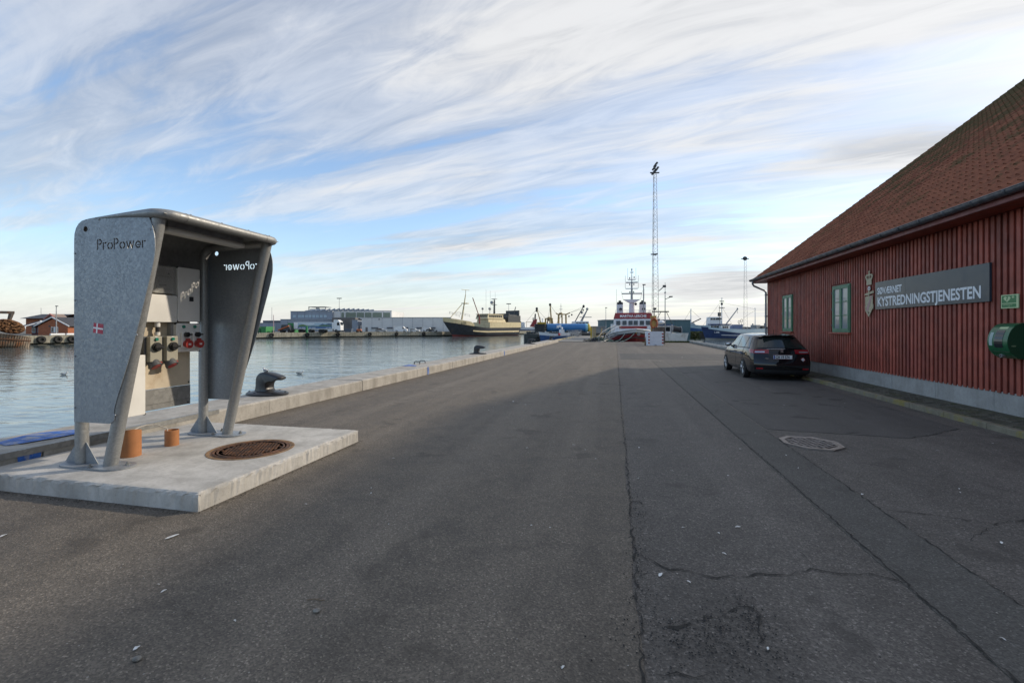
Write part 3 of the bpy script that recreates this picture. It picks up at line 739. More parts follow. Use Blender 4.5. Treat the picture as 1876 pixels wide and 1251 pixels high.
# ------------------------------------------------------------------ name sign
def wallmap(x, yr, z0): return lambda u, v, w: (x - w, yr - u, z0 + v)
sg = thing('name_sign', 'long slate grey sign board with white Danish lettering on the red wall', 'sign', (WX-.06, 12.28, 2.15))
M_SIGN = pm('slate_sign', (.045, .060, .078), .14, var=.04, spec=.35)
for ya, yb in ((12.905, 14.21), (10.35, 12.900)):
    b = B(); b.box(WX-.075, WX-.035, ya, yb, 2.15, 2.885); b.build('panel', M_SIGN, sg, bevel=.002, segs=1, world=True)
b = B(); b.box(WX-.034, WX-.028, 10.4, 14.15, 2.2, 2.84); b.build('backing', M_BLACK, sg, world=True)
M_LET = pm('white_lettering', (.72, .75, .78), .35, var=.02)
b = B(); textb(b, 'SØVÆRNET', .24, wallmap(WX-.0755, 14.10, 2.555), .003, sx=.84, bold=.007); b.build('lettering', M_LET, sg, world=True, fix=False)
b = B(); textb(b, 'KYSTREDNINGSTJENESTEN', .335, wallmap(WX-.0755, 14.10, 2.235), .003, sx=.875, bold=.009); b.build('lettering', M_LET, sg, world=True, fix=False)
# emblem: crown over an anchor and shield
em = thing('wall_emblem', 'cut-out emblem of gold crown, anchor and striped shield left of the sign', 'emblem', (WX-.05, 14.55, 2.15))
M_GOLD = pm('dull_gold', (.42, .37, .25), .5, metal=.2, var=.15, vs=14)
EMX = WX-.05
def epl(pts, mat, name, d=0.0, holes=(), t=.012):
    b = B(); b.plate(pts, lambda u, v, w: (EMX - d - w, 14.55 - u, 2.15 + v), t, holes); return b.build(name, mat, em, world=True)
epl([(-.13,.70),(.13,.70),(.12,.80),(.19,.93),(.16,.99),(.09,1.00),(.05,.985),(.035,1.02),(.02,1.03),(.02,1.05),(.045,1.05),(.045,1.07),(.02,1.07),(.02,1.10),(-.02,1.10),(-.02,1.07),(-.045,1.07),(-.045,1.05),(-.02,1.05),(-.02,1.03),(-.035,1.02),(-.05,.985),(-.09,1.00),(-.16,.99),(-.19,.93),(-.12,.80)], M_GOLD, 'crown', holes=[[(-.13,.90),(-.06,.86),(-.05,.95),(-.10,.96)],[(.13,.90),(.10,.96),(.05,.95),(.06,.86)],[(-.03,.87),(.03,.87),(.025,.95),(-.025,.95)]])
b = B(); b.lathe([(.045-.016, -.006), (.045+.016, -.006), (.045+.016, .006), (.045-.016, .006)], (EMX-.006, 14.55, 2.15+.60), (1, 0, 0), 20, closed=True); b.build('anchor_ring', M_WHITE, em, world=True)
epl([(-.23,.42),(-.21,.47),(0,.49),(.22,.53),(.24,.49),(.22,.455),(.03,.44),(-.05,.415)], M_GOLD, 'anchor_stock')
epl([(-.022,.36),(.022,.36),(.022,.56),(-.022,.56)], M_GOLD, 'anchor_shank', d=.0125, t=.006)
sh = [(-.19,.38),(.19,.40),(.185,.20)] + [(.185*math.cos(t), .20-.26*math.sin(t)) for t in np.linspace(.2, 2.94, 14)] + [(-.185,.20)]
epl([(x, y*1.0) for x, y in sh], M_GOLD, 'shield')
epl([(-.13,.02),(-.05,-.03),(.17,.385),(.09,.385)], pm('shield_band', (.40, .24, .24), .5), 'shield_band', d=.0125, t=.004)
epl([(-.19,.12),(-.14,.10),(-.16,.04),(0,-.10),(.16,.06),(.13,.11),(.24,.16),(.235,.02),(.20,.04),(0,-.19),(-.17,-.02)], M_GOLD, 'anchor_fluke', d=.013, t=.006)
# defibrillator sign and cabinet
ds = thing('first_aid_sign', 'small green glow-edged defibrillator sign with heart symbol above green cabinet', 'sign', (WX-.05, 9.92, 2.0))
M_GLOW = pm('pale_lime_edge', (.50, .60, .34), .5, var=.04); M_SGN = pm('sign_green', (.055, .20, .07), .45, var=.05)
dm = lambda d: (lambda u, v, w: (WX-.05 - d - w, 10.10 - u, 2.005 + v))
b = B(); b.plate([(0,0),(.37,0),(.37,.245),(0,.245)], dm(0), .014); b.build('plate', M_GLOW, ds, world=True)
b = B(); b.plate([(.02,.095),(.325,.095),(.325,.228),(.02,.228)], dm(.0145), .001); b.plate([(.02,.018),(.325,.018),(.325,.082),(.02,.082)], dm(.0145), .001); b.build('green_field', M_SGN, ds, world=True)
heart = [(.135 + 16*math.sin(t)**3*.0046, .168 + (13*math.cos(t)-5*math.cos(2*t)-2*math.cos(3*t)-math.cos(4*t))*.0036) for t in np.linspace(0, 6.283, 40)[:-1]]
b = B(); b.plate(heart, dm(.016), .001); b.plate([(.235,.19),(.255,.19),(.255,.172),(.268,.172),(.268,.19),(.288,.19),(.288,.203),(.268,.203),(.268,.221),(.255,.221),(.255,.203),(.235,.203)], dm(.016), .001); b.build('heart_symbol', M_GLOW, ds, world=True)
b = B(); b.plate([(.14,.20),(.115,.16),(.132,.162),(.118,.128),(.155,.172),(.138,.170),(.158,.20)], dm(.0175), .001); b.build('bolt_symbol', M_SGN, ds, world=True)
b = B(); textb(b, 'HJERTESTARTER', .030, dm(.016), .001, sx=.95); b.v = [(x, y-.045, z+.052) for x, y, z in b.v]; n0 = len(b.v); textb(b, 'AED', .026, dm(.016), .001); b.v = b.v[:n0] + [(x, y-.15, z+.026) for x, y, z in b.v[n0:]]; b.build('lettering', M_GLOW, ds, world=True, fix=False)
cab = thing('defibrillator_cabinet', 'rounded green wall cabinet with window beneath the defibrillator sign', 'cabinet', (WX, 9.7, 1.12))
M_CAB = pm('cabinet_green', (.010, .115, .045), .30, var=.06, coat=.2)
prof = [(0, 1.12), (.20, 1.12), (.30, 1.20), (.352, 1.30), (.37, 1.40), (.352, 1.52), (.31, 1.62), (.24, 1.70), (.16, 1.735), (0, 1.74)]
def sm(prof, n=5):
    P = [Vector(p) for p in prof]; out = []
    for i in range(len(P)-1):
        a, b_, c, d = P[max(i-1, 0)], P[i], P[i+1], P[min(i+2, len(P)-1)]
        for k in range(n):
            t = k/n; out.append((0.5*((2*b_) + (c-a)*t + (2*a-5*b_+4*c-d)*t*t + (3*b_-a-3*c+d)*t**3))[:])
    out.append(P[-1][:]); return out
sp_ = [prof[0], prof[1]] + sm(prof[1:-1], 5)[1:] + [prof[-1]]
b = B(); b.plate(sp_, lambda u, v, w: (WX-.03 - u, 9.48 + w, v), .43); b.build('housing', M_CAB, cab, smooth=35, world=True)
b = B(); b.plate([(u*.985, 1.43 + (v-1.43)*.985) for u, v in sp_], lambda u, v, w: (WX-.03 - u, 9.476 + w, v), .003); b.build('end_cap', pm('cabinet_end', (.006, .055, .024), .45), cab, world=True)
arcp = [p for p in sp_ if p[0] > .26]
def curved(ya, yb, za, zb, off, name, mat):
    rows = []
    pts = [p for p in sm(prof[1:-1], 12) if za <= p[1] <= zb and p[0] > .15]
    for yy in (ya, yb): rows.append([(WX-.03 - u - off, yy, v) for u, v in pts])
    b = B(); b.grid(rows); return b.build(name, mat, cab, smooth=60, world=True, fix=False)
curved(9.58, 9.76, 1.30, 1.62, .003, 'window', M_DGLASS)
curved(9.80, 9.87, 1.34, 1.58, .003, 'instruction_label', pm('pale_label', (.40, .52, .50), .5))
curved(9.57, 9.75, 1.635, 1.675, .003, 'name_label', M_GLOW)
b = B(); b.box(WX-.365, WX-.30, 9.479, 9.911, 1.235, 1.240); b.build('seam', M_BLACK, cab, world=True)
b = B(); b.cyl((WX-.27, 9.70, 1.175), (WX-.345, 9.70, 1.165), .030, n=16); lk = b.build('lock', M_STEELG, cab, smooth=40, world=True)
b = B(); b.cyl((WX-.345, 9.70, 1.165), (WX-.350, 9.70, 1.164), .015, n=12); b.build('lock_core', M_RUST, lk, world=True)
b = B(); textb(b, 'AED', .035, lambda u, v, w: (WX-.345+u, 9.4755-w, 1.33+v), .001); b.build('lettering', M_GLOW, cab, world=True, fix=False)
b = B(); b.box(WX-.12, WX-.03, 9.42, 9.50, 1.9, 2.02); b.box(WX-.09, WX-.03, 9.44, 9.48, .9, 1.9); tag(b.build('junction_box', M_STEELG, bevel=.006), 'small grey junction box and conduit at the picture edge beside the cabinet', 'junction box')

# ------------------------------------------------------------------ concrete slab with the power stand
SLZ = .17
b = B(); b.box(-6.465, -3.64, 3.35, 5.97, -.04, SLZ)
bm = bmesh.new()
slab = b.build('concrete_slab', M_SLAB, bevel=.028, segs=2)
bm.from_mesh(slab.data); bmesh.ops.subdivide_edges(bm, edges=[e for e in bm.edges if e.calc_length() > 1.0], cuts=70, use_grid_fill=True)
for v in bm.verts:
    if v.co.z > .05 and (v.co.x > -3.70 or v.co.y < 3.41 or v.co.y > 5.91):
        k = .016 if .12 < v.co.z < .168 else .004; v.co += Vector((random.uniform(-k, k*.3), random.uniform(-k*.3, k), random.uniform(-k, 0)))
bm.to_mesh(slab.data); bm.free()
tag(slab, 'low pale concrete slab with chamfered edges carrying the power stand', 'slab')
# rough dirt line where asphalt meets slab
b = B()
for _ in range(700):
    if random.random() < .5: x, y = random.uniform(-6.3, -3.6), 3.33 - abs(random.gauss(0, .03))
    else: x, y = -3.62 + abs(random.gauss(0, .03)), random.uniform(3.3, 6)
    crumb(b, x, y, random.uniform(.003, .008))
for _ in range(900):
    y = random.uniform(6.0, 30); crumb(b, QX + .02 + abs(random.gauss(0, .05)), y, random.uniform(.003, .009))
stuff(b.build('edge_dirt', pm('edge_dirt_bits', (.10, .09, .075), .95, var=.6, vs=60), road, fix=False))

mh = thing('manhole_cover', 'round rusty cast iron manhole cover set in the pale slab', 'manhole cover', (-4.34, 4.73, SLZ))
b = B(); b.lathe([(.475, -.02), (.475, .004), (.455, .008), (.445, .003), (.43, .003), (.425, -.01)], n=48); b.build('rim', pm('orange_rust', (.20, .12, .06), .9, var=.35, vs=10), mh, smooth=40)
b = B(); b.lathe([(.424, -.01), (.424, .004), (.0, .004)], n=48); pl_ = b.build('plate', M_RUST, mh, smooth=40)
b = B()
for rr in (.395, .355): b.lathe([(rr-.012, .004), (rr-.009, .010), (rr+.009, .010), (rr+.012, .004)], n=48)
for i in range(-7, 8):
    for j in range(-7, 8):
        x, y = i*.045 + (j % 2)*.0225, j*.040
        if x*x+y*y < .315**2: b.frust(x-.017, x+.017, y-.012, y+.012, .004, x-.011, x+.011, y-.007, y+.007, .011)
stuff(b.build('raised_pattern', M_RUST, pl_))

# stencil word cut through the side panels
def stencil(s, ox, oy):
    P = []; x = 0
    def add(pts): P.append([(ox + a*s, oy + c*s) for a, c in pts])
    def ring(cx, cy, ro, ri, a0, a1): add(arc(cx, cy, ro, a0, a1, 14) + arc(cx, cy, ri, a1, a0, 14))
    for ch in 'ProPower':
        if ch == 'P':
            add([(x,0),(x+.13,0),(x+.13,1),(x,1)])
            add([(x+.19,1)] + arc(x+.27,.72,.28,90,-90,12) + [(x+.19,.44),(x+.19,.57)] + arc(x+.27,.72,.15,-90,90,12) + [(x+.19,.87)]); x += .65
        elif ch == 'r':
            add([(x,0),(x+.13,0),(x+.13,.68),(x,.68)]); ring(x+.38,.40,.28,.15,78,138); x += .52
        elif ch == 'o':
            ring(x+.33,.33,.33,.20,100,260); ring(x+.33,.33,.33,.20,280,440); x += .75
        elif ch == 'w':
            add([(x+a,c) for a, c in ((0,.68),(.14,.68),(.27,.22),(.40,.68),(.53,.68),(.66,.22),(.80,.68),(.94,.68),(.73,0),(.60,0),(.465,.46),(.33,0),(.20,0))]); x += 1.03
        elif ch == 'e':
            ring(x+.33,.33,.33,.20,8,322); add([(x+.19,.26),(x+.66,.26),(x+.66,.35),(x+.19,.35)]); x += .75
    return P
st = thing('power_stand', 'galvanised shore power stand with hooded roof and stencilled side panels on slab', 'power stand', (-5.35, 4.55, SLZ))
LYs, RYs = 3.80, 5.30; TR = .064
outline = sm([(-5.705,.645),(-5.705,1.6),(-5.705,2.58)], 2) + [(-5.70,2.66),(-5.68,2.72),(-5.645,2.765),(-5.60,2.795),(-5.53,2.81)] + [(-5.1,2.822),(-4.76,2.832)] + sm([(-4.76,2.832),(-4.70,2.79),(-4.645,2.66),(-4.622,2.54),(-4.637,2.345),(-4.756,1.939),(-4.921,1.428),(-5.139,.85),(-5.150,.72),(-5.165,.675),(-5.22,.645)], 5)[1:]
hole = [(-5.545 + .030*math.cos(t), 2.705 + .030*math.sin(t)) for t in np.linspace(0, 6.283, 21)[:-1]]
def screws(Y, dy, par):
    for x, z in ((-5.69, .80), (-5.69, 1.35), (-5.69, 1.95), (-5.69, 2.45), (-5.36, 2.80), (-4.98, 2.81), (-4.68, 2.66), (-4.85, 1.58), (-5.14, .74)):
        b = B(); b.lathe([(.010, 0), (.010, .006), (.005, .009)], (x, Y, z), (0, dy, 0), 10); b.build('screw', M_STEELG, par, world=True, smooth=40)
for side, Y in ((-1, LYs), (1, RYs)):
    b = B(); b.tube([(-5.70, Y, .19), (-5.70, Y, 1.2), (-5.70, Y, 2.55)] + [(-5.52 + .18*math.cos(t), Y, 2.60 + .18*math.sin(t)) for t in np.linspace(math.pi, math.pi/2, 9)] + [(-5.1, Y, 2.79), (-4.62, Y, 2.80)], TR*.92, 20)
    fr = b.build('side_frame', M_GALVT, st, smooth=40, world=True)
    b = B(); b.tube([(-5.30, Y, .185), (-4.98, Y, 1.48), (-4.655, Y, 2.80)], TR, 20); b.build('slanted_leg', M_GALVT, st, smooth=40, world=True)
    pY = Y + side*(TR+.002)
    if side < 0:
        txt = stencil(.117, -5.385, 2.475); b = B(); b.plate(outline, lambda u, v, w: (u, pY - w, v), .005, [hole] + txt)
    else:
        txt = [[(-(u), v) for u, v in L] for L in stencil(.117, 4.775, 2.465)]; b = B(); b.plate(outline, lambda u, v, w: (u, pY + w, v), .005, [hole] + txt)
    sp2 = b.build('side_panel', M_GALV, st, world=True, fix=False)
    screws(pY + side*.005, side, sp2)
    b = B(); pts = [(-5.47 + sx_*.28 + .15*math.cos(R(t)), .15*math.sin(R(t))) for sx_, r0 in ((1, -90), (-1, 90)) for t in range(r0, r0+181, 15)]
    b.plate(pts, lambda u, v, w: (u, Y + v, SLZ + .002 + w), .016); bp = b.build('base_plate', M_GALV, st, world=True, bevel=.003, segs=1)
    for x, y in ((-5.86, .03), (-5.42, -.115), (-5.12, .04), (-5.50, .115)):
        b = B(); b.lathe([(.022, 0), (.022, .014), (.012, .014), (.012, .034), (0, .036)], (x, Y+y, SLZ+.018), n=6); b.build('anchor_bolt', M_GALVD, bp, world=True)
    for sg_ in (-1, 1):
        b = B(); b.plate([(0, .018), (.175, .018), (.165, .03), (.01, .24), (0, .24)], lambda u, v, w: (-5.70 + sg_*(TR-.006+u), Y - .004 + w, SLZ + v), .008); b.build('gusset', M_GALV, bp, world=True)
# roof and back shell
prof = [(-4.52, 2.828), (-5.1, 2.832), (-5.50, 2.818)] + [(-5.50 + .212*math.cos(t), 2.606 + .212*math.sin(t)) for t in np.linspace(math.pi/2, math.pi, 9)[1:]] + [(-5.712, 1.75)]
inn = [(x + (.006 if z < 2.78 else .002), z - (.006 if z > 2.7 else 0)) for x, z in reversed(prof)]
b = B(); b.plate(prof + inn, lambda u, v, w: (u, 3.742 + w, v), 1.616); sh_ = b.build('roof_sheet', M_GALVD, st, smooth=35, world=True)
b = B(); cr = .15; fx = -4.53
path = [(-5.42, 3.737, 2.815), (-5.0, 3.737, 2.828), (fx-cr, 3.737, 2.828)] + [(fx-cr + cr*math.sin(t), 3.737+cr - cr*math.cos(t), 2.828) for t in np.linspace(.2, math.pi/2, 7)] + [(fx, 4.2, 2.828), (fx, 4.9, 2.828)] + [(fx-cr + cr*math.cos(t), 5.363-cr + cr*math.sin(t), 2.828) for t in np.linspace(0, math.pi/2-.2, 7)] + [(fx-cr, 5.363, 2.828), (-5.0, 5.363, 2.828), (-5.42, 5.363, 2.815)]
b.tube(path, [.010, .028] + [.048]*(len(path)-4) + [.028, .010], 18); rim = b.build('roof_rim', M_GALVT, st, smooth=45, world=True)
for yy in (4.05, 4.45, 4.85, 5.2):
    b = B(); b.lathe([(.010, 0), (.010, .007), (.004, .010)], (fx, yy, 2.874), n=10); b.build('screw', M_STEELG, rim, world=True)
for yy in (3.98, 5.12):
    b = B(); b.lathe([(.0495, -.006), (.0505, 0), (.0495, .006)], (fx, yy, 2.828), (0, 1, 0), 18); b.build('joint_ring', M_GALVD, rim, world=True)
# lamp under the roof
b = B(); b.box(-4.93, -4.80, 4.02, 5.06, 2.76, 2.835); lf = b.build('lamp_base', M_STEELG, st, bevel=.015, world=True)
b = B(); b.box(-4.945, -4.785, 4.0, 5.08, 2.70, 2.765); b.build('lamp_cover', pm('milky_plastic', (.66, .65, .61), .35, var=.06), lf, bevel=.03, segs=3, world=True, smooth=60)
# rear panels
M_BEIGE = pm('beige_panel', (.54, .46, .34), .6, var=.10, vs=3, grime=(.30, .19, .09), gthr=.60, gscale=3.0)
M_WBOX = pm('white_plastic', (.74, .73, .69), .45, var=.04, grime=(.40, .35, .27), gthr=.68, gscale=4)
M_GBOX = pm('grey_beige_plastic', (.36, .34, .27), .5, var=.04)
M_DGREY = pm('dark_grey_plastic', (.10, .105, .11), .5, var=.08)
M_SOCKR = pm('socket_red', (.34, .035, .03), .45, var=.06)
M_LAMPG = pm('green_lens', (.02, .22, .15), .25)
b = B(); b.box(-5.67, -5.66, 3.94, 5.055, .89, 2.40); b.build('mounting_panel', M_BEIGE, st, world=True)
b = B(); b.box(-5.675, -5.655, 3.94, 5.055, .63, .885); b.box(-5.655, -5.648, 3.94, 5.055, .70, .705); b.build('lower_panel', M_GALVD, st, world=True)
for y, z in ((4.40, .655), (5.02, .655), (4.39, .905), (5.03, .925)):
    b = B(); b.lathe([(.011, 0), (.011, .007), (.004, .009)], (-5.655, y, z), (1, 0, 0), 10); b.build('screw', M_STEELD, st, world=True)
def ebox(name, y0, y1, z0, z1, x1, mat, x0=-5.655, bev=.012, plugs=True):
    b = B(); b.box(x0, x1-.022, y0, y1, z0, z1); bo = b.build(name, mat, st, bevel=bev*.6, world=True)
    b = B(); b.box(x1-.019, x1, y0-.002, y1+.002, z0-.002, z1+.002); b.build('cover', mat, bo, bevel=bev, segs=3, world=True, smooth=60)
    if plugs:
        for yy in (y0+.004, y1-.004):
            for zz_ in (z0+.004, z1-.004):
                b = B(); b.cyl((x1-.03, yy, zz_), (x1-.002, yy, zz_), .013, n=10); b.build('corner_plug', M_BLACK, bo, world=True)
    return bo
ebox('breaker_box', 4.787, 5.105, 1.735, 2.44, -5.55, M_WBOX)
ebox('cable_box', 4.25, 4.775, 1.725, 2.065, -5.55, M_WBOX)
sk = ebox('socket_box', 4.765, 5.105, 1.34, 1.712, -5.55, M_WBOX)
cbx = ebox('lower_cabinet', 3.93, 4.345, .62, 1.33, -5.52, M_WBOX)
b = B(); b.box(-5.549, -5.543, 4.945, 5.005, 2.005, 2.065); b.build('black_latch', M_BLACK, st, bevel=.004, world=True)
# meter box with clear cover
b = B(); b.box(-5.655, -5.60, 4.50, 4.77, 2.09, 2.43); mb = b.build('meter_box', pm('meter_grey', (.62, .61, .57), .5), st, bevel=.01, world=True)
b = B(); b.box(-5.598, -5.585, 4.53, 4.74, 2.13, 2.39); b.build('meter_plate', pm('meter_plate', (.52, .51, .48), .4), mb, world=True)
b = B(); b.box(-5.584, -5.582, 4.55, 4.72, 2.30, 2.303); b.box(-5.584, -5.582, 4.56, 4.66, 2.185, 2.20); b.box(-5.584, -5.582, 4.68, 4.70, 2.33, 2.35); b.build('printed_lines', M_DGREY, mb, world=True)
m, nt, bs = nmat('clear_cover'); bs.inputs['Base Color'].default_value = (.5, .5, .47, 1); bs.inputs['Alpha'].default_value = .28; bs.inputs['Roughness'].default_value = .12
b = B(); b.box(-5.566, -5.560, 4.495, 4.775, 2.085, 2.435); b.build('clear_cover', m, mb, bevel=.002, world=True)
# red sockets with switches
for yc_ in (4.86, 5.02):
    b = B(); b.box(-5.549, -5.515, yc_-.048, yc_+.052, 1.395, 1.60); so_ = b.build('switched_socket', M_WBOX, st, bevel=.012, world=True)
    b = B(); b.cyl((-5.515, yc_+.005, 1.565), (-5.475, yc_+.005, 1.565), .032, n=18); b.box(-5.475, -5.455, yc_-.025, yc_+.05, 1.556, 1.574); b.build('knob', M_BLACK, so_, smooth=40, world=True)
    b = B(); b.cyl((-5.515, yc_+.008, 1.445), (-5.462, yc_+.008, 1.440), .046, .050, n=24); b.cyl((-5.462, yc_+.008, 1.440), (-5.452, yc_+.008, 1.439), .054, n=24); b.box(-5.50, -5.455, yc_-.01, yc_+.02, 1.485, 1.515); fl = b.build('red_flap', M_SOCKR, so_, smooth=40, world=True)
    b = B(); b.plate([(-.018,-.010),(.018,-.010),(.018,.012),(.004,.012),(.004,.0),(-.004,.0),(-.004,.012),(-.018,.012)], lambda u, v, w: (-5.4515+w, yc_+.008+u, 1.44+v), .001); b.build('flap_mark', M_WHITE, fl, world=True)
    b = B(); b.cyl((-5.55, yc_-.0, 1.668), (-5.53, yc_-.0, 1.668), .018, n=16); b.build('indicator', M_LAMPG, st, smooth=40, world=True)
# large beige rotary switches with angled sockets
for yc_ in (4.455, 4.665):
    b = B(); b.box(-5.655, -5.56, yc_-.095, yc_+.085, 1.245, 1.55); sw = b.build('rotary_switch', M_DGREY, st, bevel=.006, world=True)
    b = B(); b.box(-5.56, -5.50, yc_-.070, yc_+.080, 1.24, 1.548); b.build('front', M_GBOX, sw, bevel=.008, world=True)
    b = B(); b.cyl((-5.50, yc_+.006, 1.42), (-5.475, yc_+.006, 1.42), .055, n=24); b.cyl((-5.475, yc_+.006, 1.42), (-5.455, yc_+.006, 1.42), .043, n=20)
    b.box(-5.456, -5.435, yc_-.045, yc_+.06, 1.408, 1.432); b.build('rotary_knob', M_BLACK, sw, smooth=40, world=True)
    b = B(); b.cyl((-5.50, yc_+.004, 1.513), (-5.482, yc_+.004, 1.513), .019, n=16); b.build('indicator', M_LAMPG, sw, smooth=40, world=True)
    b = B(); b.box(-5.4995, -5.497, yc_-.012, yc_+.018, 1.535, 1.546); b.build('number_tag', M_WHITE, sw, world=True)
    d_ = Vector((.55, .10, -.83)).normalized(); o_ = Vector((-5.565, yc_+.0, 1.26))
    b = B(); b.cyl(o_, o_ + d_*.075, .060, .064, n=24); b.cyl(o_ + d_*.075, o_ + d_*.10, .070, n=24); cp_ = b.build('angled_socket', M_DGREY, sw, smooth=40, world=True)
    b = B(); b.cyl(o_ + d_*.1005, o_ + d_*.106, .050, n=24); b.build('red_insert', M_SOCKR, cp_, world=True)
    b = B(); b.box(-5.505, -5.47, yc_+.015, yc_+.055, 1.215, 1.238); b.build('red_latch', M_SOCKR, cp_, world=True)
b = B(); b.cyl((-5.60, 4.555, 1.56), (-5.60, 4.555, 1.60), .030, n=14); b.cyl((-5.60, 4.555, 1.665), (-5.60, 4.555, 1.725), .030, n=14); b.build('cable_gland', M_WBOX, st, smooth=40, world=True)
b = B(); b.cyl((-5.60, 4.555, 1.60), (-5.60, 4.555, 1.665), .021, n=14); b.build('conduit', M_BLACK, st, smooth=40, world=True)
b = B(); b.box(-5.655, -5.60, 4.73, 4.765, 1.35, 1.715); b.build('side_duct', pm('duct_grey', (.30, .30, .29), .5), st, world=True)
# Danish flag sticker on the side panel
fk = B(); fm = lambda u, v, w: (-5.44 + u*.985 + v*.10, LYs-TR-.0075 - w, 1.602 + v - u*.12)
fk.plate([(0,0),(.135,0),(.135,.105),(0,.105)], fm, .0008); fl = fk.build('flag_sticker', pm('flag_red', (.42, .03, .06), .5), st, world=True)
b = B(); fm2 = lambda u, v, w: (-5.44 + u*.985 + v*.10, LYs-TR-.0085 - w, 1.602 + v - u*.12); b.plate([(0,.044),(.042,.044),(.042,0),(.060,0),(.060,.044),(.135,.044),(.135,.061),(.060,.061),(.060,.105),(.042,.105),(.042,.061),(0,.061)], fm2, .0006); b.build('white_cross', M_WHITE, fl, world=True)

st.location.x += .035; MW[st.name] = Matrix.Translation(st.location)
# plastic duct ends and the pale cable
M_TERRA = pm('terracotta_plastic', (.38, .155, .055), .6, var=.08, vs=8)
def ductend(name, x, y, r, h, slope, label):
    b = B(); n = 28; vs = []
    for rr in (r, r-.007):
        for top in (0, 1):
            for i in range(n):
                a = 2*math.pi*i/n; z = (h + slope*math.cos(a+.6)*r if top else 0); vs.append((x + rr*math.cos(a), y + rr*math.sin(a), SLZ + z))
    q = lambda k, i: k*n + i % n
    fs = [(q(0,i), q(0,i+1), q(1,i+1), q(1,i)) for i in range(n)] + [(q(2,i+1), q(2,i), q(3,i), q(3,i+1)) for i in range(n)] + [(q(1,i), q(1,i+1), q(3,i+1), q(3,i)) for i in range(n)]
    b.add(vs, fs); o = b.build(name, M_TERRA, smooth=40, loc=(x, y, SLZ)); return tag(o, label, 'pipe')
ductend('duct_pipe', -5.48, 4.17, .100, .285, .35, 'wider orange brown duct pipe with slanting top behind the slanted leg')
ductend('duct_pipe', -5.47, 4.665, .076, .195, .0, 'narrower orange brown duct pipe stub with level top on the slab')
b = B(); b.tube(sm([(-5.48,4.17,SLZ+.10),(-5.52,4.22,SLZ+.27),(-5.62,4.34,SLZ+.275),(-5.68,4.47,SLZ+.27),(-5.62,4.58,SLZ+.27),(-5.52,4.63,SLZ+.22),(-5.47,4.66,SLZ+.10)], 6) if False else [(-5.50,4.19,SLZ+.12),(-5.53,4.24,SLZ+.28),(-5.60,4.36,SLZ+.285),(-5.62,4.46,SLZ+.29),(-5.58,4.56,SLZ+.275),(-5.51,4.63,SLZ+.22),(-5.49,4.65,SLZ+.08)], .008, 8)
tag(b.build('cable', pm('pale_cable', (.42, .40, .36), .5), smooth=50), 'pale cable looping between the two orange brown duct pipes', 'cable')

# ------------------------------------------------------------------ bollards
def bollard():
    t = thing('bollard', 'x', 'bollard', (0, 0, 0), group='black mooring bollards along the quay kerb')
    b = B(); pts = [(.46*math.cos(a), .33*math.sin(a)) for a in np.linspace(0, 6.283, 33)[:-1]]
    n = len(pts); vs = []
    for k, z in ((1, 0), (1, .03), (.93, .05), (.5, .075)): vs += [(x*k, y*k, z) for x, y in pts]
    b.add(vs, [(i*n+j, i*n+(j+1) % n, (i+1)*n+(j+1) % n, (i+1)*n+j) for i in range(3) for j in range(n)] + [tuple(range(n-1,-1,-1)), tuple(3*n+j for j in range(n))])
    b.build('base', M_BLACK, t, smooth=45)
    b = B(); sil = sm([(-.24,.05),(-.20,.11),(-.185,.22),(-.185,.34),(-.155,.43),(-.08,.49),(.03,.50),(.16,.475),(.29,.44),(.37,.40),(.365,.36),(.28,.335),(.15,.325),(.08,.27),(.065,.16),(.10,.09),(.20,.05)], 4)
    n = len(sil); vs = []; lay = ((-.125, .80), (-.115, .91), (-.085, .98), (-.04, 1), (.04, 1), (.085, .98), (.115, .91), (.125, .80))
    for y, k in lay: vs += [(((x+.03)*k-.03)*1.12, y*(1.0 if z < .3 else .95), .05+(z-.05)*(k*.5+.5)*.92 if z > .05 else z) for x, z in sil]
    b.add(vs, [(i*n+j, i*n+(j+1) % n, (i+1)*n+(j+1) % n, (i+1)*n+j) for i in range(len(lay)-1) for j in range(n)] + [tuple(range(n)), tuple((len(lay)-1)*n+j for j in reversed(range(n)))])
    b.build('post', M_BLACK, t, smooth=60)
    for a in np.linspace(.4, 6.683, 7)[:-1]:
        b = B(); b.lathe([(.022, 0), (.022, .018), (.01, .024)], (.40*math.cos(a), .27*math.sin(a), .045), n=6); b.build('bolt', M_BLACK, t)
    return t
bl = bollard()
for k, (y_, lab) in enumerate(((8.1, 'large black mooring bollard on the kerb just behind the power stand'), (23.0, 'second black mooring bollard along the kerb, beyond the blue paint mark'), (38.2, 'third black mooring bollard along the kerb, in front of the dark pontoon'), (51.2, 'farthest black mooring bollard on the kerb before the blue dinghy'))):
    loc = (-7.05, y_, kz(y_)-.004)
    if k == 0: bl.location = loc; bl['label'] = lab; bl.rotation_euler = (0, 0, R(-6))
    else: copy_tree(bl, lab, loc, R(random.uniform(-12, 8)))
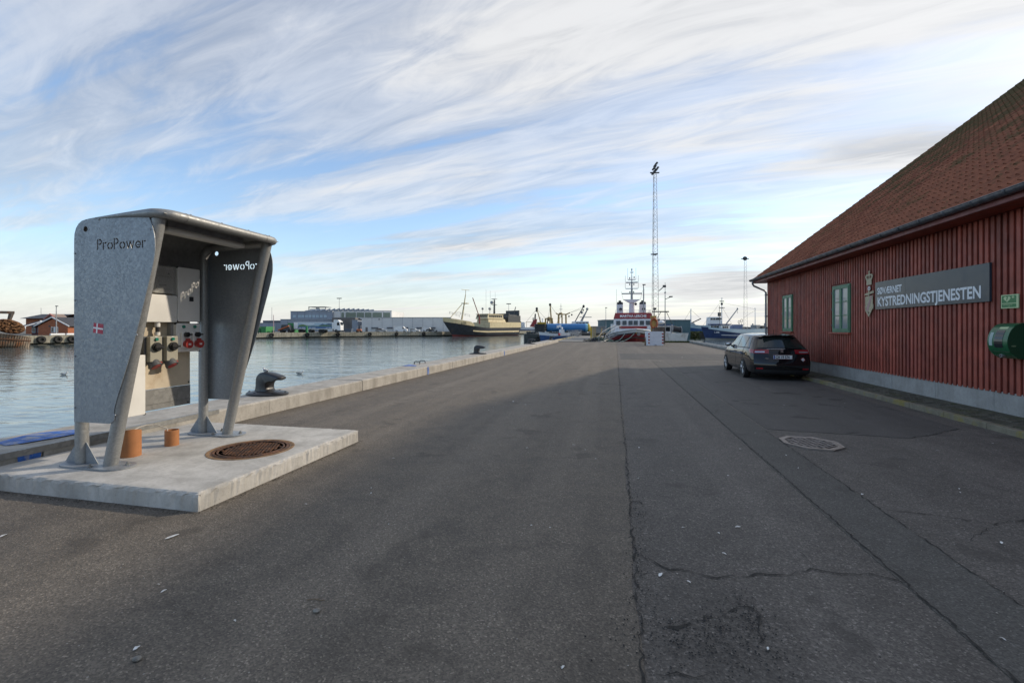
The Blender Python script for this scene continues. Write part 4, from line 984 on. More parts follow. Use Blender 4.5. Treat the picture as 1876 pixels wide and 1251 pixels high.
# ladder grab handle
b = B(); yb = 16.0; zb = kz(yb); b.tube([(-7.42, yb, zb-.3), (-7.42, yb, zb+.07), (-7.39, yb, zb+.10), (-7.23, yb, zb+.10), (-7.20, yb, zb+.07), (-7.20, yb, zb)], .018, 10); b.tube([(-7.42, yb+.5, zb-.3), (-7.42, yb+.5, zb+.07), (-7.39, yb+.5, zb+.10), (-7.23, yb+.5, zb+.10), (-7.20, yb+.5, zb+.07), (-7.20, yb+.5, zb)], .018, 10)
for k in range(4): b.cyl((-7.52, yb, zb-.3-.25*k), (-7.52, yb+.5, zb-.3-.25*k), .015, n=8)
b.cyl((-7.52, yb, zb-1.3), (-7.42, yb, zb-.25), .02, n=8); b.cyl((-7.52, yb+.5, zb-1.3), (-7.42, yb+.5, zb-.25), .02, n=8)
tag(b.build('quay_ladder', M_STEELD, smooth=40), 'steel quay ladder with two hooped grab handles at the blue mark', 'ladder')

# gully grate in the road
gg = thing('gully_grate', 'octagonal cast iron gully grate in the road near the warehouse', 'grate', (2.72, 7.28, 0))
oct_ = [(2.369,7.488),(2.349,7.169),(2.554,6.929),(2.852,6.890),(3.077,7.091),(3.103,7.416),(2.889,7.654),(2.539,7.666)]
gc = Vector((2.724, 7.290)); inner = [(gc + (Vector(p)-gc)*.80)[:] for p in oct_]
M_IRON = pm('worn_iron', (.24, .21, .19), .45, metal=.5, var=.2, vs=12)
b = B(); b.plate(oct_, lambda u, v, w: (u, v, .001+w), .016, [inner]); b.build('frame', M_IRON, gg, bevel=.004, segs=1, world=True)
b = B(); b.plate(inner, lambda u, v, w: (u, v, .0085+w), .001); b.build('pit', pm('pit_shade', (.008, .008, .008), .9), gg, world=True)  # flat black sheet; the darkness of the hollow is put into its colour
ia = R(38); ex, ey = Vector((math.cos(ia), math.sin(ia))), Vector((-math.sin(ia), math.cos(ia)))
def inside(p, poly):
    c = False
    for (x1, y1), (x2, y2) in zip(poly, poly[1:] + poly[:1]):
        if (y1 > p[1]) != (y2 > p[1]) and p[0] < (x2-x1)*(p[1]-y1)/(y2-y1)+x1: c = not c
    return c
def bar(p, q, w, b, z0, z1):
    p, q = Vector(p), Vector(q); d = (q-p).normalized(); nn = Vector((-d.y, d.x))*w/2
    vs = [(*(p-nn), z0), (*(q-nn), z0), (*(q+nn), z0), (*(p+nn), z0), (*(p-nn*.7), z1), (*(q-nn*.7), z1), (*(q+nn*.7), z1), (*(p+nn*.7), z1)]
    b.add(vs, [(3,2,1,0),(4,5,6,7),(0,1,5,4),(1,2,6,5),(2,3,7,6),(3,0,4,7)])
for k in range(-4, 5):
    o = gc + ey*k*.066; ts = [t for t in np.linspace(-.5, .5, 201) if inside(o + ex*t, inner)]
    if len(ts) > 3: b = B(); bar(o+ex*ts[0], o+ex*ts[-1], .020, b, .009, .016); b.build('grate_bar', M_IRON, gg, world=True)
b = B()
for k in range(-4, 4):
    for j in range(-7, 8):
        o = gc + ey*(k+.0)*.066 + ex*(j*.085 + (k % 2)*.042)
        if inside(o, inner) and inside(o + ey*.066, inner): bar(o, o + ey*.066, .018, b, .009, .0155)
stuff(b.build('cross_webs', M_IRON, gg, world=True))

# ------------------------------------------------------------------ gulls
def gull(name, loc, rz, label, s=1.0, stand=False):
    t = thing(name, label, 'bird', loc, rz, 'gulls in the harbour')
    b = B(); z0 = .10 if stand else 0.0
    b.tube([(-.20*s,0,z0+.07*s),(-.15*s,0,z0+.065*s),(-.06*s,0,z0+.06*s),(.04*s,0,z0+.06*s),(.11*s,0,z0+.085*s),(.135*s,0,z0+.125*s),(.15*s,0,z0+.15*s),(.185*s,0,z0+.15*s),(.20*s,0,z0+.148*s),(.225*s,0,z0+.142*s)], [.008*s,.03*s,.065*s,.068*s,.05*s,.034*s,.036*s,.028*s,.010*s,.004*s], 12)
    b.build('body', pm('gull_white', (.62, .62, .60), .7, var=.06), t, smooth=70)
    for sg_ in (-1, 1):
        b = B(); b.tube([(.06*s,sg_*.055*s,z0+.085*s),(-.05*s,sg_*.062*s,z0+.092*s),(-.14*s,sg_*.035*s,z0+.075*s),(-.20*s,sg_*.015*s,z0+.075*s)], [.012*s,.028*s,.020*s,.006*s], 8); b.build('wing', pm('gull_grey', (.20, .20, .21), .7), t, smooth=60)
    if stand:
        for sg_ in (-1, 1): b = B(); b.cyl((0, sg_*.025*s, 0), (0, sg_*.025*s, z0+.01), .006, n=6); b.build('leg', M_RUST, t)
q = gp(549, 685, -1.3); gull('gull', (q.x, q.y, -1.31), R(20), 'small gull floating on the water right of the power stand', 1.2)
q = gp(117, 687, -1.3); gull('gull', (q.x, q.y, -1.31), R(15), 'small gull floating on the water left of the power stand', 1.2)
gull('gull', (-7.09, 8.1, kz(8.1)+.455), R(160), 'small brownish gull perched on top of the nearest bollard', .5)

# ------------------------------------------------------------------ black estate car
def pchip(xs, ys, x):
    xs = np.asarray(xs, float); ys = np.asarray(ys, float); h = np.diff(xs); dl = np.diff(ys)/h; n = len(xs); m = np.zeros(n)
    m[0], m[-1] = dl[0], dl[-1]
    for i in range(1, n-1):
        if dl[i-1]*dl[i] > 0:
            w1, w2 = 2*h[i]+h[i-1], h[i]+2*h[i-1]; m[i] = (w1+w2)/(w1/dl[i-1]+w2/dl[i])
    x = np.clip(np.asarray(x, float), xs[0], xs[-1]); k = np.clip(np.searchsorted(xs, x) - 1, 0, n-2); t = (x-xs[k])/h[k]
    return (2*t**3-3*t**2+1)*ys[k] + (t**3-2*t**2+t)*h[k]*m[k] + (-2*t**3+3*t**2)*ys[k+1] + (t**3-t**2)*h[k]*m[k+1]
CL = 4.58
#        y:    0     .25   .8    1.6   2.3   2.75  3.15  3.55  4.1   4.45  4.58
SY = [0, .25, .8, 1.6, 2.3, 2.75, 3.2, 3.55, 4.1, 4.42, 4.58]
HW = [.80, .865, .895, .90, .90, .90, .895, .885, .85, .78, .66]     # half width at the waist
ZB = [.98, .985, .985, .97, .955, .945, .93, .90, .82, .72, .62]     # waist line
ZT = [1.40, 1.42, 1.455, 1.475, 1.475, 1.445, 1.25, .965, .86, .74, .63]  # centre line top
ZR = [1.31, 1.335, 1.37, 1.39, 1.385, 1.355, 1.17, .945, .835, .725, .622] # top side edge
WR = [.56, .60, .635, .65, .64, .625, .655, .72, .72, .66, .55]      # half width of the top edge
def sec(y):
    hw, zb, zt_, zr, wr = (float(pchip(SY, a, y)) for a in (HW, ZB, ZT, ZR, WR))
    return [(.80*hw, .19), (.955*hw, .235), (.985*hw, .34), (.995*hw, .50), (1.0*hw, .66), (.985*hw, .82), (.955*hw, zb-.035), (.925*hw, zb+.01), (wr, zr), (wr*.90, zr+(zt_-zr)*.55), (wr*.5, zr+(zt_-zr)*.9), (0, zt_)]
NV = 11
REAR = [.06, .02, .0, -.005, .03, .08, .115, .15, .53, .46, .42, .40]      # how far each row is set in at the tail
FRONT = [.12, .04, .0, .0, .02, .05, .05, .05, .05, .05, .05, .05]
def Sf(y, v):
    s = sec(y); vs_ = list(range(NV+1))
    x = float(pchip(vs_, [p[0] for p in s], v)); z = float(pchip(vs_, [p[1] for p in s], v))
    k = max(0.0, 1-y/1.1)**1.5; kf = max(0.0, 1-(CL-y)/.8)
    yy = y + k*float(pchip(vs_, REAR, v)) - kf*float(pchip(vs_, FRONT, v))
    return Vector((x, yy, z))
def Cap(s, v):       # tail surface
    e = Sf(0, v); vs_ = list(range(NV+1))
    bow = float(pchip(vs_, [.10, .12, .13, .13, .12, .11, .10, .10, .10, .08, .04, 0], v)); cz = float(pchip(vs_, [0, 0, 0, 0, 0, 0, .01, .015, .075, .06, .02, 0], v))
    return Vector((s*e.x, e.y - bow*(1-abs(s)**2.2), e.z + cz*(1-s*s)))
car = thing('parked_car', 'black estate car parked against the pavement beside the red warehouse', 'car', (5.10, 15.80, 0), R(-1.2))
m, nt, bs = nmat('black_car_paint'); bs.inputs['Base Color'].default_value = (.006, .006, .007, 1); bs.inputs['Roughness'].default_value = .25; bs.inputs['Specular IOR Level'].default_value = .05; bs.inputs['Coat Weight'].default_value = 1.0; bs.inputs['Coat Roughness'].default_value = .02
nt.links.new(ramp(nt, noise(nt, pos(nt), 8, 5), [(.3, .45), (.7, .55)]), bs.inputs['Roughness'])
M_CAR = m
M_CGL = glass_dark('car_glass', (.020, .026, .024), .02)
M_TRIM = pm('black_trim', (.012, .012, .013), .6, var=.1)
M_CHROME = pm('chrome', (.60, .61, .63), .18, metal=1.0, var=.05)
M_TAIL = pm('tail_lamp_red', (.30, .008, .015), .12, var=.05, coat=.6)
M_LENS = pm('clear_lens', (.55, .55, .58), .1, metal=.6)
M_ALLOY = pm('alloy', (.42, .43, .45), .3, metal=.85, var=.06)
ys_ = np.linspace(0, CL, 64); vv = np.linspace(0, NV, 34)
b = B()
for sgn in (1, -1):
    rows = [[(sgn*p.x, p.y, p.z) for p in (Sf(y, v) for v in vv)] for y in ys_]
    if sgn < 0: rows = [list(reversed(r)) for r in rows]
    b.grid(rows)
b.grid([[tuple(Cap(s, v)) for v in vv] for s in np.linspace(1, -1, 25)])
fr_ = [[(s*Sf(CL, v).x, Sf(CL, v).y + .14*(1-s*s), Sf(CL, v).z) for v in vv] for s in np.linspace(-1, 1, 15)]
b.grid(fr_); b.box(-.70, .70, .25, CL-.3, .17, .25)
body = b.build('body', M_CAR, car, smooth=40)
def npatch(f, us, vs, off, sgn=1):
    rows = []
    for u in us:
        r = []
        for v in vs:
            p = f(u, v); e = 1e-3
            du = f(u+e, v)-f(u-e, v) if f is not Sf else Sf(min(u+e, CL), v)-Sf(max(u-e, 0), v); dv = f(u, min(v+e, NV))-f(u, max(v-e, 0)); n = du.cross(dv)
            if n.length > 0: n.normalize()
            ref = Vector((0, -1, .1)) if f is Cap else Vector((1, 0, .25))
            if n.dot(ref) < 0: n = -n
            q = p + n*off; r.append((sgn*q.x, q.y, q.z))
        rows.append(r)
    return rows
def patch(name, mat, f, u0, u1, v0, v1, off=.004, parent=car, sgn=1, nu=10, nv=6, slope=0.0, slope1=None):
    b = B(); s1 = slope if slope1 is None else slope1
    us, vs = np.linspace(0, 1, nu), np.linspace(v0, v1, nv); rows = []
    for t in us:
        r = []
        for k, v in enumerate(vs):
            a = k/(nv-1); u = (u0 + slope*a)*(1-t) + (u1 + s1*a)*t
            r.append(npatch(f, [u], [v], off, sgn)[0][0])
        rows.append(r)
    b.grid(rows); return b.build(name, mat, parent, smooth=60, fix=False)
for sgn in (-1, 1):
    patch('rear_side_window', M_CGL, Sf, .42, 1.02, 7.12, 7.90, sgn=sgn, slope=.16, slope1=-.05)
    for nm, u0, u1, s0, s1 in (('rear_door', 1.06, 1.98, 0, .0), ('front_door', 2.0, 3.10, 0, -.05)):
        d = patch(nm, M_CAR, Sf, u0, u1, 1.9, 7.0, off=.006, sgn=sgn, nu=14, nv=14, slope=s0, slope1=s1)
        w0, w1, a0, a1 = (1.08, 1.92, -.04, .02) if nm == 'rear_door' else (1.98, 3.12, .02, -.42)
        patch('window', M_CGL, Sf, w0, w1, 7.12, 7.90, off=.006, parent=d, sgn=sgn, slope=a0, slope1=a1)
        hy = u0 + .16; p = Sf(hy, 5.2); b = B(); b.tube([(sgn*(p.x+.005), hy-.10, p.z), (sgn*(p.x+.035), hy-.07, p.z+.003), (sgn*(p.x+.035), hy+.07, p.z), (sgn*(p.x+.005), hy+.10, p.z-.003)], .012, 8); b.build('handle', M_CAR, d, smooth=60)
    patch('window_trim', M_TRIM, Sf, .40, 3.12, 6.95, 7.10, off=.008, sgn=sgn, nu=30)
    p = Sf(3.02, 7.2); b = B(); b.ell((sgn*(p.x+.13), 3.00, p.z+.06), .115, .07, .075, 12, 8); b.cyl((sgn*(p.x-.02), 3.02, p.z), (sgn*(p.x+.07), 3.0, p.z+.03), .022, n=8); mr = b.build('wing_mirror', M_CAR, car, smooth=60)
    b = B(); b.ell((sgn*(p.x+.13), 2.945, p.z+.06), .095, .02, .058, 12, 8); b.build('mirror_glass', M_CHROME, mr, smooth=60)
    # tail lamps wrap from the side onto the tailgate
    tl_ = patch('tail_lamp', M_TAIL, Cap, sgn*.47, sgn*1.0, 5.15, 6.3, off=.012, nv=6)
    patch('lamp_wrap', M_TAIL, Sf, .0, .26, 5.2, 6.25, off=.012, parent=tl_, sgn=sgn, slope=0, slope1=.10)
    patch('lens_strip', M_LENS, Cap, sgn*.62, sgn*.96, 5.35, 5.65, off=.016, parent=tl_)
    patch('reflector', M_TAIL, Cap, sgn*.70, sgn*.93, 2.12, 2.42, off=.006)
    patch('roof_rail', M_CHROME, Sf, .55, 2.45, 8.25, 8.42, off=.03, sgn=sgn, nu=24, nv=3)
    for k, y_ in enumerate((.98, 3.71)):
        hw = float(pchip(SY, HW, y_)); ws = thing('w', 'w', 'w') if False else None
        b = B(); b.cyl((sgn*(hw-.12), y_, .325), (sgn*(hw+.003), y_, .335), .352, .350, n=40); b.build('wheel_arch', M_TRIM, car, smooth=40)
        o = (sgn*(hw-.19), y_, .315); ax = (sgn, 0, 0)
        b = B(); b.lathe([(.21, 0), (.29, .0), (.312, .02), (.316, .06), (.316, .15), (.310, .19), (.29, .212), (.225, .214), (.222, .19), (.222, .02)], o, ax, 40, closed=True)
        ty = b.build('wheel', M_RUBBER, car, smooth=40)
        b = B(); b.lathe([(.222, .10), (.222, .205), (.208, .207), (.205, .16), (.20, .12), (.0, .10)], o, ax, 40); b.build('rim', pm('rim_inner', (.14, .14, .145), .4, metal=.6), ty, smooth=40)
        b = B(); b.lathe([(.205, .185), (.219, .209), (.222, .205), (.21, .18)], o, ax, 40, closed=True); b.lathe([(.045, .15), (.045, .195), (.03, .20), (0, .20)], o, ax, 16)
        for q_ in range(5):
            for da in (-.16, .16):
                a = q_*2*math.pi/5 + .3
                p0 = Vector((0, math.cos(a)*.035, math.sin(a)*.035)); p1 = Vector((0, math.cos(a+da)*.21, math.sin(a+da)*.21))
                b.cyl(Vector(o) + Vector((sgn*.190, 0, 0)) + p0, Vector(o) + Vector((sgn*.198, 0, 0)) + p1, .026, .020, n=6)
        b.build('spokes', M_ALLOY, ty, smooth=40)
rw = patch('rear_window', M_CGL, Cap, -.90, .90, 7.15, 7.93, off=.004, nu=20)
patch('tailgate_lip', M_CHROME, Cap, -.55, .15, 6.72, 6.82, off=.010, nu=16, nv=3)
b = B(); b.tube([(.20, -.12+.16, 1.03), (.45, .05, 1.015), (.60, .09, 1.00)], .012, 6); b.build('rear_wiper', M_TRIM, car)
patch('bumper_lower', M_TRIM, Cap, -.98, .98, .0, 2.0, off=.006, nu=20)
b = B(); b.box(-.44, .44, .32, .52, 1.385, 1.415); b.build('spoiler', M_CAR, car, bevel=.012)
b = B(); b.cyl((0, .85, 1.46), (0, .80, 1.60), .008, .004, n=6); b.build('aerial', M_TRIM, car)
# number plate, emblem, model badge and round sticker
cp = Cap(0, 4.35); py_ = cp.y - .030
b = B(); b.box(-.265, .265, py_, py_+.02, .685, .805); npz = b.build('number_plate', M_WHITE, car, bevel=.004, segs=1)
b = B(); b.box(-.260, -.222, py_-.002, py_-.0005, .69, .80); b.build('blue_band', pm('plate_blue', (.02, .07, .32), .4), npz)
b = B(); textb(b, 'CH 19 574', .125, lambda u, v, w: (-.205 + u, py_ - .002, .700 + v), 0, sx=.70, bold=.004); b.build('lettering', M_BLACK, npz, fix=False)
b = B(); b.box(-.268, .268, py_-.001, py_+.001, .680, .686); b.box(-.268, .268, py_-.001, py_+.001, .804, .810); b.build('plate_edge', M_SOCKR, npz)
le = Cap(0, 5.75); ly = le.y - .014
lion = [(-.035,-.06),(-.015,-.06),(-.01,-.02),(.012,-.03),(.02,-.06),(.042,-.055),(.032,-.015),(.02,.01),(.045,.02),(.04,.035),(.012,.03),(.005,.045),(.02,.06),(.0,.072),(-.02,.06),(-.03,.03),(-.05,.02),(-.048,.005),(-.028,.005),(-.03,-.03)]
b = B(); b.plate(lion, lambda u, v, w: (u*1.05, ly - w, le.z + v*.95), .006); b.build('emblem', M_CHROME, car)
bd = Cap(-.55, 4.2); b = B(); b.box(bd.x-.05, bd.x+.05, bd.y-.012, bd.y-.008, bd.z-.012, bd.z+.012); b.build('model_badge', M_CHROME, car)
sk_ = Cap(.72, 4.05); b = B(); b.cyl((sk_.x, sk_.y-.006, sk_.z), (sk_.x, sk_.y-.012, sk_.z), .060, n=20); stc = b.build('round_sticker', M_SOCKR, car)
b = B(); b.box(sk_.x-.05, sk_.x+.05, sk_.y-.016, sk_.y-.013, sk_.z-.014, sk_.z+.014); b.box(sk_.x-.014, sk_.x+.014, sk_.y-.016, sk_.y-.013, sk_.z-.05, sk_.z+.05); b.build('sticker_cross', M_WHITE, stc)

# ------------------------------------------------------------------ boats
WL = -1.3
def hullrows(L, Bm, sheer, zlow, full=.55, bowp=2.2, wlk=.62, rake=.10, transom=.75, n=30, fs=(0, .25, .45, .7, .85, 1.0)):
    # stations from stern (x=0) to bow (x=L); returns rows[f][station] half breadths
    T = np.linspace(0, 1, n); R_ = []
    for f in fs:
        row = []
        for t in T:
            deck = (transom + (1-transom)*min(1, t/.35)**.7 if t < .35 else 1.0) * (1 - max(0, (t-full)/(1-full))**bowp)
            wat = (transom*.7 + (1-transom*.7)*min(1, t/.4)**.7 if t < .4 else 1.0) * (1 - max(0, (t-full*.7)/(1-full*.7))**(bowp*.75)) * wlk**(.25)
            k = f**1.1; h = Bm/2*(wat*(1-k) + deck*k)*(0.55 + .45*min(1, f/.3))
            z = zlow + (sheer(t)-zlow)*f
            x = t*L*(1-rake*(1-f)*t) - .02*L*(1-t)*f*0
            row.append((x, max(h, 0.0), z))
        R_.append(row)
    return R_
def band(R_, i0, i1, off=0.0):
    b = B()
    for s in (1, -1):
        rows = [[(x, s*(h+off), z) for x, h, z in R_[i]] for i in range(i0, i1+1)]
        if s < 0: rows = rows[::-1]
        b.grid(rows)
    # stern
    rows = [[(R_[i][0][0]-off, R_[i][0][1], R_[i][0][2]), (R_[i][0][0]-off, -R_[i][0][1], R_[i][0][2])] for i in range(i0, i1+1)]; b.grid(rows)
    return b
def deck(R_, i, dz=0.0):
    b = B(); b.grid([[(x, h, z+dz) for x, h, z in R_[i]], [(x, -h, z+dz) for x, h, z in R_[i]]]); return b
def rigging(b, pts, r=.02):
    for p, q in pts: b.cyl(p, q, r, n=5, caps=False)
def rail(b, pts, h, r=.02, mids=(0.5,)):
    for p in pts: b.cyl(p, (p[0], p[1], p[2]+h), r, n=6)
    for k in (*mids, 1.0): b.tube([(p[0], p[1], p[2]+h*k) for p in pts], r, 6)
def panes(parent, pts, mat=None, name='pane'):
    for x0, x1, y0, y1, z0, z1 in pts: b = B(); b.box(x0, x1, y0, y1, z0, z1); b.build(name, mat or M_DGLASS, parent)
M_BRED = pm('boat_red', (.26, .025, .028), .4, var=.08); M_HRED = pm('hull_red', (.24, .022, .026), .45, var=.15, vs=1)
M_BWHITE = pm('boat_white', (.66, .68, .70), .4, var=.05, grime=(.42, .36, .28), gthr=.66, gscale=1.1)
M_BBLUE = pm('hull_blue', (.030, .085, .22), .45, var=.12, vs=1.2, grime=(.10, .09, .09), gthr=.62); M_NAVY = pm('hull_navy', (.028, .052, .14), .42, var=.15, vs=1, grime=(.09, .06, .05), gthr=.66)
M_CREAM = pm('boat_cream', (.56, .47, .28), .5, var=.07, grime=(.34, .24, .13), gthr=.60, gscale=.8); M_HBLACK = pm('hull_black', (.034, .038, .048), .5, var=.25, vs=.8, grime=(.10, .06, .04), gthr=.66, gscale=.6)
M_LBLUE = pm('hull_pale_blue', (.36, .46, .52), .45, var=.06, grime=(.30, .27, .22), gthr=.66); M_MASTY = pm('mast_yellow', (.36, .25, .10), .55, var=.12); M_ORANGE = pm('orange_paint', (.40, .11, .035), .5, var=.12); M_YEL = pm('yellow_paint', (.52, .34, .03), .5, var=.1)
M_GREEN = pm('green_container', (.045, .23, .075), .55, var=.08)

# 1. red and white rescue vessel, bow towards us: +x of the hull points at -Y
rv = thing('rescue_ship', 'red and white rescue ship moored bow-on at the end of the quay', 'ship', (2.45, 86.0, WL), R(-90))
sh1 = lambda t: .95 + 1.90*max(0, (t-.35)/.65)**1.7
Rr = hullrows(30, 7.0, sh1, -.8, full=.72, bowp=3.4, rake=.10, n=60, fs=(0, .3, .6, .845, .885, 1.0))
band(Rr, 0, 3).build('hull', M_HRED, rv, smooth=40)
band(Rr, 3, 4, .03).build('rubbing_strake', M_BLACK, rv, smooth=40)
band(Rr, 4, 5).build('bulwark', M_BWHITE, rv, smooth=40)
b = B(); rr_ = Rr[5]
for s in (1, -1): b.tube([(x, s*h, z) for x, h, z in rr_], .07, 8)
b.build('rail_cap', M_BWHITE, rv, smooth=50)
deck(Rr, 5, -.95).build('deck', pm('deck_grey', (.20, .21, .21), .7), rv)
# superstructure (x runs aft to fore)
b = B(); b.frust(9, 20.5, -2.75, 2.75, .9, 9.2, 20.2, -2.65, 2.65, 4.25); wh_ = b.build('deckhouse', M_BWHITE, rv, bevel=.08)
b = B(); b.frust(8.5, 20.25, -2.68, 2.68, 4.26, 8.6, 19.9, -2.45, 2.45, 5.10); tb = b.build('wheelhouse_band', M_BRED, rv, bevel=.06)
b = B(); textb(b, 'MARTHA LERCHE', .50, lambda u, v, w: (20.25 - v*.40 + .03, u, 4.46 + v), 0, sx=.92, align='CENTER', bold=.010); b.build('lettering', M_WHITE, tb, fix=False)
for y0 in (-2.30, -1.45, -.62, .07, .90, 1.70):
    b = B(); b.frust(20.30, 20.36, y0, y0+.55, 3.38, 20.24, 20.30, y0, y0+.55, 3.98); b.build('window', M_DGLASS, wh_)
b = B(); b.box(20.36, 20.42, -1.85, 1.85, 2.90, 3.22); b.build('red_band', M_BRED, wh_)
b = B(); b.frust(20.44, 22.2, -1.6, 1.6, 1.0, 20.44, 21.6, -1.4, 1.4, 2.7); b.build('fore_casing', M_BWHITE, rv, bevel=.06)
for y0 in (-1.72, 1.72):
    b = B(); b.frust(11.0, 13.4, y0-.48, y0+.48, 5.0, 11.2, 13.2, y0-.46, y0+.46, 6.65); fn_ = b.build('funnel', M_BWHITE, rv, bevel=.10)
    b = B(); b.frust(11.15, 13.25, y0-.48, y0+.48, 6.66, 11.3, 13.1, y0-.42, y0+.42, 7.0); b.cyl((12.2, y0, 7.0), (12.2, y0, 7.28), .22, n=12); b.build('funnel_top', M_BLACK, fn_, bevel=.06)
    b = B(); b.cyl((13.25, y0+.1, 5.85), (13.42, y0+.1, 5.85), .24, n=20); b.build('round_vent', M_BLACK, fn_)
b = B(); rail(b, [(19.7, y, 5.08) for y in np.linspace(-2.4, 2.4, 7)], .40, .022); rail(b, [(x, 2.4, 5.08) for x in (19.7, 17, 14)], .40, .022); rail(b, [(x, -2.4, 5.08) for x in (19.7, 17, 14)], .40, .022); b.build('top_railing', M_BWHITE, rv)
b = B(); b.cyl((15.0, 0, 5.0), (15.0, 0, 6.9), .46, .36, n=14); b.frust(14.5, 15.5, -.36, .36, 6.75, 14.5, 15.5, -1.25, 1.25, 7.25); ms = b.build('mast', M_BWHITE, rv, smooth=40)
b = B(); b.cyl((15, 0, 7.2), (15, 0, 9.9), .19, .11, n=10); b.cyl((15, 0, 9.8), (15, 0, 11.7), .08, .03, n=8); b.cyl((15, 0, 11.6), (15, 0, 11.9), .10, n=8); b.build('pole', M_STEELG, ms, smooth=40)
for z, w in ((8.08, 1.48), (9.75, .86)):
    b = B(); b.box(14.9, 15.12, -w, w, z, z+.15); b.build('radar_bar', pm('radar_blue', (.06, .09, .16), .4), ms, bevel=.02)
for z, w in ((8.85, .97), (10.2, .62), (11.3, .28)):
    b = B(); b.frust(14.8, 15.2, -w, w, z+.10, 14.8, 15.2, -w*.85, w*.85, z); b.build('crosstree', M_BWHITE, ms)
b = B()
for y in (-.95, .95): b.cyl((15, y, 8.9), (15, y, 10.9), .022, n=5)
for y in (-.6, .6): b.cyl((15, y, 10.3), (15, y, 12.0), .020, n=5)
for y, z in ((-.3, 10.5), (.34, 10.6), (-.28, 8.4), (.28, 8.4), (.3, 9.55), (-.3, 9.55)): b.cyl((15, y, z-.14), (15, y, z+.12), .075, n=8)
b.cyl((15.2, .55, 6.55), (15.4, .55, 6.55), .20, n=14)
for y in (-1.25, 1.25): b.cyl((15, y, 7.2), (14.5, y*1.25, 8.6), .018, n=5)
for y in (-2.2, 2.0): b.cyl((11, y, 5), (11, y*1.02, 9.2), .018, n=5)
b.build('antennas', M_STEELD, ms)
# bow railing, gangway, mooring lines
b = B(); st_ = [(x, h, z) for x, h, z in Rr[5] if 20 < x < 28.5]
rail(b, [(x, h*.92, z) for x, h, z in st_[::3]], .8, .02, ()); rail(b, [(x, -h*.92, z) for x, h, z in st_[::3]], .8, .02, ()); b.build('bow_railing', pm('tan_rail', (.40, .36, .30), .5), rv)
b = B(); b.cyl((29.3, .25, 2.3), (29.55, .3, 2.2), .20, n=14); b.build('fairlead', M_STEELG, rv)
b = B(); b.cyl((24.5, .2, 1.2), (24.5, .2, 2.6), .16, n=10); b.cyl((23.8, -.8, 1.2), (23.8, -.8, 2.5), .16, n=10); b.box(23.2, 24.0, .6, 1.4, 1.2, 2.6); b.build('windlass', M_YEL, rv, bevel=.04)
gw = thing('gangway', 'steel gangway with curved handrails leading up to the rescue ship', 'gangway', (-.2, 56.2, 0), 0)
b = B()
for x in (-1.2, -.45):
    b.tube([(x-.6, -1.0, .1), (x-.5, -.6, .75), (x-.1, .2, 1.2), (x+.8, 1.8, 1.75), (x+1.4, 2.8, 2.0)], .022, 6)
    b.tube([(x-.6, -1.0, .1), (x+.1, .4, .35), (x+1.4, 2.8, 1.0)], .035, 6)
    for k in range(5): a = k/4; b.cyl((x-.5+a*1.8, -.8+a*3.4, .12+a*.85), (x-.45+a*1.8, -.7+a*3.3, .85+a*1.1), .025, n=5)
b.build('handrail', M_STEELG, gw)
b = B()
for k in range(10): a = k/9; b.box(-1.75+a*1.9, -1.05+a*1.9, -.95+a*3.6, -.70+a*3.6, .10+a*.85, .14+a*.85)
b.build('treads', M_STEELG, gw)
M_ROPE = pm('pale_green_rope', (.42, .55, .46), .8, var=.1)
for k, (p, q, lab) in enumerate(((Vector((2.3, 56.6, 1.05)), gp(1136, 625.5, .05), 'longer pale green mooring rope from the bow of the rescue ship to the quay'), (Vector((1.15, 57.2, .95)), gp(1127, 625.2, .05), 'shorter pale green mooring rope from the side of the bow of the rescue ship'))):
    b = B(); b.tube([tuple(p.lerp(q, t) - Vector((0, 0, .25*math.sin(math.pi*t)))) for t in np.linspace(0, 1, 9)], .030, 6); tag(b.build('mooring_rope', M_ROPE, smooth=60), lab, 'rope')

# generic small fittings
def mast(parent, x, y, z0, z1, r, mat, name='mast', top=True):
    b = B(); b.cyl((x, y, z0), (x, y, z1), r, r*.55, n=8)
    if top: b.box(x-.25, x+.25, y-.06, y+.06, z1-.1, z1+.06)
    return b.build(name, mat, parent, smooth=40)
def arch(parent, x, w, z0, z1, r, mat):
    b = B(); b.tube([(x, -w, z0), (x, -w*.9, z1-.4), (x, -w*.6, z1), (x, w*.6, z1), (x, w*.9, z1-.4), (x, w, z0)], r, 8); return b.build('gallows', mat, parent, smooth=40)

# 2. dark trawler with cream upperworks
P_b, P_s = far(812, 158), far(943, 190); dv = P_b - P_s; Ltr = dv.length
tr = thing('trawler', 'dark hulled trawler with cream superstructure moored by the pale warehouse', 'ship', (P_s.x, P_s.y, WL), math.atan2(dv.y, dv.x))
sh2 = lambda t: 4.3 + (.0 if t < .62 else 2.1*((t-.62)/.38)**.55)
sh2 = lambda t: 2.9 + .3*(1-t) + 2.3*max(0, (t-.55)/.45)**1.3
Rt = hullrows(Ltr, 8.6, sh2, -.8, full=.62, bowp=2.3, rake=.13, n=40, fs=(0, .24, .34, .62, .8, 1.0))
band(Rt, 0, 1).build('boot_topping', pm('antifouling', (.20, .04, .035), .6), tr, smooth=40)
band(Rt, 1, 5).build('hull', M_HBLACK, tr, smooth=40)
b = B()
for s in (1, -1): b.grid([[(x, s*(h+.08), z+d_) for x, h, z in Rt[3][1:30]] for d_ in (-.28, .28)])
b.build('cream_stripe', M_CREAM, tr)
deck(Rt, 5, -.1).build('deck', M_STEELG, tr)
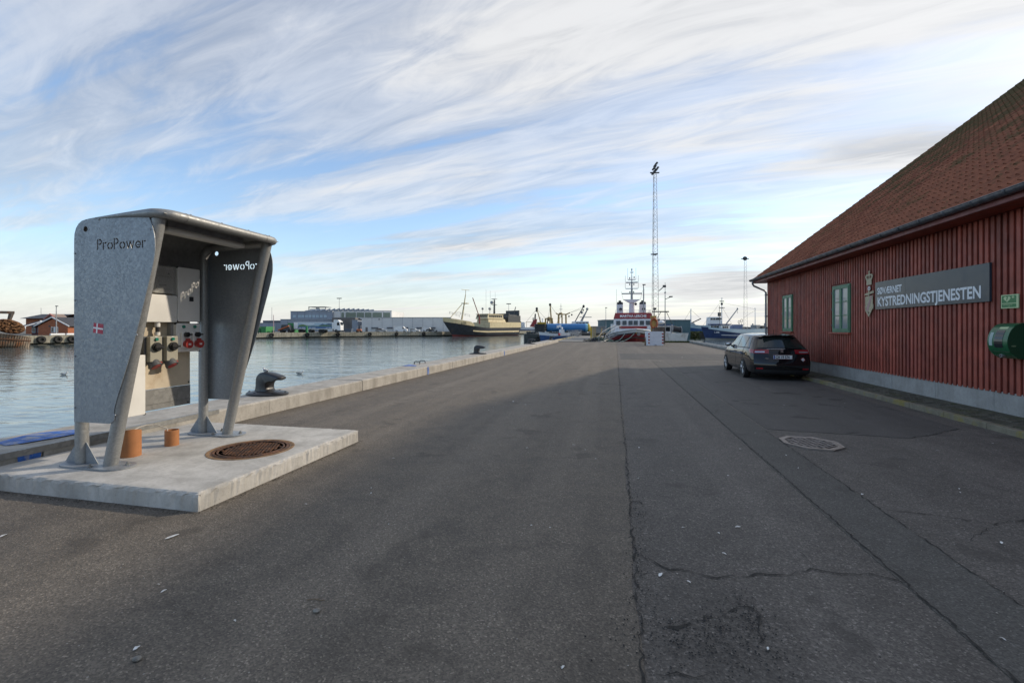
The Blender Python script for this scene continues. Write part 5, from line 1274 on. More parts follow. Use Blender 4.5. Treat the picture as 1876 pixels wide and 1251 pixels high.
# raised cream bulwarks: aft house and forecastle
b = B(); i1 = [i for i, p in enumerate(Rt[5]) if p[0] < Ltr*.53]; i2 = [i for i, p in enumerate(Rt[5]) if p[0] > Ltr*.70]
for s in (1, -1): b.grid([[(Rt[5][i][0], s*Rt[5][i][1]*1.0, Rt[5][i][2]+d_) for i in i1] for d_ in (0.0, 2.1)])
x1 = Rt[5][i1[-1]]; b.grid([[(x1[0], x1[1], x1[2]), (x1[0], -x1[1], x1[2])], [(x1[0], x1[1], x1[2]+2.1), (x1[0], -x1[1], x1[2]+2.1)]]); b.grid([[(Rt[5][i][0], Rt[5][i][1], Rt[5][i][2]+2.05) for i in i1], [(Rt[5][i][0], -Rt[5][i][1], Rt[5][i][2]+2.05) for i in i1]])
b.grid([[(0, Rt[5][0][1], Rt[5][0][2]+d_), (0, -Rt[5][0][1], Rt[5][0][2]+d_)] for d_ in (0, 2.1)])
b.build('shelter_deck', M_CREAM, tr)
b = B()
for s in (1, -1): b.grid([[(Rt[5][i][0]+d_*.22*((Rt[5][i][0]-Ltr*.7)/(Ltr*.3)), s*(Rt[5][i][1]), Rt[5][i][2]+d_*min(1, .15+(Rt[5][i][0]-Ltr*.70)/(Ltr*.06))) for i in i2] for d_ in (0.0, 1.5)])
b.build('forecastle', M_CREAM, tr)
zt2 = 5.2
b = B(); b.frust(9.6, 20.2, -3.0, 3.0, zt2, 10.0, 20.0, -2.8, 2.8, zt2+1.2); b.frust(11.2, 20.8, -3.1, 3.1, zt2+1.2, 11.4, 20.2, -2.9, 2.9, zt2+3.0); dh = b.build('wheelhouse', M_CREAM, tr, bevel=.08)
for k in range(5): b = B(); b.box(20.42, 20.58, -2.5+k*1.02, -1.65+k*1.02, zt2+1.9, zt2+2.65); b.build('window', M_DGLASS, dh)
for k in range(7):
    for s in (1, -1): b = B(); b.box(12.0+k*1.15, 12.8+k*1.15, s*3.0-.08, s*3.0+.08, zt2+1.9, zt2+2.65); b.build('window', M_DGLASS, dh)
b = B(); b.box(11.0, 20.6, -3.1, 3.1, zt2+3.0, zt2+3.2); b.build('wheelhouse_roof', M_CREAM, dh)
ms2 = mast(tr, 13.2, 0, zt2+3.1, zt2+8.9, .42, M_STEELD, 'aft_mast')
b = B(); b.box(12.4, 14.0, -.9, .9, zt2+9.1, zt2+9.3); b.box(12.8, 13.6, -1.2, 1.2, zt2+6.8, zt2+7.0); b.cyl((14.4, .0, zt2+7.6), (14.9, .0, zt2+7.9), .65, n=14)
for x, y in ((17.5, 1.2), (19, -1), (16.3, .5)): b.cyl((x, y, zt2+3.1), (x, y, zt2+5.0), .06, n=6); b.ell((x, y, zt2+5.2), .45, .45, .5, 8, 6)
b.build('radar_fittings', M_STEELG, ms2)
b = B(); b.cyl((Ltr*.775, 0, 6.0), (Ltr*.765-1.6, 0, 15.2), .34, .15, n=8); b.cyl((Ltr*.765-1.6, 0, 15.0), (Ltr*.765-1.7, 0, 17.0), .10, n=6); b.box(Ltr*.765-3.6, Ltr*.765+.6, -.06, .06, 16.85, 17.0); b.box(Ltr*.765-2.4, Ltr*.765-.2, -.9, .9, 11.8, 12.1); b.cyl((Ltr*.775, 0, 11.5), (Ltr*.91, 0, 6.8), .13, n=6); b.build('fore_mast', M_CREAM, tr)
b = B(); b.cyl((Ltr*.60, 2.2, 4.5), (Ltr*.60, 2.2, 7.0), .3, n=8); b.cyl((Ltr*.60, 2.2, 7.0), (Ltr*.69, 2.2, 14.0), .16, n=6); b.build('deck_crane', pm('dull_red', (.22, .05, .04), .55), tr)
b = B(); b.box(.5, 8.6, -3.4, -3.0, zt2, zt2+2.8); b.box(.5, 8.6, 3.0, 3.4, zt2, zt2+2.8); b.box(1.2, 1.7, -3.4, 3.4, zt2+2.6, zt2+5.0); b.box(7.8, 8.3, -3.4, 3.4, zt2+2.6, zt2+3.6); b.cyl((5.8, -2.2, zt2+1.4), (5.8, 2.2, zt2+1.4), 1.3, n=14); b.cyl((3.4, -2.2, zt2+1.3), (3.4, 2.2, zt2+1.3), 1.1, n=14); b.cyl((4.2, 2.5, zt2+2.6), (2.6, 2.5, zt2+6.4), .16, n=6); b.build('stern_gantry', M_STEELD, tr)
b = B(); rail(b, [(x, s*2.9, zt2+2.0) for s in (1,) for x in (2, 4, 6, 8)], .9, .05)
for s in (1, -1): rail(b, [(Ltr*t, s*2.6*(1-(t-.74)*2.6), 6.9+(t-.74)*7) for t in (.74, .79, .84, .89)], .9, .05)
for x in (17, 14.5, 11.5): b.cyl((x, -1, zt2+4.4), (x, -1, zt2+11+x*.1), .04, n=5)
b.build('railing', M_STEELG, tr)
b = B(); textb(b, 'L153', 1.0, lambda u, v, w: (Ltr*.83 - u, -3.05 + u*.22, 5.9 + v), 0) if False else None
nb = B(); xL = Ltr*.80
fh = lambda x: float(np.interp(x, [p[0] for p in Rt[5]], [p[1] for p in Rt[5]]))
fz = lambda x: float(np.interp(x, [p[0] for p in Rt[5]], [p[2] for p in Rt[5]]))
textb(nb, 'L153', 1.05, lambda u, v, w: (xL+2.4-u, fh(xL+2.4-u)+.10, fz(xL+1)+.25+v), 0, bold=.02); nb.build('lettering', M_BLACK, tr, fix=False)

# 3. navy fishing boat with pale blue bulwarks
P_b = far(1284, 116); P_s = far(1404, 128); dv = P_b - P_s; Lf = dv.length
fb = thing('fishing_boat', 'navy hulled fishing boat with pale blue bulwark moored behind the parked car', 'boat', (P_s.x, P_s.y, WL), math.atan2(dv.y, dv.x), 'fishing boats')
sh3 = lambda t: 2.55 + .35*(1-t)**2 + .75*max(0, (t-.5)/.5)**1.6
Rf = hullrows(Lf, 5.6, sh3, -.6, full=.62, bowp=2.4, rake=.08, n=34, fs=(0, .20, .26, .50, .66, 1.0))
band(Rf, 0, 2).build('boot_topping', pm('boot_grey', (.34, .34, .32), .6), fb, smooth=40)
b = band(Rf, 2, 5); b.build('hull', M_NAVY, fb, smooth=40)
b = B(); ia_ = [i for i, p in enumerate(Rf[5]) if p[0] < Lf*.965]
for s in (1, -1):
    b.grid([[(Rf[5][i][0], s*(Rf[5][i][1]+.03), Rf[5][i][2]-1.15*(1-(i/len(Rf[5]))**3*.85)) for i in ia_], [(Rf[5][i][0], s*(Rf[5][i][1]+.03), Rf[5][i][2]+.02) for i in ia_]])
b.build('bulwark', M_LBLUE, fb)
b = B()
for s in (1, -1): b.grid([[(x, s*(h+.05), z+d_) for x, h, z in Rf[3][4:28]] for d_ in (-.07, .07)])
b.build('white_line', M_BWHITE, fb)
deck(Rf, 5, -.5).build('deck', M_STEELG, fb)
zd = 2.6
b = B(); b.frust(Lf*.66, Lf*.80, -1.7, 1.7, zd-.4, Lf*.665, Lf*.79, -1.6, 1.6, zd+1.15); cb_ = b.build('cabin', M_BWHITE, fb, bevel=.05)
for s in (1, -1):
    for k in range(3): b = B(); b.box(Lf*.69+k*.75, Lf*.69+k*.75+.45, s*1.68-.06, s*1.68+.06, zd+.35, zd+.85); b.build('window', M_DGLASS, cb_)
for k in range(3): b = B(); b.box(Lf*.80-.1, Lf*.80+.02, -1.2+k*.85, -.65+k*.85, zd+.35, zd+.85); b.build('window', M_DGLASS, cb_)
b = B(); b.box(Lf*.65, Lf*.82, -1.85, 1.85, zd+1.15, zd+1.45); b.build('cabin_roof', M_NAVY, cb_, bevel=.05)
ms3 = mast(fb, Lf*.70, 0, zd+1.2, zd+8.2, .13, M_BWHITE)
b = B(); b.box(Lf*.70-.8, Lf*.70+.8, -.1, .1, zd+7.3, zd+7.5); b.box(Lf*.70-.4, Lf*.70+.4, -.6, .6, zd+5.6, zd+5.75); b.ell((Lf*.70, 0, zd+6.7), .3, .3, .35, 8, 6); b.cyl((Lf*.76, .5, zd+1.4), (Lf*.76, .5, zd+6.2), .05, n=6); b.box(Lf*.745, Lf*.775, .3, .7, zd+3.4, zd+4.4); b.box(Lf*.74, Lf*.78, .2, .8, zd+2.6, zd+3.0); b.build('radar_fittings', M_STEELD, ms3)
b = B(); b.cyl((Lf*.66, .4, zd+1.3), (Lf*.49, .4, zd+5.3), .17, .12, n=8); b.cyl((Lf*.49, .4, zd+5.3), (Lf*.485, .4, zd+4.3), .05, n=6); b.ell((Lf*.66, .4, zd+1.1), .35, .35, .3, 8, 6); b.ell((Lf*.485, .4, zd+5.5), .22, .2, .3, 8, 6); b.build('boom', M_STEELG, fb)
b = B(); b.plate([(Lf*.62, zd), (Lf*.42, zd), (Lf*.40, zd+1.3), (Lf*.52, zd+1.3)], lambda u, v, w: (u, .5-w, v), 1.0); b.build('blue_casing', M_BBLUE, fb)
for x in (.44, .40):
    b = B(); b.lathe([(.36, -.04), (.44, -.04), (.44, .04), (.36, .04)], (Lf*x, 0, zd+2.0+(.44-x)*9), (0, 1, 0), 18, closed=True); b.cyl((Lf*x, 0, zd+1.2), (Lf*x, 0, zd+1.7), .06, n=6); b.build('hoop', M_STEELD, fb)
ms4 = mast(fb, Lf*.185, 0, zd-.3, zd+5.8, .12, M_BWHITE, 'aft_mast')
b = B(); b.cyl((Lf*.24, .3, zd), (Lf*.24, .3, zd+1.6), .18, n=10); b.box(Lf*.15, Lf*.21, -.9, .9, zd-.2, zd+1.2); b.cyl((Lf*.08, .9, zd), (Lf*.08, .9, zd+1.7), .16, n=10); b.build('exhaust_stack', M_STEELG, fb)
b = B(); b.cyl((Lf*.12, -1.4, zd+.3), (Lf*.12, 1.4, zd+.3), .75, n=18); b.build('net_drum', M_STEELD, fb)
b = B(); rigging(b, [((Lf*.70, 0, zd+7.6), (Lf*.97, 0, zd+1.0)), ((Lf*.70, 0, zd+7.0), (Lf*.185, 0, zd+5.6)), ((Lf*.185, 0, zd+5.2), (Lf*.38, .2, zd+3.2)), ((Lf*.70, 0, zd+6.0), (Lf*.58, 1.5, zd))], .025); b.build('rigging', M_STEELD, fb)
nb = B(); xL = Lf*.885; fh = lambda x: float(np.interp(x, [p[0] for p in Rf[5]], [p[1] for p in Rf[5]]))
textb(nb, 'L 270', .55, lambda u, v, w: (xL-u, (fh(xL-u))*.99+.04, 1.72+v-u*.05), 0, bold=.012); nb.build('lettering', M_WHITE, fb, fix=False)

# 4. small pale cutter with a net drum, stern towards us, right of the white block
q = far(1222, 60.5)
ct = thing('cutter', 'small pale grey cutter with large dark net drum behind the white concrete block', 'boat', (q.x+1.0, q.y-.5, WL), R(100), 'fishing boats')
shc = lambda t: 2.15 + .15*(1-t) + .7*max(0, (t-.5)/.5)**1.6
Rc = hullrows(10.5, 3.9, shc, -.5, full=.58, bowp=2.2, rake=.08, n=30, transom=.88, fs=(0, .22, .36, .6, .75, 1.0))
band(Rc, 0, 2).build('boot_topping', pm('boot_brown', (.11, .085, .07), .7), ct, smooth=40)
band(Rc, 2, 5).build('hull', pm('cutter_grey', (.56, .55, .52), .5, var=.1, vs=1, grime=(.28, .22, .16), gthr=.58), ct, smooth=40)
b = B()
for s in (1, -1): b.grid([[(x, s*(h+.03), z+d_) for x, h, z in Rc[4][6:26]] for d_ in (-.15, .15)])
b.build('blue_stripe', pm('stripe_blue', (.22, .36, .58), .5), ct)
deck(Rc, 5, -.35).build('deck', M_STEELG, ct)
b = B(); b.frust(5.0, 7.6, -1.15, 1.15, 1.6, 5.1, 7.5, -1.05, 1.05, 3.35); cc = b.build('cabin', M_BWHITE, ct, bevel=.05)
b = B(); b.box(4.85, 7.75, -1.25, 1.25, 3.35, 3.48); b.build('cabin_roof', M_BBLUE, cc)
for s in (1, -1):
    for k in range(2): b = B(); b.box(5.4+k*1.0, 6.0+k*1.0, s*1.12-.06, s*1.12+.06, 2.5, 3.05); b.build('window', M_DGLASS, cc)
for k in (-.8, .15): b = B(); b.box(4.98, 5.06, k, k+.6, 2.5, 3.1); b.build('window', M_DGLASS, cc)
b = B(); b.cyl((2.2, -1.35, 2.70), (2.2, -.25, 2.9), .38, n=22); dr = b.build('net_drum', M_BLACK, ct, smooth=40)
for y, zz_ in ((-1.42, 2.70), (-.25, 2.9)): b = B(); b.cyl((2.2, y, zz_), (2.2, y+.06, zz_), .50, n=22); b.build('drum_flange', M_STEELG, dr)
b = B(); b.box(2.0, 2.4, -1.55, -1.44, 1.8, 2.75); b.box(2.0, 2.4, -.18, -.08, 1.8, 2.9); b.build('drum_stand', M_STEELG, ct)
mc = mast(ct, 4.7, 0, 1.5, 8.0, .09, M_STEELG)
b = B(); b.cyl((4.7, 0, 7.0), (3.7, -.5, 7.3), .04, n=6); b.box(3.5, 3.9, -.7, -.3, 7.25, 7.4); b.box(4.5, 4.9, -.5, 1.8, 5.2, 5.35); b.cyl((4.7, 0, 8.0), (4.7, 0, 9.4), .03, n=5); b.cyl((4.7, 1.6, 3.5), (4.7, .6, 5.2), .04, n=6); b.cyl((4.7, -1.0, 3.5), (4.7, -.2, 5.2), .04, n=6); b.cyl((6.5, 1.0, 3.4), (6.5, 1.0, 5.8), .05, n=6); b.box(6.3, 6.7, .8, 1.2, 5.6, 5.9); b.ell((6.9, .3, 3.9), .42, .42, .42, 10, 8); b.build('mast_fittings', M_STEELD, mc)
b = B(); b.ell((3.6, .9, 3.75), .8, .5, .3, 10, 6); b.build('life_raft', M_BWHITE, ct)

# 5. blue hull beyond, with mast and derrick
q = far(1326, 176)
bb = thing('coaster', 'blue hulled vessel with short derrick behind the navy fishing boat', 'ship', (q.x, q.y, WL), R(12.77+176))
Rb = hullrows(16, 6, lambda t: 4.0 + 1.2*max(0, (t-.6)/.4)**1.5, -.6, full=.66, rake=.06, n=26, fs=(0, .3, .5, .72, .74, 1.0))
band(Rb, 0, 3).build('hull', M_BBLUE, bb, smooth=40); band(Rb, 3, 5).build('bulwark', M_LBLUE, bb, smooth=40); deck(Rb, 5, -.3).build('deck', M_STEELG, bb)
mb_ = mast(bb, 12.4, 0, 3.8, 10.3, .26, M_BWHITE)
b = B(); b.cyl((12.2, 0, 4.9), (8.6, 0, 6.6), .2, n=8); b.build('derrick', M_STEELD, bb)
b = B(); b.frust(10.8, 13.5, -1.4, 1.4, 3.8, 11.5, 13, -1.0, 1.0, 5.0); b.build('mast_house', M_STEELG, bb)
b = B(); b.frust(1.6, 6, -2.2, 2.2, 4, 1.8, 5.8, -2, 2, 7.2); wq = b.build('wheelhouse', M_BWHITE, bb, bevel=.1)
for k in range(4): b = B(); b.box(2.1+k*.95, 2.8+k*.95, 2.0, 2.2, 6.1, 6.8); b.build('window', M_DGLASS, wq)
b = B(); rigging(b, [((12.4, 0, 10.1), (15.4, 0, 5.0)), ((12.4, 0, 10), (8.6, 0, 6.6))], .04); b.build('rigging', M_STEELD, bb)

# 6. beam trawler behind the blue tank: two gallows with long beams
q = far(1026, 142)
bt_ = thing('beam_trawler', 'beam trawler with ochre gallows and long raised beams behind the blue tank', 'ship', (q.x-9, q.y, WL), YAW+R(4))
Rq = hullrows(26, 7.4, lambda t: 3.2 + 1.8*max(0, (t-.6)/.4)**1.5, -.5, full=.62, n=26, fs=(0, .3, .5, .7, .85, 1.0))
band(Rq, 0, 3).build('hull', M_NAVY, bt_, smooth=40); band(Rq, 3, 5).build('bulwark', M_BWHITE, bt_, smooth=40); deck(Rq, 5, -.3).build('deck', M_STEELG, bt_)
arch(bt_, 7.6, 2.6, 2.8, 10.2, .28, M_MASTY); arch(bt_, 12.8, 3.0, 2.8, 12.4, .30, M_MASTY)
b = B(); b.tube([(6.0, 0, 9.6), (9.4, 0, 9.6)], .30, 8); b.cyl((6.2, 0, 9.6), (6.0, 0, 2.8), .35, n=8); b.cyl((9.0, 0, 9.6), (9.8, 0, 2.8), .35, n=8); b.cyl((9.1, 0, 3), (8.2, 0, 16.8), .38, .28, n=8); b.build('fore_gallows', M_MASTY, bt_)
b = B(); b.cyl((11.6, 0, 3), (12.0, 0, 11.7), .36, n=8); b.cyl((15.4, 0, 3), (15.2, 0, 11.7), .36, n=8); b.tube([(10.8, 0, 12.4), (11.6, 0, 11.8), (15.4, 0, 11.8), (17, 0, 12.6)], .3, 8); b.build('aft_gallows', M_MASTY, bt_)
b = B(); b.cyl((5.0, -.5, 3), (2.2, -.5, 14.8), .26, .2, n=8); b.build('beam', M_MASTY, bt_)
b = B(); b.cyl((17.0, -.5, 3.5), (23.0, -.5, 16.0), .26, .2, n=8); b.build('beam', M_STEELD, bt_)
b = B()
for p in ((2.2, -.5, 14.6), (23.0, -.5, 15.9), (8.2, 0, 16.7)): b.ell(p, .55, .4, .8, 8, 6)
for p in ((2.0, -.5, 13.4), (22.8, -.5, 14.0), (16.6, 0, 10.8), (13.2, 0, 10.8), (7.6, 0, 8.8), (18, .5, 11.6)): b.ell(p, .36, .3, .5, 8, 6)
stuff(b.build('blocks', M_BLACK, bt_))
b = B(); rigging(b, [((2.2, -.5, 14.6), (6.0, 0, 9.8)), ((8.2, 0, 16.6), (10.8, 0, 12.4)), ((17, 0, 12.6), (23, -.5, 15.8)), ((15.4, 0, 12), (22, -.5, 14.5)), ((2.2, -.5, 14.4), (-4.5, 0, 5.0)), ((8.2, 0, 16), (6.5, 0, 3.5)), ((13.5, 0, 11.5), (9.8, 0, 5)), ((22.8, -.5, 14), (22.8, 0, 4)), ((13, 0, 12), (13, 0, 17.2))], .05); b.build('rigging', M_STEELD, bt_)
b = B(); b.cyl((13, 0, 11.8), (13, 0, 17.4), .12, .06, n=6); b.box(12.3, 13.7, -.1, .1, 14.3, 14.5); b.box(12.5, 13.5, -.1, .1, 15.8, 15.95); b.build('top_mast', M_STEELG, bt_)
b = B(); b.frust(18.0, 25, -2.8, 2.8, 4.4, 18.6, 24.6, -2.6, 2.6, 8.2); wq = b.build('wheelhouse', M_BWHITE, bt_, bevel=.08)
for k in range(4): b = B(); b.box(19+k*1.4, 20+k*1.4, -2.85, -2.6, 6.6, 7.5); b.build('window', M_DGLASS, wq)
b = B(); b.cyl((22, 0, 8), (24.8, 0, 14.2), .5, .25, n=8); b.box(21.5, 26.5, -.8, .8, 10.2, 10.5); b.ell((24.8, 0, 14.6), .6, .6, .7, 8, 6); b.ell((22.3, 0, 12.8), .5, .5, .8, 8, 6); b.build('wheelhouse_mast', M_STEELG, bt_)

bt_.scale = (.72, 1, .62)
# 7. red and white boat left of the tank, blue workboat left of it
q = far(936, 230)
rb = thing('red_boat', 'boat with raked red funnel casing left of the blue tank', 'boat', (q.x, q.y, WL), YAW+R(3), 'fishing boats')
Rg = hullrows(22, 6, lambda t: 3.3 + .6*max(0, (t-.6)/.4)**1.5, -.5, n=24, fs=(0, .3, .5, .7, .85, 1.0))
band(Rg, 0, 3).build('hull', M_NAVY, rb, smooth=40); band(Rg, 3, 5).build('bulwark', M_BWHITE, rb, smooth=40); deck(Rg, 5, -.2).build('deck', M_STEELG, rb)
b = B(); b.plate([(9.5, 3.6), (12.6, 3.6), (13.2, 7.6), (11.4, 6.9)], lambda u, v, w: (u, -1.5+w, v), 3); b.build('red_casing', M_BRED, rb)
b = B(); b.cyl((12.2, 0, 6.8), (12.4, 0, 10.2), .45, .35, n=10); b.cyl((11.3, 0, 6.6), (11.3, 0, 8.2), .25, n=8); b.build('funnel', M_BLACK, rb)
b = B(); b.frust(13, 19, -2, 2, 3.4, 13.4, 18.6, -1.8, 1.8, 6.0); b.cyl((14.8, 0, 6), (14.8, 0, 8.4), .3, n=8); b.cyl((16, 0, 6), (16, 0, 7.8), .3, n=8); b.build('cabin', M_BWHITE, rb)
b = B(); b.box(.4, 5.2, -.2, .2, 6.0, 6.35); b.box(.4, .8, -.2, .2, 3.2, 6.0); b.box(4.8, 5.2, -.2, .2, 3.2, 6.0); b.build('stern_frame', M_MASTY, rb)
q = far(958, 262)
ub = thing('blue_workboat', 'blue workboat with pale frame far behind the dark trawler stern', 'boat', (q.x-8, q.y, WL), YAW+R(5), 'fishing boats')
Ru = hullrows(17, 5, lambda t: 3.2 + .9*max(0, (t-.6)/.4)**1.5, -.5, n=24, fs=(0, .3, .5, .7, .85, 1.0))
band(Ru, 0, 5).build('hull', M_BBLUE, ub, smooth=40); deck(Ru, 5, -.2).build('deck', M_STEELG, ub)
b = B(); b.frust(3, 9, -1.8, 1.8, 3, 3.3, 8.6, -1.6, 1.6, 6.4); b.cyl((6, 0, 6), (6, 0, 9.6), .12, n=6); b.build('cabin', M_BWHITE, ub)
b = B(); b.tube([(10, 0, 3.5), (10, 0, 6.5), (15, 0, 6.5), (15, 0, 3.8)], .16, 6); b.build('frame', M_MASTY, ub)
b = B(); b.box(11, 12.6, -2.3, -2.2, 2.2, 3.0); b.build('orange_hatch', M_ORANGE, ub)

# 8. dark pontoon with the big blue tank on it
q = far(1000, 66)
q = far(961, 86)
pn = thing('pontoon', 'dark low steel pontoon with tyre fender moored beyond the kerb end', 'pontoon', (q.x, q.y, WL), YAW)
b = B(); b.box(0, 10.4, 0, 6, -.6, 1.88); b.build('hull', pm('pontoon_steel', (.035, .040, .038), .6, var=.3, vs=1.5), pn, bevel=.2)
b = B(); b.lathe([(.22, -.14), (.42, -.16), (.50, 0), (.42, .16), (.22, .14)], (2.6, -.2, 1.0), (0, 1, 0), 22, closed=True); b.build('tyre_fender', M_RUBBER, pn, smooth=40)
b = B()
for x in (.6, 1.0, 1.6, 2.8, 3.4): b.cyl((x, .3, 1.9), (x, .3, 2.3), .14, n=8)
b.box(.4, 2.2, 1.0, 2.2, 1.9, 2.25); stuff(b.build('deck_gear', M_STEELD, pn))
b = B(); b.box(2.0, 22, 8, 16, -.6, 1.95); tag(b.build('breakwater_pier', pm('pier_dark', (.055, .055, .05), .8, var=.3, vs=.8), bevel=.1), 'dark low pier carrying the long blue tank', 'pier')
pr = bpy.data.objects['breakwater_pier']; pr.location = (q.x, q.y, WL); pr.rotation_euler = (0, 0, YAW)
dT = 98; Rt_ = (hz_(592.8, dT)-hz_(608.0, dT))/2; zc_ = hz_(600.4, dT)
lT = (1076-1000)/FP*dT; q = far(1000, dT)
tk = thing('storage_tank', 'long blue cylindrical tank with white leaping animal mark and yellow end', 'tank', (q.x, q.y, zc_), YAW)
M_TANK = pm('tank_blue', (.035, .17, .40), .4, var=.06, vs=.7, grime=(.05, .12, .24), gthr=.62, gscale=.6)
b = B(); b.lathe([(0, -.12), (Rt_*.8, 0), (Rt_, .25), (Rt_, lT*.47), (Rt_*1.012, lT*.472), (Rt_*1.012, lT*.50), (Rt_, lT*.502), (Rt_, lT*.96)], (0, 0, 0), (1, 0, 0), 32); b.build('shell', M_TANK, tk, smooth=30)
b = B(); b.lathe([(Rt_*1.004, lT*.945), (Rt_*1.004, lT*.985), (Rt_*.97, lT)], (0, 0, 0), (1, 0, 0), 32); b.build('pale_band', pm('pale_blue_band', (.22, .48, .62), .45), tk, smooth=40)
b = B(); b.lathe([(Rt_*.97, lT*1.0), (Rt_*.96, lT*1.04), (Rt_*.7, lT*1.065), (0, lT*1.08)], (0, 0, 0), (1, 0, 0), 32); b.build('yellow_end', pm('tank_yellow', (.48, .36, .04), .5), tk, smooth=40)
mk = [(-.9,.45),(-.55,.55),(-.2,.50),(.15,.72),(.95,.78),(.75,.40),(.85,.0),(.95,-.55),(.72,-.30),(.45,-.12),(.25,.05),(.05,-.15),(-.10,-.45),(-.30,-.42),(-.25,-.15),(-.50,-.25),(-.65,-.48),(-.88,-.40),(-.72,-.1),(-.66,.15)]
b = B(); b.plate(mk, lambda u, v, w: (lT*.305 + u*.62, -math.sqrt(max(.01, Rt_**2-(v*.62+.15)**2))-.02-w, v*.62+.15), .01); b.build('white_mark', M_WHITE, tk)
b = B(); b.box(lT*.15, lT*.245, -Rt_-.03, -Rt_-.01, -.05, .0); b.box(lT*.16, lT*.24, -Rt_-.03, -Rt_-.01, -.2, -.16); b.build('faded_caption', pm('faded_mark', (.16, .30, .45), .5), tk)
b = B()
for x in (.12, .5, .88): b.frust(lT*x-.25, lT*x+.25, -Rt_*.8, Rt_*.8, -Rt_*1.30, lT*x-.2, lT*x+.2, -Rt_*.7, Rt_*.7, -Rt_*.55)
b.build('saddle', M_STEELD, tk)
b = B(); b.box(-2.4, -.3, -.9, .9, -1.0, .75); b.box(-2.2, -.2, -1, 1, .75, .80)
for x in (-2.3, -1.2, -.3):
    for z in (-.5, 0, .4): b.cyl((x, -1.0, z), (x+.5, -1.05, z+.3), .12, n=8)
b.build('pump_unit', M_STEELD, tk, bevel=.03)
b = B(); b.box(-1.8, -.1, -1.1, .6, .80, 1.15); b.build('pump_cover', M_YEL, tk, bevel=.05)

# 9. small blue dinghy
q0, q1 = far(987, 79), far(1041, 81); dv = q0-q1
dg_ = thing('blue_dinghy', 'small open blue boat with white rim and red buoy beside the kerb end', 'boat', (q1.x, q1.y, WL), math.atan2(dv.y, dv.x))
Rd = hullrows(dv.length, 1.9, lambda t: 2.0 + .30*max(0, (t-.5)/.5)**1.5 + .1*(1-t)**3, -.3, full=.55, n=24, fs=(0, .3, .5, .70, .80, 1.0))
band(Rd, 0, 4).build('hull', M_BBLUE, dg_, smooth=40); band(Rd, 4, 5, .02).build('gunwale', M_BWHITE, dg_, smooth=40)
deck(Rd, 4, -.2).build('deck', M_STEELG, dg_)
b = B(); b.frust(.9, 1.7, -.4, .4, 1.5, .95, 1.6, -.35, .35, 2.7); b.ell((1.25, 0, 2.9), .2, .2, .25, 8, 6); b.build('console', M_BWHITE, dg_)
b = B(); b.ell((2.3, 1.05, 1.85), .21, .21, .23, 12, 8); b.build('red_buoy', pm('buoy_red', (.45, .03, .03), .4), dg_, smooth=60)
b = B()
for x in (1.6, 2.0, 2.5, 2.9): b.cyl((x+.4, .2, 1.7), (x+.4, .2, 2.55), .05, n=6)
b.box(1.9, 3.6, -.3, .3, 1.6, 2.2); stuff(b.build('deck_gear', M_STEELD, dg_))

# 10. rusty dredger at the left edge, with a heap of rusty scrap in a bowl
P_b = far(57, 72); P_s = far(-190, 62); dv = P_b - P_s; Ld = dv.length
rd = thing('rusty_barge', 'rusty old workboat with ribbed hull at the left edge of the picture', 'boat', (P_s.x, P_s.y, WL), math.atan2(dv.y, dv.x))
M_RIB = pm('rusty_rib', (.07, .05, .04), .85, var=.3)
M_RH = pm('rusty_hull', (.22, .18, .14), .85, var=.35, vs=.9, grime=(.22, .085, .03), gthr=.50, gscale=.8, bmp=.4, bscale=14)
Rk = hullrows(Ld, 7, lambda t: 2.35 - .85*max(0, (t-.6)/.4)**1.3, -.4, full=.75, bowp=2.6, rake=.02, n=46, fs=(0, .3, .5, .7, .85, 1.0))
band(Rk, 0, 5).build('hull', M_RH, rd, smooth=40); deck(Rk, 5, -.1).build('deck', M_RUST, rd)
for i in range(6, 46, 1):
    b = B()
    for s in (-1,):
        path = [(Rk[f][i][0], s*(Rk[f][i][1]+.03), Rk[f][i][2]) for f in range(6)]; b.tube(path, .028, 4)
    b.build('hull_rib', M_RIB, rd)
b = B(); b.tube([(x, -(h+.05), z) for x, h, z in Rk[3]], .09, 6); b.build('rubbing_strake', M_RUST, rd)
b = B(); xx = Ld-3.4; b.frust(xx-9, xx, -2.6, 2.6, 2.6, xx-9, xx-.6, -2.2, 2.2, 4.7); b.frust(xx-9, xx-2.4, -2.3, 2.3, 4.7, xx-9, xx-2.8, -2.0, 2.0, 6.2); b.box(xx-9, xx+1.6, -.25, .25, 5.15, 5.55); b.cyl((xx+1.3, 0, 5.3), (xx+1.0, 0, 3.9), .3, .22, n=8); b.cyl((xx-2.4, 0, 5.5), (xx-.6, 0, 6.3), .16, n=6); b.build('deck_machinery', pm('machine_grey', (.07, .065, .06), .7, var=.35, vs=1, grime=(.12, .06, .03), gthr=.55), rd)
b = B(); n = 20; cx, cz, tilt = Ld-2.35, 3.2, R(-20)
ring = [(math.cos(2*math.pi*i/n), math.sin(2*math.pi*i/n)) for i in range(n)]
vs = []
for k, w in ((.6, -1.6), (1, -1.2), (1, 1.2), (.6, 1.6)):
    for c_, s_ in ring:
        x, z = c_*1.75*k, s_*1.05*k; vs.append((cx + x*math.cos(tilt)-z*math.sin(tilt), w*.5+.2, cz + x*math.sin(tilt)+z*math.cos(tilt)))
b.add(vs, [(i*n+j, i*n+(j+1) % n, (i+1)*n+(j+1) % n, (i+1)*n+j) for i in range(3) for j in range(n)] + [tuple(range(n)), tuple(3*n+j for j in range(n))]); bw = b.build('scrap_drum', M_RUST, rd)
b = B()
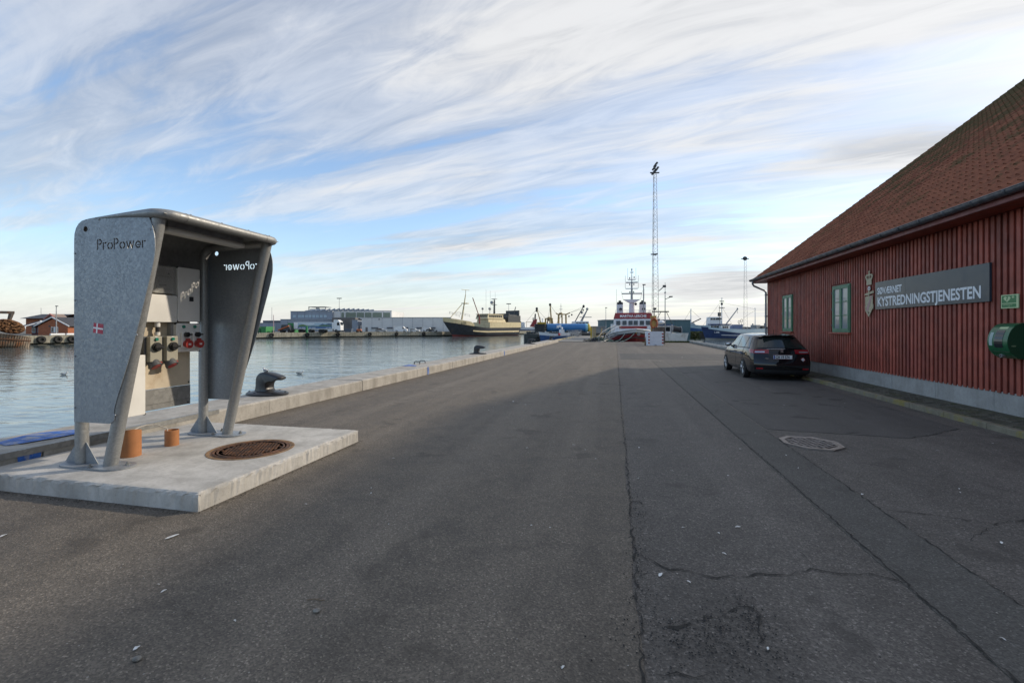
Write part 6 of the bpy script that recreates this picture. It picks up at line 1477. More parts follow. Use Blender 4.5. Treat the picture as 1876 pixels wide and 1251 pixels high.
for _ in range(150):
    a, r = random.uniform(0, 6.28), math.sqrt(random.random())*.95; x, z = math.cos(a)*1.65*r, math.sin(a)*.95*r; l = random.uniform(.15, .45)
    px, pz = cx + x*math.cos(tilt)-z*math.sin(tilt), cz + x*math.sin(tilt)+z*math.cos(tilt); w = -.72 - random.uniform(0, .3)
    b.box(px-l/2, px+l/2, w, w+.35, pz-.06, pz+random.uniform(.02, .12))
stuff(b.build('scrap_bars', pm('ochre_rust', (.20, .10, .045), .85, var=.6, vs=3), bw))

# ------------------------------------------------------------------ lattice mast, white block and clutter at the quay end
q = gp(1199.5, 628.5); HM = hz_(316, (q.x*-SA+q.y*CA))
lm = thing('lattice_mast', 'tall slender steel lattice floodlight mast behind the white block', 'mast', (q.x, q.y, 0), YAW)
M_LAT = pm('mast_galvanised', (.30, .30, .29), .5, metal=.4, var=.1)
def lattice(parent, H, w0, w1, n, r=.028, zb=0):
    W = lambda z: w0 + (w1-w0)*z/H
    b = B(); c3 = [(-.5, -.29), (.5, -.29), (0, .58)]
    for cx, cy in c3: b.cyl((cx*w0, cy*w0, zb), (cx*w1, cy*w1, zb+H), r*1.25, r, n=6)
    b.build('leg', M_LAT, parent)
    b = B()
    for k in range(n):
        z0, z1 = H*k/n, H*(k+1)/n
        for i in range(3):
            j = (i+1) % 3; a0, a1 = c3[i], c3[j]
            if k % 2: a0, a1 = a1, a0
            b.cyl((a0[0]*W(z0), a0[1]*W(z0), zb+z0), (a1[0]*W(z1), a1[1]*W(z1), zb+z1), r*.5, n=4, caps=False)
    b.build('lattice_bracing', M_LAT, parent)
lattice(lm, HM, .80, .34, 46, .022)
b = B(); b.lathe([(.45, -.05), (.45, .05)], (0, 0, HM*.52), n=3); b.cyl((.4, -.2, HM*.305), (1.0, -.3, HM*.335), .05, n=6); b.box(.80, 1.12, -.38, -.22, HM*.325, HM*.338); b.build('bracket', M_STEELD, lm)
for x, z, tl_ in ((-.12, .0, 0), (.22, .35, .3), (.1, .85, .2), (-.05, .5, 0)):
    b = B(); b.M = Matrix.Translation((x, 0, HM+z)) @ Matrix.Rotation(R(35), 4, 'Y'); b.box(-.10, .10, -.30, .30, -.22, .22); b.build('floodlight', M_STEELD, lm, bevel=.02)
b = B(); b.cyl((0, 0, HM-.1), (.1, 0, HM+1.0), .05, n=6); b.box(-.5, .5, -.05, .05, HM-.1, HM+.02); b.build('lamp_arm', M_STEELD, lm)
for px, py, d, lab in ((1365, 475, 170, 'thinner far lattice mast with lamps beside the warehouse corner'),):
    q = far(px, d); f2 = thing('far_lattice_mast', lab, 'mast', (q.x, q.y, -.5), YAW); Hh = hz_(py, d)+.5
    lattice(f2, Hh, 1.5, .8, 24, .035); b = B(); b.ell((0, 0, Hh+.3), .9, .5, .8, 8, 6); b.box(-1.4, 1.4, -.1, .1, Hh, Hh+.3); b.build('lamp_head', M_STEELD, f2)
def pole(name, px, ytop, d, z0, lab, r=.07, head=True, mat=None):
    q = far(px, d); t = thing(name, lab, 'lamp post', (q.x, q.y, z0), YAW, 'lamp posts'); h = hz_(ytop, d)-z0
    b = B(); b.cyl((0, 0, 0), (0, 0, h), r, r*.6, n=8); b.build('post', mat or M_STEELG, t, smooth=40)
    if head: b = B(); b.box(-.14, .28, -.10, .10, h-.04, h+.10) if head == 1 else b.box(-1.2, 1.2, -.25, .25, h-.1, h+.3); b.build('lamp_head', M_STEELD, t, bevel=.03)
    return t
pole('lamp_post', 1179, 522, 64, 0, 'thin grey lamp post rising just right of the rescue ship', .10)
pole('lamp_post', 1110, 564, 95, .5, 'short thin lamp post left of the rescue ship', .07)
pole('lamp_post', 103, 561, 84, .3, 'lamp post standing in front of the brick house gable', .10)
pole('lamp_post', 120, 577, 120, .3, 'short lamp post behind the grey roof near the stand', .10)
pole('lamp_post', 75, 564, 115, .3, 'thin pole above the dark roof of the brick house', .07, False)
pole('lamp_post', 498, 563, 200, .4, 'thin pole left of the grey hall', .12, False)
pole('lamp_post', 621.5, 547, 230, .4, 'double headed floodlight pole above the grey hall', .16, 2)
pole('lamp_post', 932, 557, 235, .4, 'double headed floodlight pole behind the dark trawler stern', .14, 2)
pole('red_white_post', 501, 577, 134, .3, 'red and white banded post on the far quay by the containers', .13, False, pm('pale_pink_post', (.45, .33, .33), .6))

q = gp(1201.5, 633)
wb = thing('concrete_block', 'square white block with red and white striped edges on the asphalt', 'block', (q.x, q.y, 0), YAW)
b = B(); w, h = .72, 1.32
b.plate([(-w, 0), (-.14, 0), (-.07, .07), (.07, .07), (.14, 0), (w, 0), (w, h-.05), (w-.05, h), (-w+.05, h), (-w, h-.05)], lambda u, v, w_: (u, w_, v), 1.0)
b.build('body', pm('block_white', (.62, .65, .70), .6, var=.06, vs=3), wb, bevel=.02)
for sx_ in (-1, 1):
    for k in range(9):
        b = B(); x0 = sx_*(w-.075); b.box(x0-.065, x0+.065, -.016, -.003, .03+k*.142, .03+(k+1)*.142-.004); b.build('stripe', M_SOCKR if k % 2 else M_WHITE, wb)
b = B(); b.box(-.09, .09, -.05, .05, 0, 1.15); pk = b.build('wooden_plank', pm('plank_wood', (.24, .15, .08), .8, var=.2, vs=5)); q2 = gp(1182.5, 632.5); pk.location = q2; pk.rotation_euler = (R(-8), R(10), YAW); tag(pk, 'short wooden plank leaning beside the white block', 'plank')
q = gp(1198, 629.5)
lp = thing('lifebuoy_post', 'yellow post with orange lifebuoy behind the white block', 'lifebuoy', (q.x-.05, q.y, 0), YAW)
b = B(); b.box(-.26, .26, -.1, .1, 0, 2.85); b.box(-.3, .3, -.12, .12, 2.7, 2.95); b.build('post', pm('ochre_board', (.46, .30, .09), .6), lp, bevel=.02)
b = B(); b.lathe([(.34 + .09*math.cos(a), .09*math.sin(a)) for a in np.linspace(0, 6.283, 11)[:-1]], (0, -.2, 2.15), (0, 1, 0), 24, closed=True); b.v = [(x, y, 2.15+(z-2.15)*1.45) for x, y, z in b.v]; b.build('lifebuoy_ring', M_ORANGE, lp, smooth=60)
q = gp(1204, 630)
b = B(); b.box(-.1, .85, 0, .8, 0, 1.75); b.box(-.35, -.12, 0, .6, 0, 1.6); o = b.build('control_cabinet', pm('rusty_grey', (.12, .09, .07), .7, var=.3, vs=2), bevel=.03); o.location = q; o.rotation_euler = (0, 0, YAW); tag(o, 'dark brown control cabinet standing behind the white block', 'cabinet')
# nets and ropes heap at the pier corner
q = gp(1096, 626)
nh = thing('net_heap', 'heap of nets, ropes and floats at the corner of the pier', 'nets', (q.x, q.y, .02), YAW)
for nm, mt, n_, r_ in (('net_bundle', pm('net_green', (.12, .17, .14), .9, var=.5, vs=6), 26, .05), ('rope_coils', pm('rope_tan', (.34, .30, .24), .9, var=.3, vs=6), 22, .04), ('dark_net', pm('net_dark', (.06, .06, .07), .9, var=.4, vs=6), 18, .07)):
    b = B()
    for _ in range(n_):
        cx, cy, a, rr = random.uniform(-1.4, 1.6), random.uniform(-.5, 1.0), random.uniform(0, 6), random.uniform(.15, .5)
        b.tube([(cx + rr*math.cos(a+t), cy + rr*.8*math.sin(a+t), .08 + random.uniform(0, .55)*max(0, 1-abs(cx)/1.8)) for t in np.linspace(0, 4.2, 9)], r_, 6)
    b.build(nm, mt, nh, smooth=60)
b = B(); b.cyl((-1.5, .6, .05), (.9, .2, 1.05), .07, n=8); b.cyl((.2, .2, .05), (.55, .6, 1.6), .06, n=8); b.build('spar', M_MASTY, nh)
# white railings along the pier, yellow post, crate, green shed beyond
rl = thing('pier_railing', 'pale crossed steel railings standing on the narrow pier', 'railing', (-6.4, 67, .06), 0)
for k in range(7):
    b = B(); y = k*3.0; b.tube([(-.5, y, 0), (-.5, y, 1.3), (.3, y, 1.3), (.3, y, 0)], .03, 6); b.cyl((-.5, y, .1), (.3, y+1.2, 1.2), .025, n=5); b.cyl((.3, y, .1), (-.5, y+1.2, 1.2), .025, n=5); b.build('hurdle', M_STEELG, rl)
q = far(1083, 66); b = B(); b.cyl((0, 0, 0), (0, 0, 1.75), .10, n=10); b.box(-.12, .12, -.06, .06, .9, 1.7); o = b.build('yellow_post', M_YEL); o.location = (q.x, q.y, .05); o.rotation_euler = (0, 0, YAW); tag(o, 'yellow post on the pier right of the tank', 'post')
q = far(1088, 62); b = B(); b.box(-.15, .30, 0, .6, 0, 1.72); b.box(-.18, .33, -.05, .65, 1.72, 1.78); o = b.build('tan_cabinet', pm('tan_paint', (.34, .27, .16), .6, var=.1), bevel=.02); o.location = (q.x, q.y, .05); o.rotation_euler = (0, 0, YAW); tag(o, 'narrow tan cabinet on the pier beside the grey shed', 'cabinet')

def farbox(name, lab, cat, px0, px1, ytop, ybase, d, depth, mat, rz=0.0, group=None):
    q = far(px0, d); t = thing(name, lab, cat, (q.x, q.y, hz_(ybase, d)), YAW+rz, group)
    w = (px1-px0)/FP*d; h = (ybase-ytop)/FP*d
    return t, w, h
M_SHEDG = pm('shed_teal', (.075, .135, .15), .6, var=.08, vs=.5)
t, w, h = farbox('teal_shed', 'long low teal shed behind the rescue ship', 'shed', 1108, 1265, 587, 611, 125, 8, M_SHEDG)
b = B(); b.box(0, w, 0, 10, -2, h); b.build('wall', M_SHEDG, t)
b = B(); b.box(-.15, w+.15, -.15, 10.15, h, h+.25); b.build('roof_edge', M_STEELG, t)
for k in range(int(w/2.4)): b = B(); b.box(k*2.4+.05, k*2.4+.10, -.05, -.001, -1, h-.05); b.build('panel_joint', M_STEELD, t)
b = B(); b.box(1.6, 3.4, -.08, -.003, -1, 2.6); b.build('door', M_WHITEW, t)
t, w, h = farbox('grey_shed', 'small grey shed on the pier between the tank and the teal shed', 'shed', 1086, 1110, 599, 613, 100, 6, M_STEELG)
b = B(); b.box(0, w, 0, 6, -1, h); b.build('wall', pm('shed_grey', (.24, .25, .26), .7, var=.1), t); b = B(); b.box(-.2, w+.2, -.2, 6.2, h, h+.18); b.build('roof', M_STEELG, t)
# grassy pier wall behind the navy boat
q = far(1205, 128); b = B(); b.box(0, 40, 0, 14, -1.5, 1.75); o = b.build('far_pier', pm('pier_wall_dark', (.055, .05, .042), .85, var=.35, vs=.8)); o.location = (q.x, q.y, WL); o.rotation_euler = (0, 0, YAW); struct(o)
b = B(); 
for _ in range(1500): blade(b, random.uniform(0, 14.5), random.uniform(.1, 2.5), 1.75, random.uniform(.15, .5), .15, .06)
g_ = b.build('grass_tufts', M_GRASS, o, fix=False); stuff(g_)
# breakwater of dark stones
b = B()
for _ in range(900):
    px = random.uniform(1315, 1700); t_ = random.random(); d = 250 + 14*t_; q = far(px, d); z = -1.4 + (3.2)*min(1, t_*1.6) + random.uniform(-.3, .3); r = random.uniform(.6, 1.3)
    vs = [(q.x + random.uniform(-1, 1)*r, q.y + random.uniform(-1, 1)*r, z + random.uniform(-.6, .6)*r) for _ in range(6)]
    b.add(vs, [(0,1,2),(0,2,3),(0,3,4),(0,4,1),(5,2,1),(5,3,2),(5,4,3),(5,1,4)])
bwt = stuff(b.build('breakwater', pm('breakwater_stone', (.10, .10, .105), .9, var=.35, vs=.5), fix=False)); tag(bwt, 'dark stone breakwater beyond the navy fishing boat', 'breakwater')
b = B(); rows = [[tuple(far(px, 250, -1.6)) for px in (1310, 1500, 1700)], [tuple(far(px, 260, 1.6)) for px in (1310, 1500, 1700)], [tuple(far(px, 270, 1.6)) for px in (1310, 1500, 1700)]]; b.grid(rows); c_ = b.build('core', pm('breakwater_core', (.08, .08, .085), .9), bwt)
q = far(1388, 150); b = B(); b.box(-1.0, 1.0, -.5, .5, 0, .9); b.cyl((-.8, 0, .6), (.9, 0, 1.5), .12, n=6); b.ell((.2, 0, 1.2), .5, .4, .4, 8, 6); o = b.build('yellow_winch', M_YEL, bevel=.05); o.location = (q.x, q.y, -.3); o.rotation_euler = (0, 0, YAW); tag(o, 'small yellow winch at the water left of the warehouse corner', 'winch')
q = far(1376, 150); b = B(); b.box(0, 60, 0, 20, -2, 0); o = b.build('winch_quay', M_CONC_D); o.location = (q.x-2, q.y, -.3); o.rotation_euler = (0, 0, YAW); struct(o)

# ------------------------------------------------------------------ far quay across the basin
QP = [(-60, 70), (10, 75), (60, 78.5), (137, 84), (300, 103), (455, 125), (600, 143), (700, 154), (800, 165), (943, 215), (1000, 235)]
qpts = [far(px, d) for px, d in QP]
QZ = .33
b = B(); back = [far(1060, 330), far(1060, 700), far(-900, 700), far(-900, 60)]
poly = [(p.x, p.y) for p in qpts] + [(p.x, p.y) for p in back]
b.plate(poly, lambda u, v, w: (u, v, -2.4 + w), 2.4 + QZ - .06); fq = struct(b.build('far_quay', M_SOIL))
for i, (p, q) in enumerate(zip(qpts[:-1], qpts[1:])):
    n = max(1, int((q-p).length/9))
    for k in range(n):
        a, c = p.lerp(q, k/n), p.lerp(q, (k+1)/n); d = (c-a).normalized(); nn = Vector((d.y, -d.x, 0)); a2, c2 = a + d*.04, c - d*.04
        b = B(); vs = []
        for e in (a2, c2):
            for off, z in ((nn*.35, -.95), (nn*.35, QZ), (nn*-1.2, QZ), (nn*-1.2, -.95)): r_ = e + off; vs.append((r_.x, r_.y, z))
        b.add(vs, [(0,1,2,3), (7,6,5,4), (0,4,5,1), (1,5,6,2), (2,6,7,3), (3,7,4,0)]); b.build('quay_block', concrete('far_concrete', (.34, .32, .26), (.12, .11, .08), streak=.7) if i == 0 and k == 0 else bpy.data.materials['far_concrete'], fq)
    b = B(); b.cyl((p.x, p.y, -1.1), (q.x, q.y, -1.1), .12, n=6); b.build('weed_line', pm('weed_dark', (.02, .022, .015), .8) if i == 0 else bpy.data.materials['weed_dark'], fq)
def onquay(px):
    for (x0, d0), (x1, d1) in zip(QP[:-1], QP[1:]):
        if x0 <= px <= x1: t = (px-x0)/(x1-x0); p, q = far(x0, d0), far(x1, d1); return p.lerp(q, t), (q-p).normalized(), d0+(d1-d0)*t
tyre = None
TY = [(71, 'tyre fender hanging nearest the rusty workboat'), (101, 'tyre fender below the lamp post and brick house'), (127, 'large dark tyre fender just left of the power stand'), (492, 'tyre fender on the far quay below the green containers'), (557, 'tyre fender on the far quay below the trailer'), (617, 'tyre fender on the far quay below the white truck cab'), (675, 'tyre fender on the far quay below the silver car'), (724, 'tyre fender on the far quay below the white van'), (774, 'tyre fender on the far quay beside the trawler bow')]
for px, lab in TY:
    p, d, dist = onquay(px); nn = Vector((d.y, -d.x, 0))
    if nn.dot(Vector((0, 0, 0)) - p) < 0: nn = -nn
    c0 = p + nn*.62; b = B(); b.lathe([(.26, -.24), (.52, -.26), (.62, -.12), (.62, .12), (.52, .26), (.26, .24), (.22, 0)], (0, 0, 0), (0, 1, 0), 24, closed=True)
    o = b.build('tyre_fender', M_RUBBER, smooth=40) if tyre is None else tyre.copy()
    if tyre is None: tyre = o
    else: C.objects.link(o)
    o.location = (c0.x, c0.y, -.35); o.rotation_euler = (0, 0, math.atan2(nn.y, nn.x)+R(90)); tag(o, lab, 'tyre', 'tyre fenders on the far quay')
for px, lab in ((104, 'white edge beam on the far quay below the lamp post'), (134, 'white edge beam on the far quay beside the power stand')):
    p, d, dist = onquay(px); b = B(); b.cyl((-1.0, 0, .2), (1.0, 0, .2), .2, n=10); o = b.build('edge_beam_white', M_WHITE, smooth=40); o.location = (p.x, p.y, QZ-.02); o.rotation_euler = (0, 0, math.atan2(d.y, d.x)); tag(o, lab, 'beam')

# brick house with dark roof, gable to the water
M_BRICK = pm('brick_red', (.33, .115, .055), .85, var=.12, vs=3); M_BRICKD = pm('brick_dark', (.10, .03, .03), .8, var=.12); M_ROOFD = pm('dark_roof', (.045, .048, .058), .7, var=.15, vs=1.5); M_ROOFG = pm('grey_roof', (.14, .14, .13), .8, var=.12, vs=1.5)
dH = 88
def X(px, d=dH, p0=0): return (px-p0)/FP*d
bh = thing('brick_house', 'red brick house with white verges and dark roof across the water', 'house', far(69, dH, QZ-.06), YAW)
x = lambda px: (px-69)/FP*dH; z = lambda py: hz_(py, dH)-(QZ-.06)
gx0, gx1, gxm = x(69.5), x(124), x(97.5); ze, zr_ = z(597), z(584)
b = B(); b.plate([(gx0, -.2), (gx1, -.2), (gx1, ze), (gxm, zr_), (gx0, ze)], lambda u, v, w: (u, w, v), 9.0); gw_ = b.build('gable', M_BRICK, bh)
for a, c_, za, zb in ((gx0-.5, gxm, ze-.12, zr_+.25), (gxm, gx1+.5, zr_+.25, ze-.12)):
    b = B(); b.plate([(a, za-.04), (c_, zb-.04), (c_, zb+.16), (a, za+.16)], lambda u, v, w: (u, -.35+w, v), .12); b.build('verge_board', M_WHITE, bh)
    b = B(); b.plate([(a, za), (c_, zb), (c_, zb+.10), (a, za+.10)], lambda u, v, w: (u, -.12+w, v), 9.5); b.build('gable_roof', M_ROOFD, bh)
b = B(); b.box(x(93.5), x(106.5), -.05, .12, z(609), z(599)); wn_ = b.build('window', M_WHITE, bh)
for a, c_ in ((94.5, 98.3), (102.0, 105.5)): b = B(); b.box(x(a), x(c_), -.08, -.051, z(608), z(600)); b.build('pane', M_DGLASS, wn_)
b = B(); b.cyl((x(90.5), -.06, z(597.5)), (x(90.5), .02, z(597.5)), .16, n=12); b.build('round_vent', M_STEELD, bh)
b = B(); b.box(x(48), gx0, 1.0, 9.0, -.2, ze); b.build('wing_wall', M_BRICKD, bh)
b = B(); b.plate([(.2, ze-.1), (5.0, z(584.5)), (9.8, ze-.1), (9.8, ze), (5, z(584.5)+.15), (.2, ze)], lambda u, v, w: (x(36)+w, u, v), gxm-x(36)); b.build('wing_roof', M_ROOFD, bh)
b = B(); b.plate([(-.1, ze-.05), (.2, ze+.06), (5.0, z(584)+.15), (5.0, z(584)-.02), (.3, ze-.10)], lambda u, v, w: (x(45)+w, u, v), .25); b.build('wing_verge', M_WHITE, bh)
for px in (49, 60): b = B(); b.box(x(px), x(px+6.5), .9, 1.01, z(609.5), z(599.5)); w_ = b.build('window', M_LBLUE, bh); b = B(); b.box(x(px+.8), x(px+5.7), .88, .899, z(608.5), z(600.5)); b.build('pane', M_DGLASS, w_)
for px in (53.5, 71): b = B(); b.box(x(px)-.1, x(px)+.1, 2.0, 2.2, z(589)-.1, z(589)+.25); b.build('roof_vent', M_WHITE, bh)
bh2 = thing('rear_house', 'second brick house with dark roof and pink gable verge behind the first', 'house', far(30, 104, QZ-.06), YAW)
x = lambda px: (px-30)/FP*104; z = lambda py: hz_(py, 104)-(QZ-.06)
b = B(); b.box(x(30), x(98), 2, 10, -.2, z(583)); b.build('wall', M_BRICK, bh2)
b = B(); b.plate([(1, z(583.5)), (6, z(574.5)), (11, z(583.5)), (11, z(583)), (6, z(574)), (1, z(583))], lambda u, v, w: (x(28)+w, u, v), x(88)-x(28)); b.build('roof', M_ROOFD, bh2)
b = B(); b.plate([(x(77), z(583.5)), (x(98), z(583.5)), (x(88), z(574.8))], lambda u, v, w: (u, .6+w, v), 3); b.build('gable', pm('gable_grey', (.22, .17, .15), .8), bh2)
for a, c_, za, zb in ((77, 88, 584, 575), (88, 98.5, 575, 583.5)):
    b = B(); b.plate([(x(a), z(za)-.2), (x(c_), z(zb)-.2), (x(c_), z(zb)+.1), (x(a), z(za)+.1)], lambda u, v, w: (u, .3+w, v), .3); b.build('verge_board', pm('pink_verge', (.36, .14, .12), .6), bh2)
bh3 = thing('long_house', 'long low brick house with grey roof running behind the power stand', 'house', far(100, 98, QZ-.06), YAW)
x = lambda px: (px-100)/FP*98; z = lambda py: hz_(py, 98)-(QZ-.06)
b = B(); b.box(x(112), x(178), 0, 8, -.2, z(597.5)); b.build('wall', M_BRICK, bh3)
b = B(); b.plate([(-.6, z(598)), (4, z(585)), (8.6, z(598)), (8.6, z(597.2)), (4, z(584.3)), (-.6, z(597.2))], lambda u, v, w: (x(100)+w, u, v), x(178)-x(100)); b.build('roof', M_ROOFG, bh3)
b = B(); b.box(x(123), x(132), -.1, .01, z(603.5), z(599)); b.build('white_panel', M_WHITE, bh3)
b = B(); b.ell((x(137), -3, 1.0), 1.6, 1.0, 1.0, 12, 8); o = b.build('dark_car_far', M_CAR); o.parent = None
bpy.data.objects.remove(o)

# grey industrial halls
M_HALLB = pm('hall_blue_grey', (.25, .285, .34), .6, var=.05, vs=.3); M_HALLG = pm('hall_light_grey', (.60, .60, .59), .6, var=.05, vs=.3); M_HALLD = pm('hall_dark', (.085, .095, .115), .6, var=.08, vs=.4); M_HALLBR = pm('hall_brown', (.155, .14, .13), .7, var=.15, vs=.4)
def panelled(t, name, x0, x1, y0, y1, z0, z1, mat, step=3.0):
    b = B(); b.box(x0, x1, y0, y1, z0, z1); o = b.build(name, mat, t)
    k = x0 + step
    while k < x1-.3:
        b = B(); b.box(k-.03, k+.03, y0-.02, y0-.001, z0, z1); b.build('panel_joint', M_HALLD, o); k += step
    b = B(); b.box(x0-.1, x1+.1, y0-.12, y0+.2, z1, z1+.18); b.build('parapet_cap', M_STEELG, o); return o
dA = 190
ha = thing('office_hall', 'grey industrial hall with glazed upper storey across the harbour', 'building', far(455, dA, QZ-.06), YAW)
x = lambda px: (px-455)/FP*dA; z = lambda py: hz_(py, dA)-(QZ-.06)
panelled(ha, 'low_wing', x(440), x(520), 0, 18, -.2, z(592), M_HALLB); panelled(ha, 'low_wing_top', x(472), x(518), 4, 18, z(592)+.2, z(587.5), M_HALLD)
panelled(ha, 'middle_wing', x(518.2), x(615), -2, 14, -.2, z(585.6), M_HALLB)
up_ = panelled(ha, 'upper_storey', x(530), x(607), 1, 22, z(585), z(570.5), M_HALLB)
for px in (534.5, 544, 550, 557, 563.5, 570, 577, 584, 591.5): b = B(); b.box(x(px), x(px+5), .92, 1.0-.002, z(581.5), z(577)); b.build('window', M_LBLUE, up_)
gl_ = panelled(ha, 'glazed_storey', x(607.2), x(715), 2, 24, z(585), z(569.5), M_HALLG)
for a, c_ in ((622, 627), (630, 649), (650.5, 664), (665.5, 678), (679.5, 697), (699.5, 712)): b = B(); b.box(x(a), x(c_), 1.92, 1.998, z(581), z(572.3)); b.build('window', pm('green_tint_glass', (.12, .17, .14), .12) if a == 622 else bpy.data.materials['green_tint_glass'], gl_)
b = B(); b.box(x(553), x(586), 6, 12, z(561.5), z(560.5)); 
for px in (553.3, 585): b.box(x(px), x(px)+.25, 6, 6.25, z(570), z(561))
b.build('roof_frame', M_HALLD, ha)
b = B(); b.box(x(554), x(584), 7, 11, z(568), z(564.5)); b.cyl((x(567), 8, z(565)), (x(567), 8, z(562.5)), .8, n=10); b.build('roof_plant', M_WHITEW, ha, bevel=.1)
b = B()
for k in range(14): a = 553+k*9; b.cyl((x(a), 3, z(570+(0 if a < 607 else -1))), (x(a+11), 3, z(568.5 - 3.5*math.sin(k*.22))), .35, n=8)
b.build('roof_ducts', M_HALLB, ha)
panelled(ha, 'brown_wing', x(615.2), x(657), -4, 8, -.2, z(582.5), M_HALLBR, 2.2); panelled(ha, 'blue_porch', x(657.2), x(667), -8, 4, -.2, z(587), M_HALLB)
hb = thing('pale_warehouse', 'long pale grey warehouse with a row of dark dock openings', 'building', far(657, 182, QZ-.06), YAW)
x = lambda px: (px-657)/FP*182; z = lambda py: hz_(py, 182)-(QZ-.06)
wl_ = panelled(hb, 'wall', x(667.2), x(828), -3, 30, -.2, z(582.3), M_HALLG, 4.0)
for a, c_ in ((674, 678),): b = B(); b.box(x(a), x(c_), -3.08, -3.002, -.2, z(599.5)); b.build('door', M_HALLBR, wl_)
for a, c_ in ((685, 697), (713, 723), (741, 751), (766, 776), (791, 800)): b = B(); b.box(x(a), x(c_), -3.4, -3.002, z(601.5), z(599.5)); b.build('dock_hood', M_HALLD, wl_)
b = B(); b.cyl((x(699), -3.2, z(584)), (x(698.5), -3.3, z(586.2)), .15, n=6); b.build('wall_lamp', M_STEELD, wl_)

# containers, lorry, vans and cars on the far quay
def container(px0, px1, y0, d, mat, lab):
    q = far(px0, d, QZ-.06); w = (px1-px0)/FP*d; h = hz_(y0, d)-QZ+.06; t = thing('container', lab, 'container', q, YAW, 'containers on the far quay')
    b = B(); b.box(0, w, 0, 5, 0, h); b.build('body', mat, t, bevel=.04)
    for k in range(int(w/.45)): b = B(); b.box(.12+k*.45, .30+k*.45, -.05, -.001, .15, h-.15); b.build('corrugation', mat, t)
    b = B()
    for x_ in (0, w): 
        for z_ in (0, h): b.box(x_-.08, x_+.08, -.07, .1, z_-.08, z_+.08)
    b.build('corner_castings', M_STEELD, t)
container(461, 468, 598.5, 138, M_WHITEW, 'white container end beside the green containers'); container(469, 476, 598.8, 137, pm('green_container_dark', (.03, .14, .055), .55), 'darker green container next to the white one'); container(477.5, 487, 598.3, 136, M_GREEN, 'bright green container by the banded post'); container(527, 537.5, 592, 141, M_GREEN, 'green container behind the lorry trailer'); 
q = far(562, 133, QZ-.06); b = B(); b.box(-.25, .25, -.2, .2, 0, 1.8); b.cyl((0, 0, 1.8), (0, 0, 2.0), .15, n=8); o = b.build('green_bin', M_GREEN, bevel=.03); o.location = q; o.rotation_euler = (0, 0, YAW); tag(o, 'narrow bright green cabinet in front of the lorry trailer', 'cabinet')
dL = 140; q = far(538, dL, QZ-.06)
lo = thing('lorry', 'white articulated lorry with mountain landscape on its trailer', 'lorry', q, YAW)
x = lambda px: (px-538)/FP*dL; z = lambda py: hz_(py, dL)-(QZ-.06)
zt_ = z(590.3); b = B(); b.box(0, x(611), 0, 2.5, 1.1, zt_); trl = b.build('trailer', M_WHITE, lo, bevel=.03)
pic = lambda d_: (lambda u, v, w: (x(545.5)+u*(x(608)-x(545.5)), -.012-d_-w, 1.25+v*(zt_-1.42)))
for nm, col, pts, dd in (('sky_print', (.38, .50, .58), [(0,0),(1,0),(1,1),(0,1)], 0), ('cloud_print', (.62, .66, .68), [(.1,.75),(.3,.9),(.5,.85),(.45,.65),(.3,.6)], .006), ('mountain_print', (.10, .16, .24), [(0,.2),(0,.45),(.12,.55),(.25,.42),(.45,.5),(.6,.45),(.72,.85),(.80,.68),(.9,.9),(1,.85),(1,.2)], .012), ('meadow_print', (.10, .20, .07), [(0,.3),(.05,.62),(.16,.72),(.27,.5),(.5,.38),(.62,.45),(.78,.62),(1,.5),(1,.42),(.7,.40),(.5,.32),(.25,.38)], .018), ('lake_print', (.07, .15, .30), [(0,0),(1,0),(1,.4),(.8,.3),(.5,.34),(.2,.36),(0,.28)], .024)):
    b = B(); b.plate(pts, pic(dd), .004); b.build(nm, pm('print_'+nm, col, .5, var=.05), trl)
b = B()
for a, c_ in ((.02, .10), (.12, .22), (.33, .40), (.42, .52), (.82, .88), (.90, .97)): b.plate([(a,.10),(c_,.10),(c_,.18),(a,.18)], pic(.03), .003)
b.build('white_caption', M_WHITE, trl)
b = B(); xa, xb = x(611.5), x(623.5); b.plate([(xa, .7), (xb, .7), (xb, 2.3), (xb-.25, 3.4), (xb-1.0, 3.9), (xa+.1, 3.9), (xa, 3.6)], lambda u, v, w: (u, w, v), 2.5); cb2 = b.build('cab', M_WHITE, lo, bevel=.08)
b = B(); b.plate([(xb-1.05, 2.2), (xb-.25, 2.2), (xb-.40, 3.1), (xb-1.0, 3.1)], lambda u, v, w: (u, -.03+w, v), .02); b.box(xb-.1, xb+.02, .3, 2.2, 2.3, 3.2); b.build('cab_window', M_DGLASS, cb2)
b = B(); b.box(x(600), x(609), -.02, .06, .5, 1.0); b.box(.3, x(600), .3, 2.2, .85, 1.1); b.build('side_skirt', M_WHITEW, lo)
for px in (549, 552.8, 568, 586, 592, 615.8): b = B(); b.cyl((x(px), -.02, .5), (x(px), 2.4, .5), .5, n=18); b.build('wheel', M_RUBBER, lo)
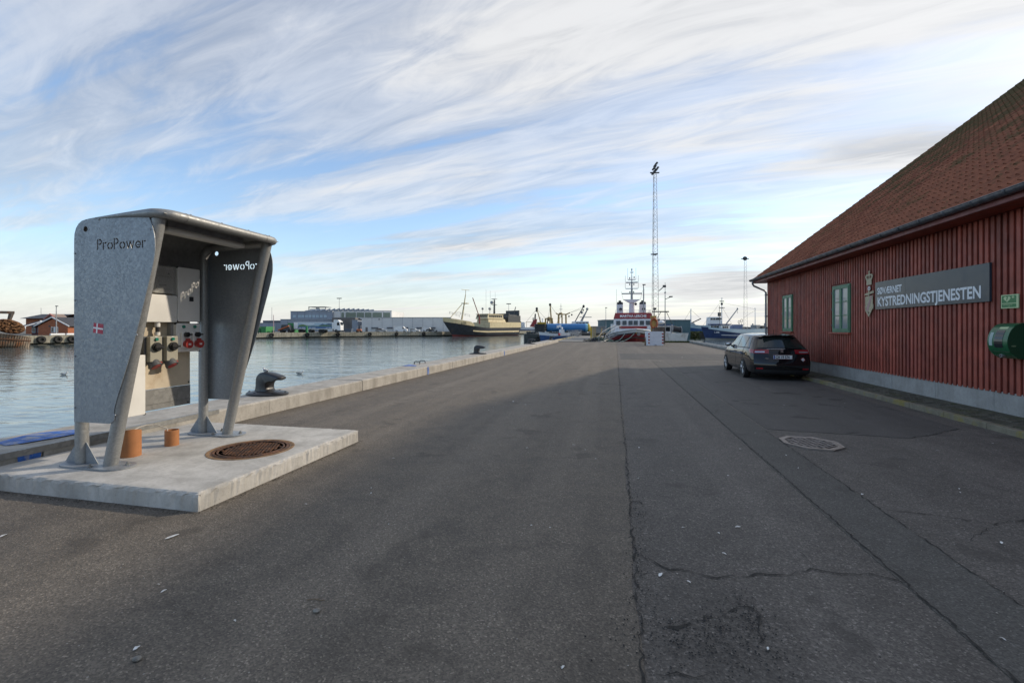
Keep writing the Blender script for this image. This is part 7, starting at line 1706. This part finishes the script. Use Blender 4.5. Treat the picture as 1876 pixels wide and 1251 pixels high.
def simplecar(name, lab, px0, px1, ytop, d, mat, kind):
    q = far(px0, d, QZ-.06); L = (px1-px0)/FP*d; h = hz_(ytop, d)-QZ+.06; t = thing(name, lab, 'van' if kind == 'van' else 'car', q, YAW)
    if kind == 'van': pr_ = [(0, .3), (0, h*.98), (L*.68, h), (L*.80, h*.72), (L*.98, h*.48), (L, .3)]; win = [(L*.66, h*.55), (L*.66, h*.88), (L*.70, h*.88), (L*.82, h*.55)]
    else: pr_ = [(0, .3), (L*.01, h*.62), (L*.10, h*.95), (L*.35, h), (L*.55, h*.97), (L*.72, h*.66), (L*.97, h*.55), (L, .3)]; win = [(L*.09, h*.62), (L*.14, h*.9), (L*.53, h*.91), (L*.67, h*.62)]
    b = B(); b.plate(pr_, lambda u, v, w: (u, w, v), 1.8); bo = b.build('body', mat, t, bevel=.12, smooth=50, segs=3)
    b = B(); b.plate(win, lambda u, v, w: (u, -.02+w, v), .03); b.build('window', M_DGLASS, bo)
    if kind == 'van': b = B(); b.box(-.02, -.001, .2, 1.6, .6, h*.9); b.build('rear_door', M_LBLUE, bo)
    for k in (.19, .80): b = B(); b.cyl((L*k, -.03, .33), (L*k, 1.8, .33), .33, n=16); w_ = b.build('wheel', M_RUBBER, t); b = B(); b.cyl((L*k, -.05, .33), (L*k, -.031, .33), .2, n=12); b.build('rim', M_ALLOY, w_)
simplecar('parked_hatchback', 'silver car parked in front of the pale warehouse near the brown hall', 687, 707, 601.5, 158, pm('silver_paint', (.36, .38, .40), .3, metal=.5), 'car')
simplecar('delivery_van', 'white delivery van parked beside the pale warehouse dock', 722, 745, 598, 163, M_WHITE, 'van')
simplecar('parked_hatchback', 'small white car parked between the two white vans', 749, 768, 602, 163, M_WHITE, 'car')
simplecar('delivery_van', 'white van standing behind the dark car by the trawler bow', 773, 792, 600, 172, M_WHITE, 'van')
simplecar('parked_hatchback', 'dark grey car parked beside the trawler bow', 780, 801, 602.5, 164, pm('dark_grey_paint', (.04, .045, .055), .3, metal=.3), 'car')
q = far(513, 138, QZ-.06); tl2 = thing('telehandler', 'orange and black telehandler parked left of the lorry', 'forklift', q, YAW)
b = B(); b.frust(0, 3.2, 0, 2, .6, .4, 2.4, .1, 1.9, 2.4); b.build('cab', M_STEELD, tl2); b = B(); b.cyl((-.6, 0, .7), (2.6, 0, 2.0), .22, n=8); b.build('boom', M_ORANGE, tl2)
for k in (.4, 2.8): b = B(); b.cyl((k, -.1, .5), (k, 2, .5), .5, n=16); b.build('wheel', M_RUBBER, tl2)
q = far(652, 146, QZ-.06); fk2 = thing('forklift', 'small red and white forklift in front of the brown hall', 'forklift', q, YAW)
b = B(); b.frust(0, 1.8, 0, 1.2, .3, .2, 1.4, .1, 1.1, 1.1); b.build('body', M_ORANGE, fk2, bevel=.05)
b = B(); [b.cyl((a, y, .9), (a, y, 2.1), .05, n=6) for a in (.2, 1.4) for y in (.1, 1.1)]; b.box(.1, 1.5, 0, 1.2, 2.1, 2.18); b.build('roll_cage', M_STEELG, fk2)
for k in (.3, 1.5): b = B(); b.cyl((k, -.05, .3), (k, 1.2, .3), .3, n=12); b.build('wheel', M_RUBBER, fk2)
q = far(632, 148, QZ-.06); b = B(); b.frust(0, 1.9, 0, 1.5, .0, -.3, 2.2, -.2, 1.7, 1.2); o = b.build('skip', pm('skip_blue', (.10, .13, .18), .6), bevel=.03); o.location = q; o.rotation_euler = (0, 0, YAW); tag(o, 'small dark blue waste skip between lorry and forklift', 'skip')
print('objects', len(bpy.data.objects))
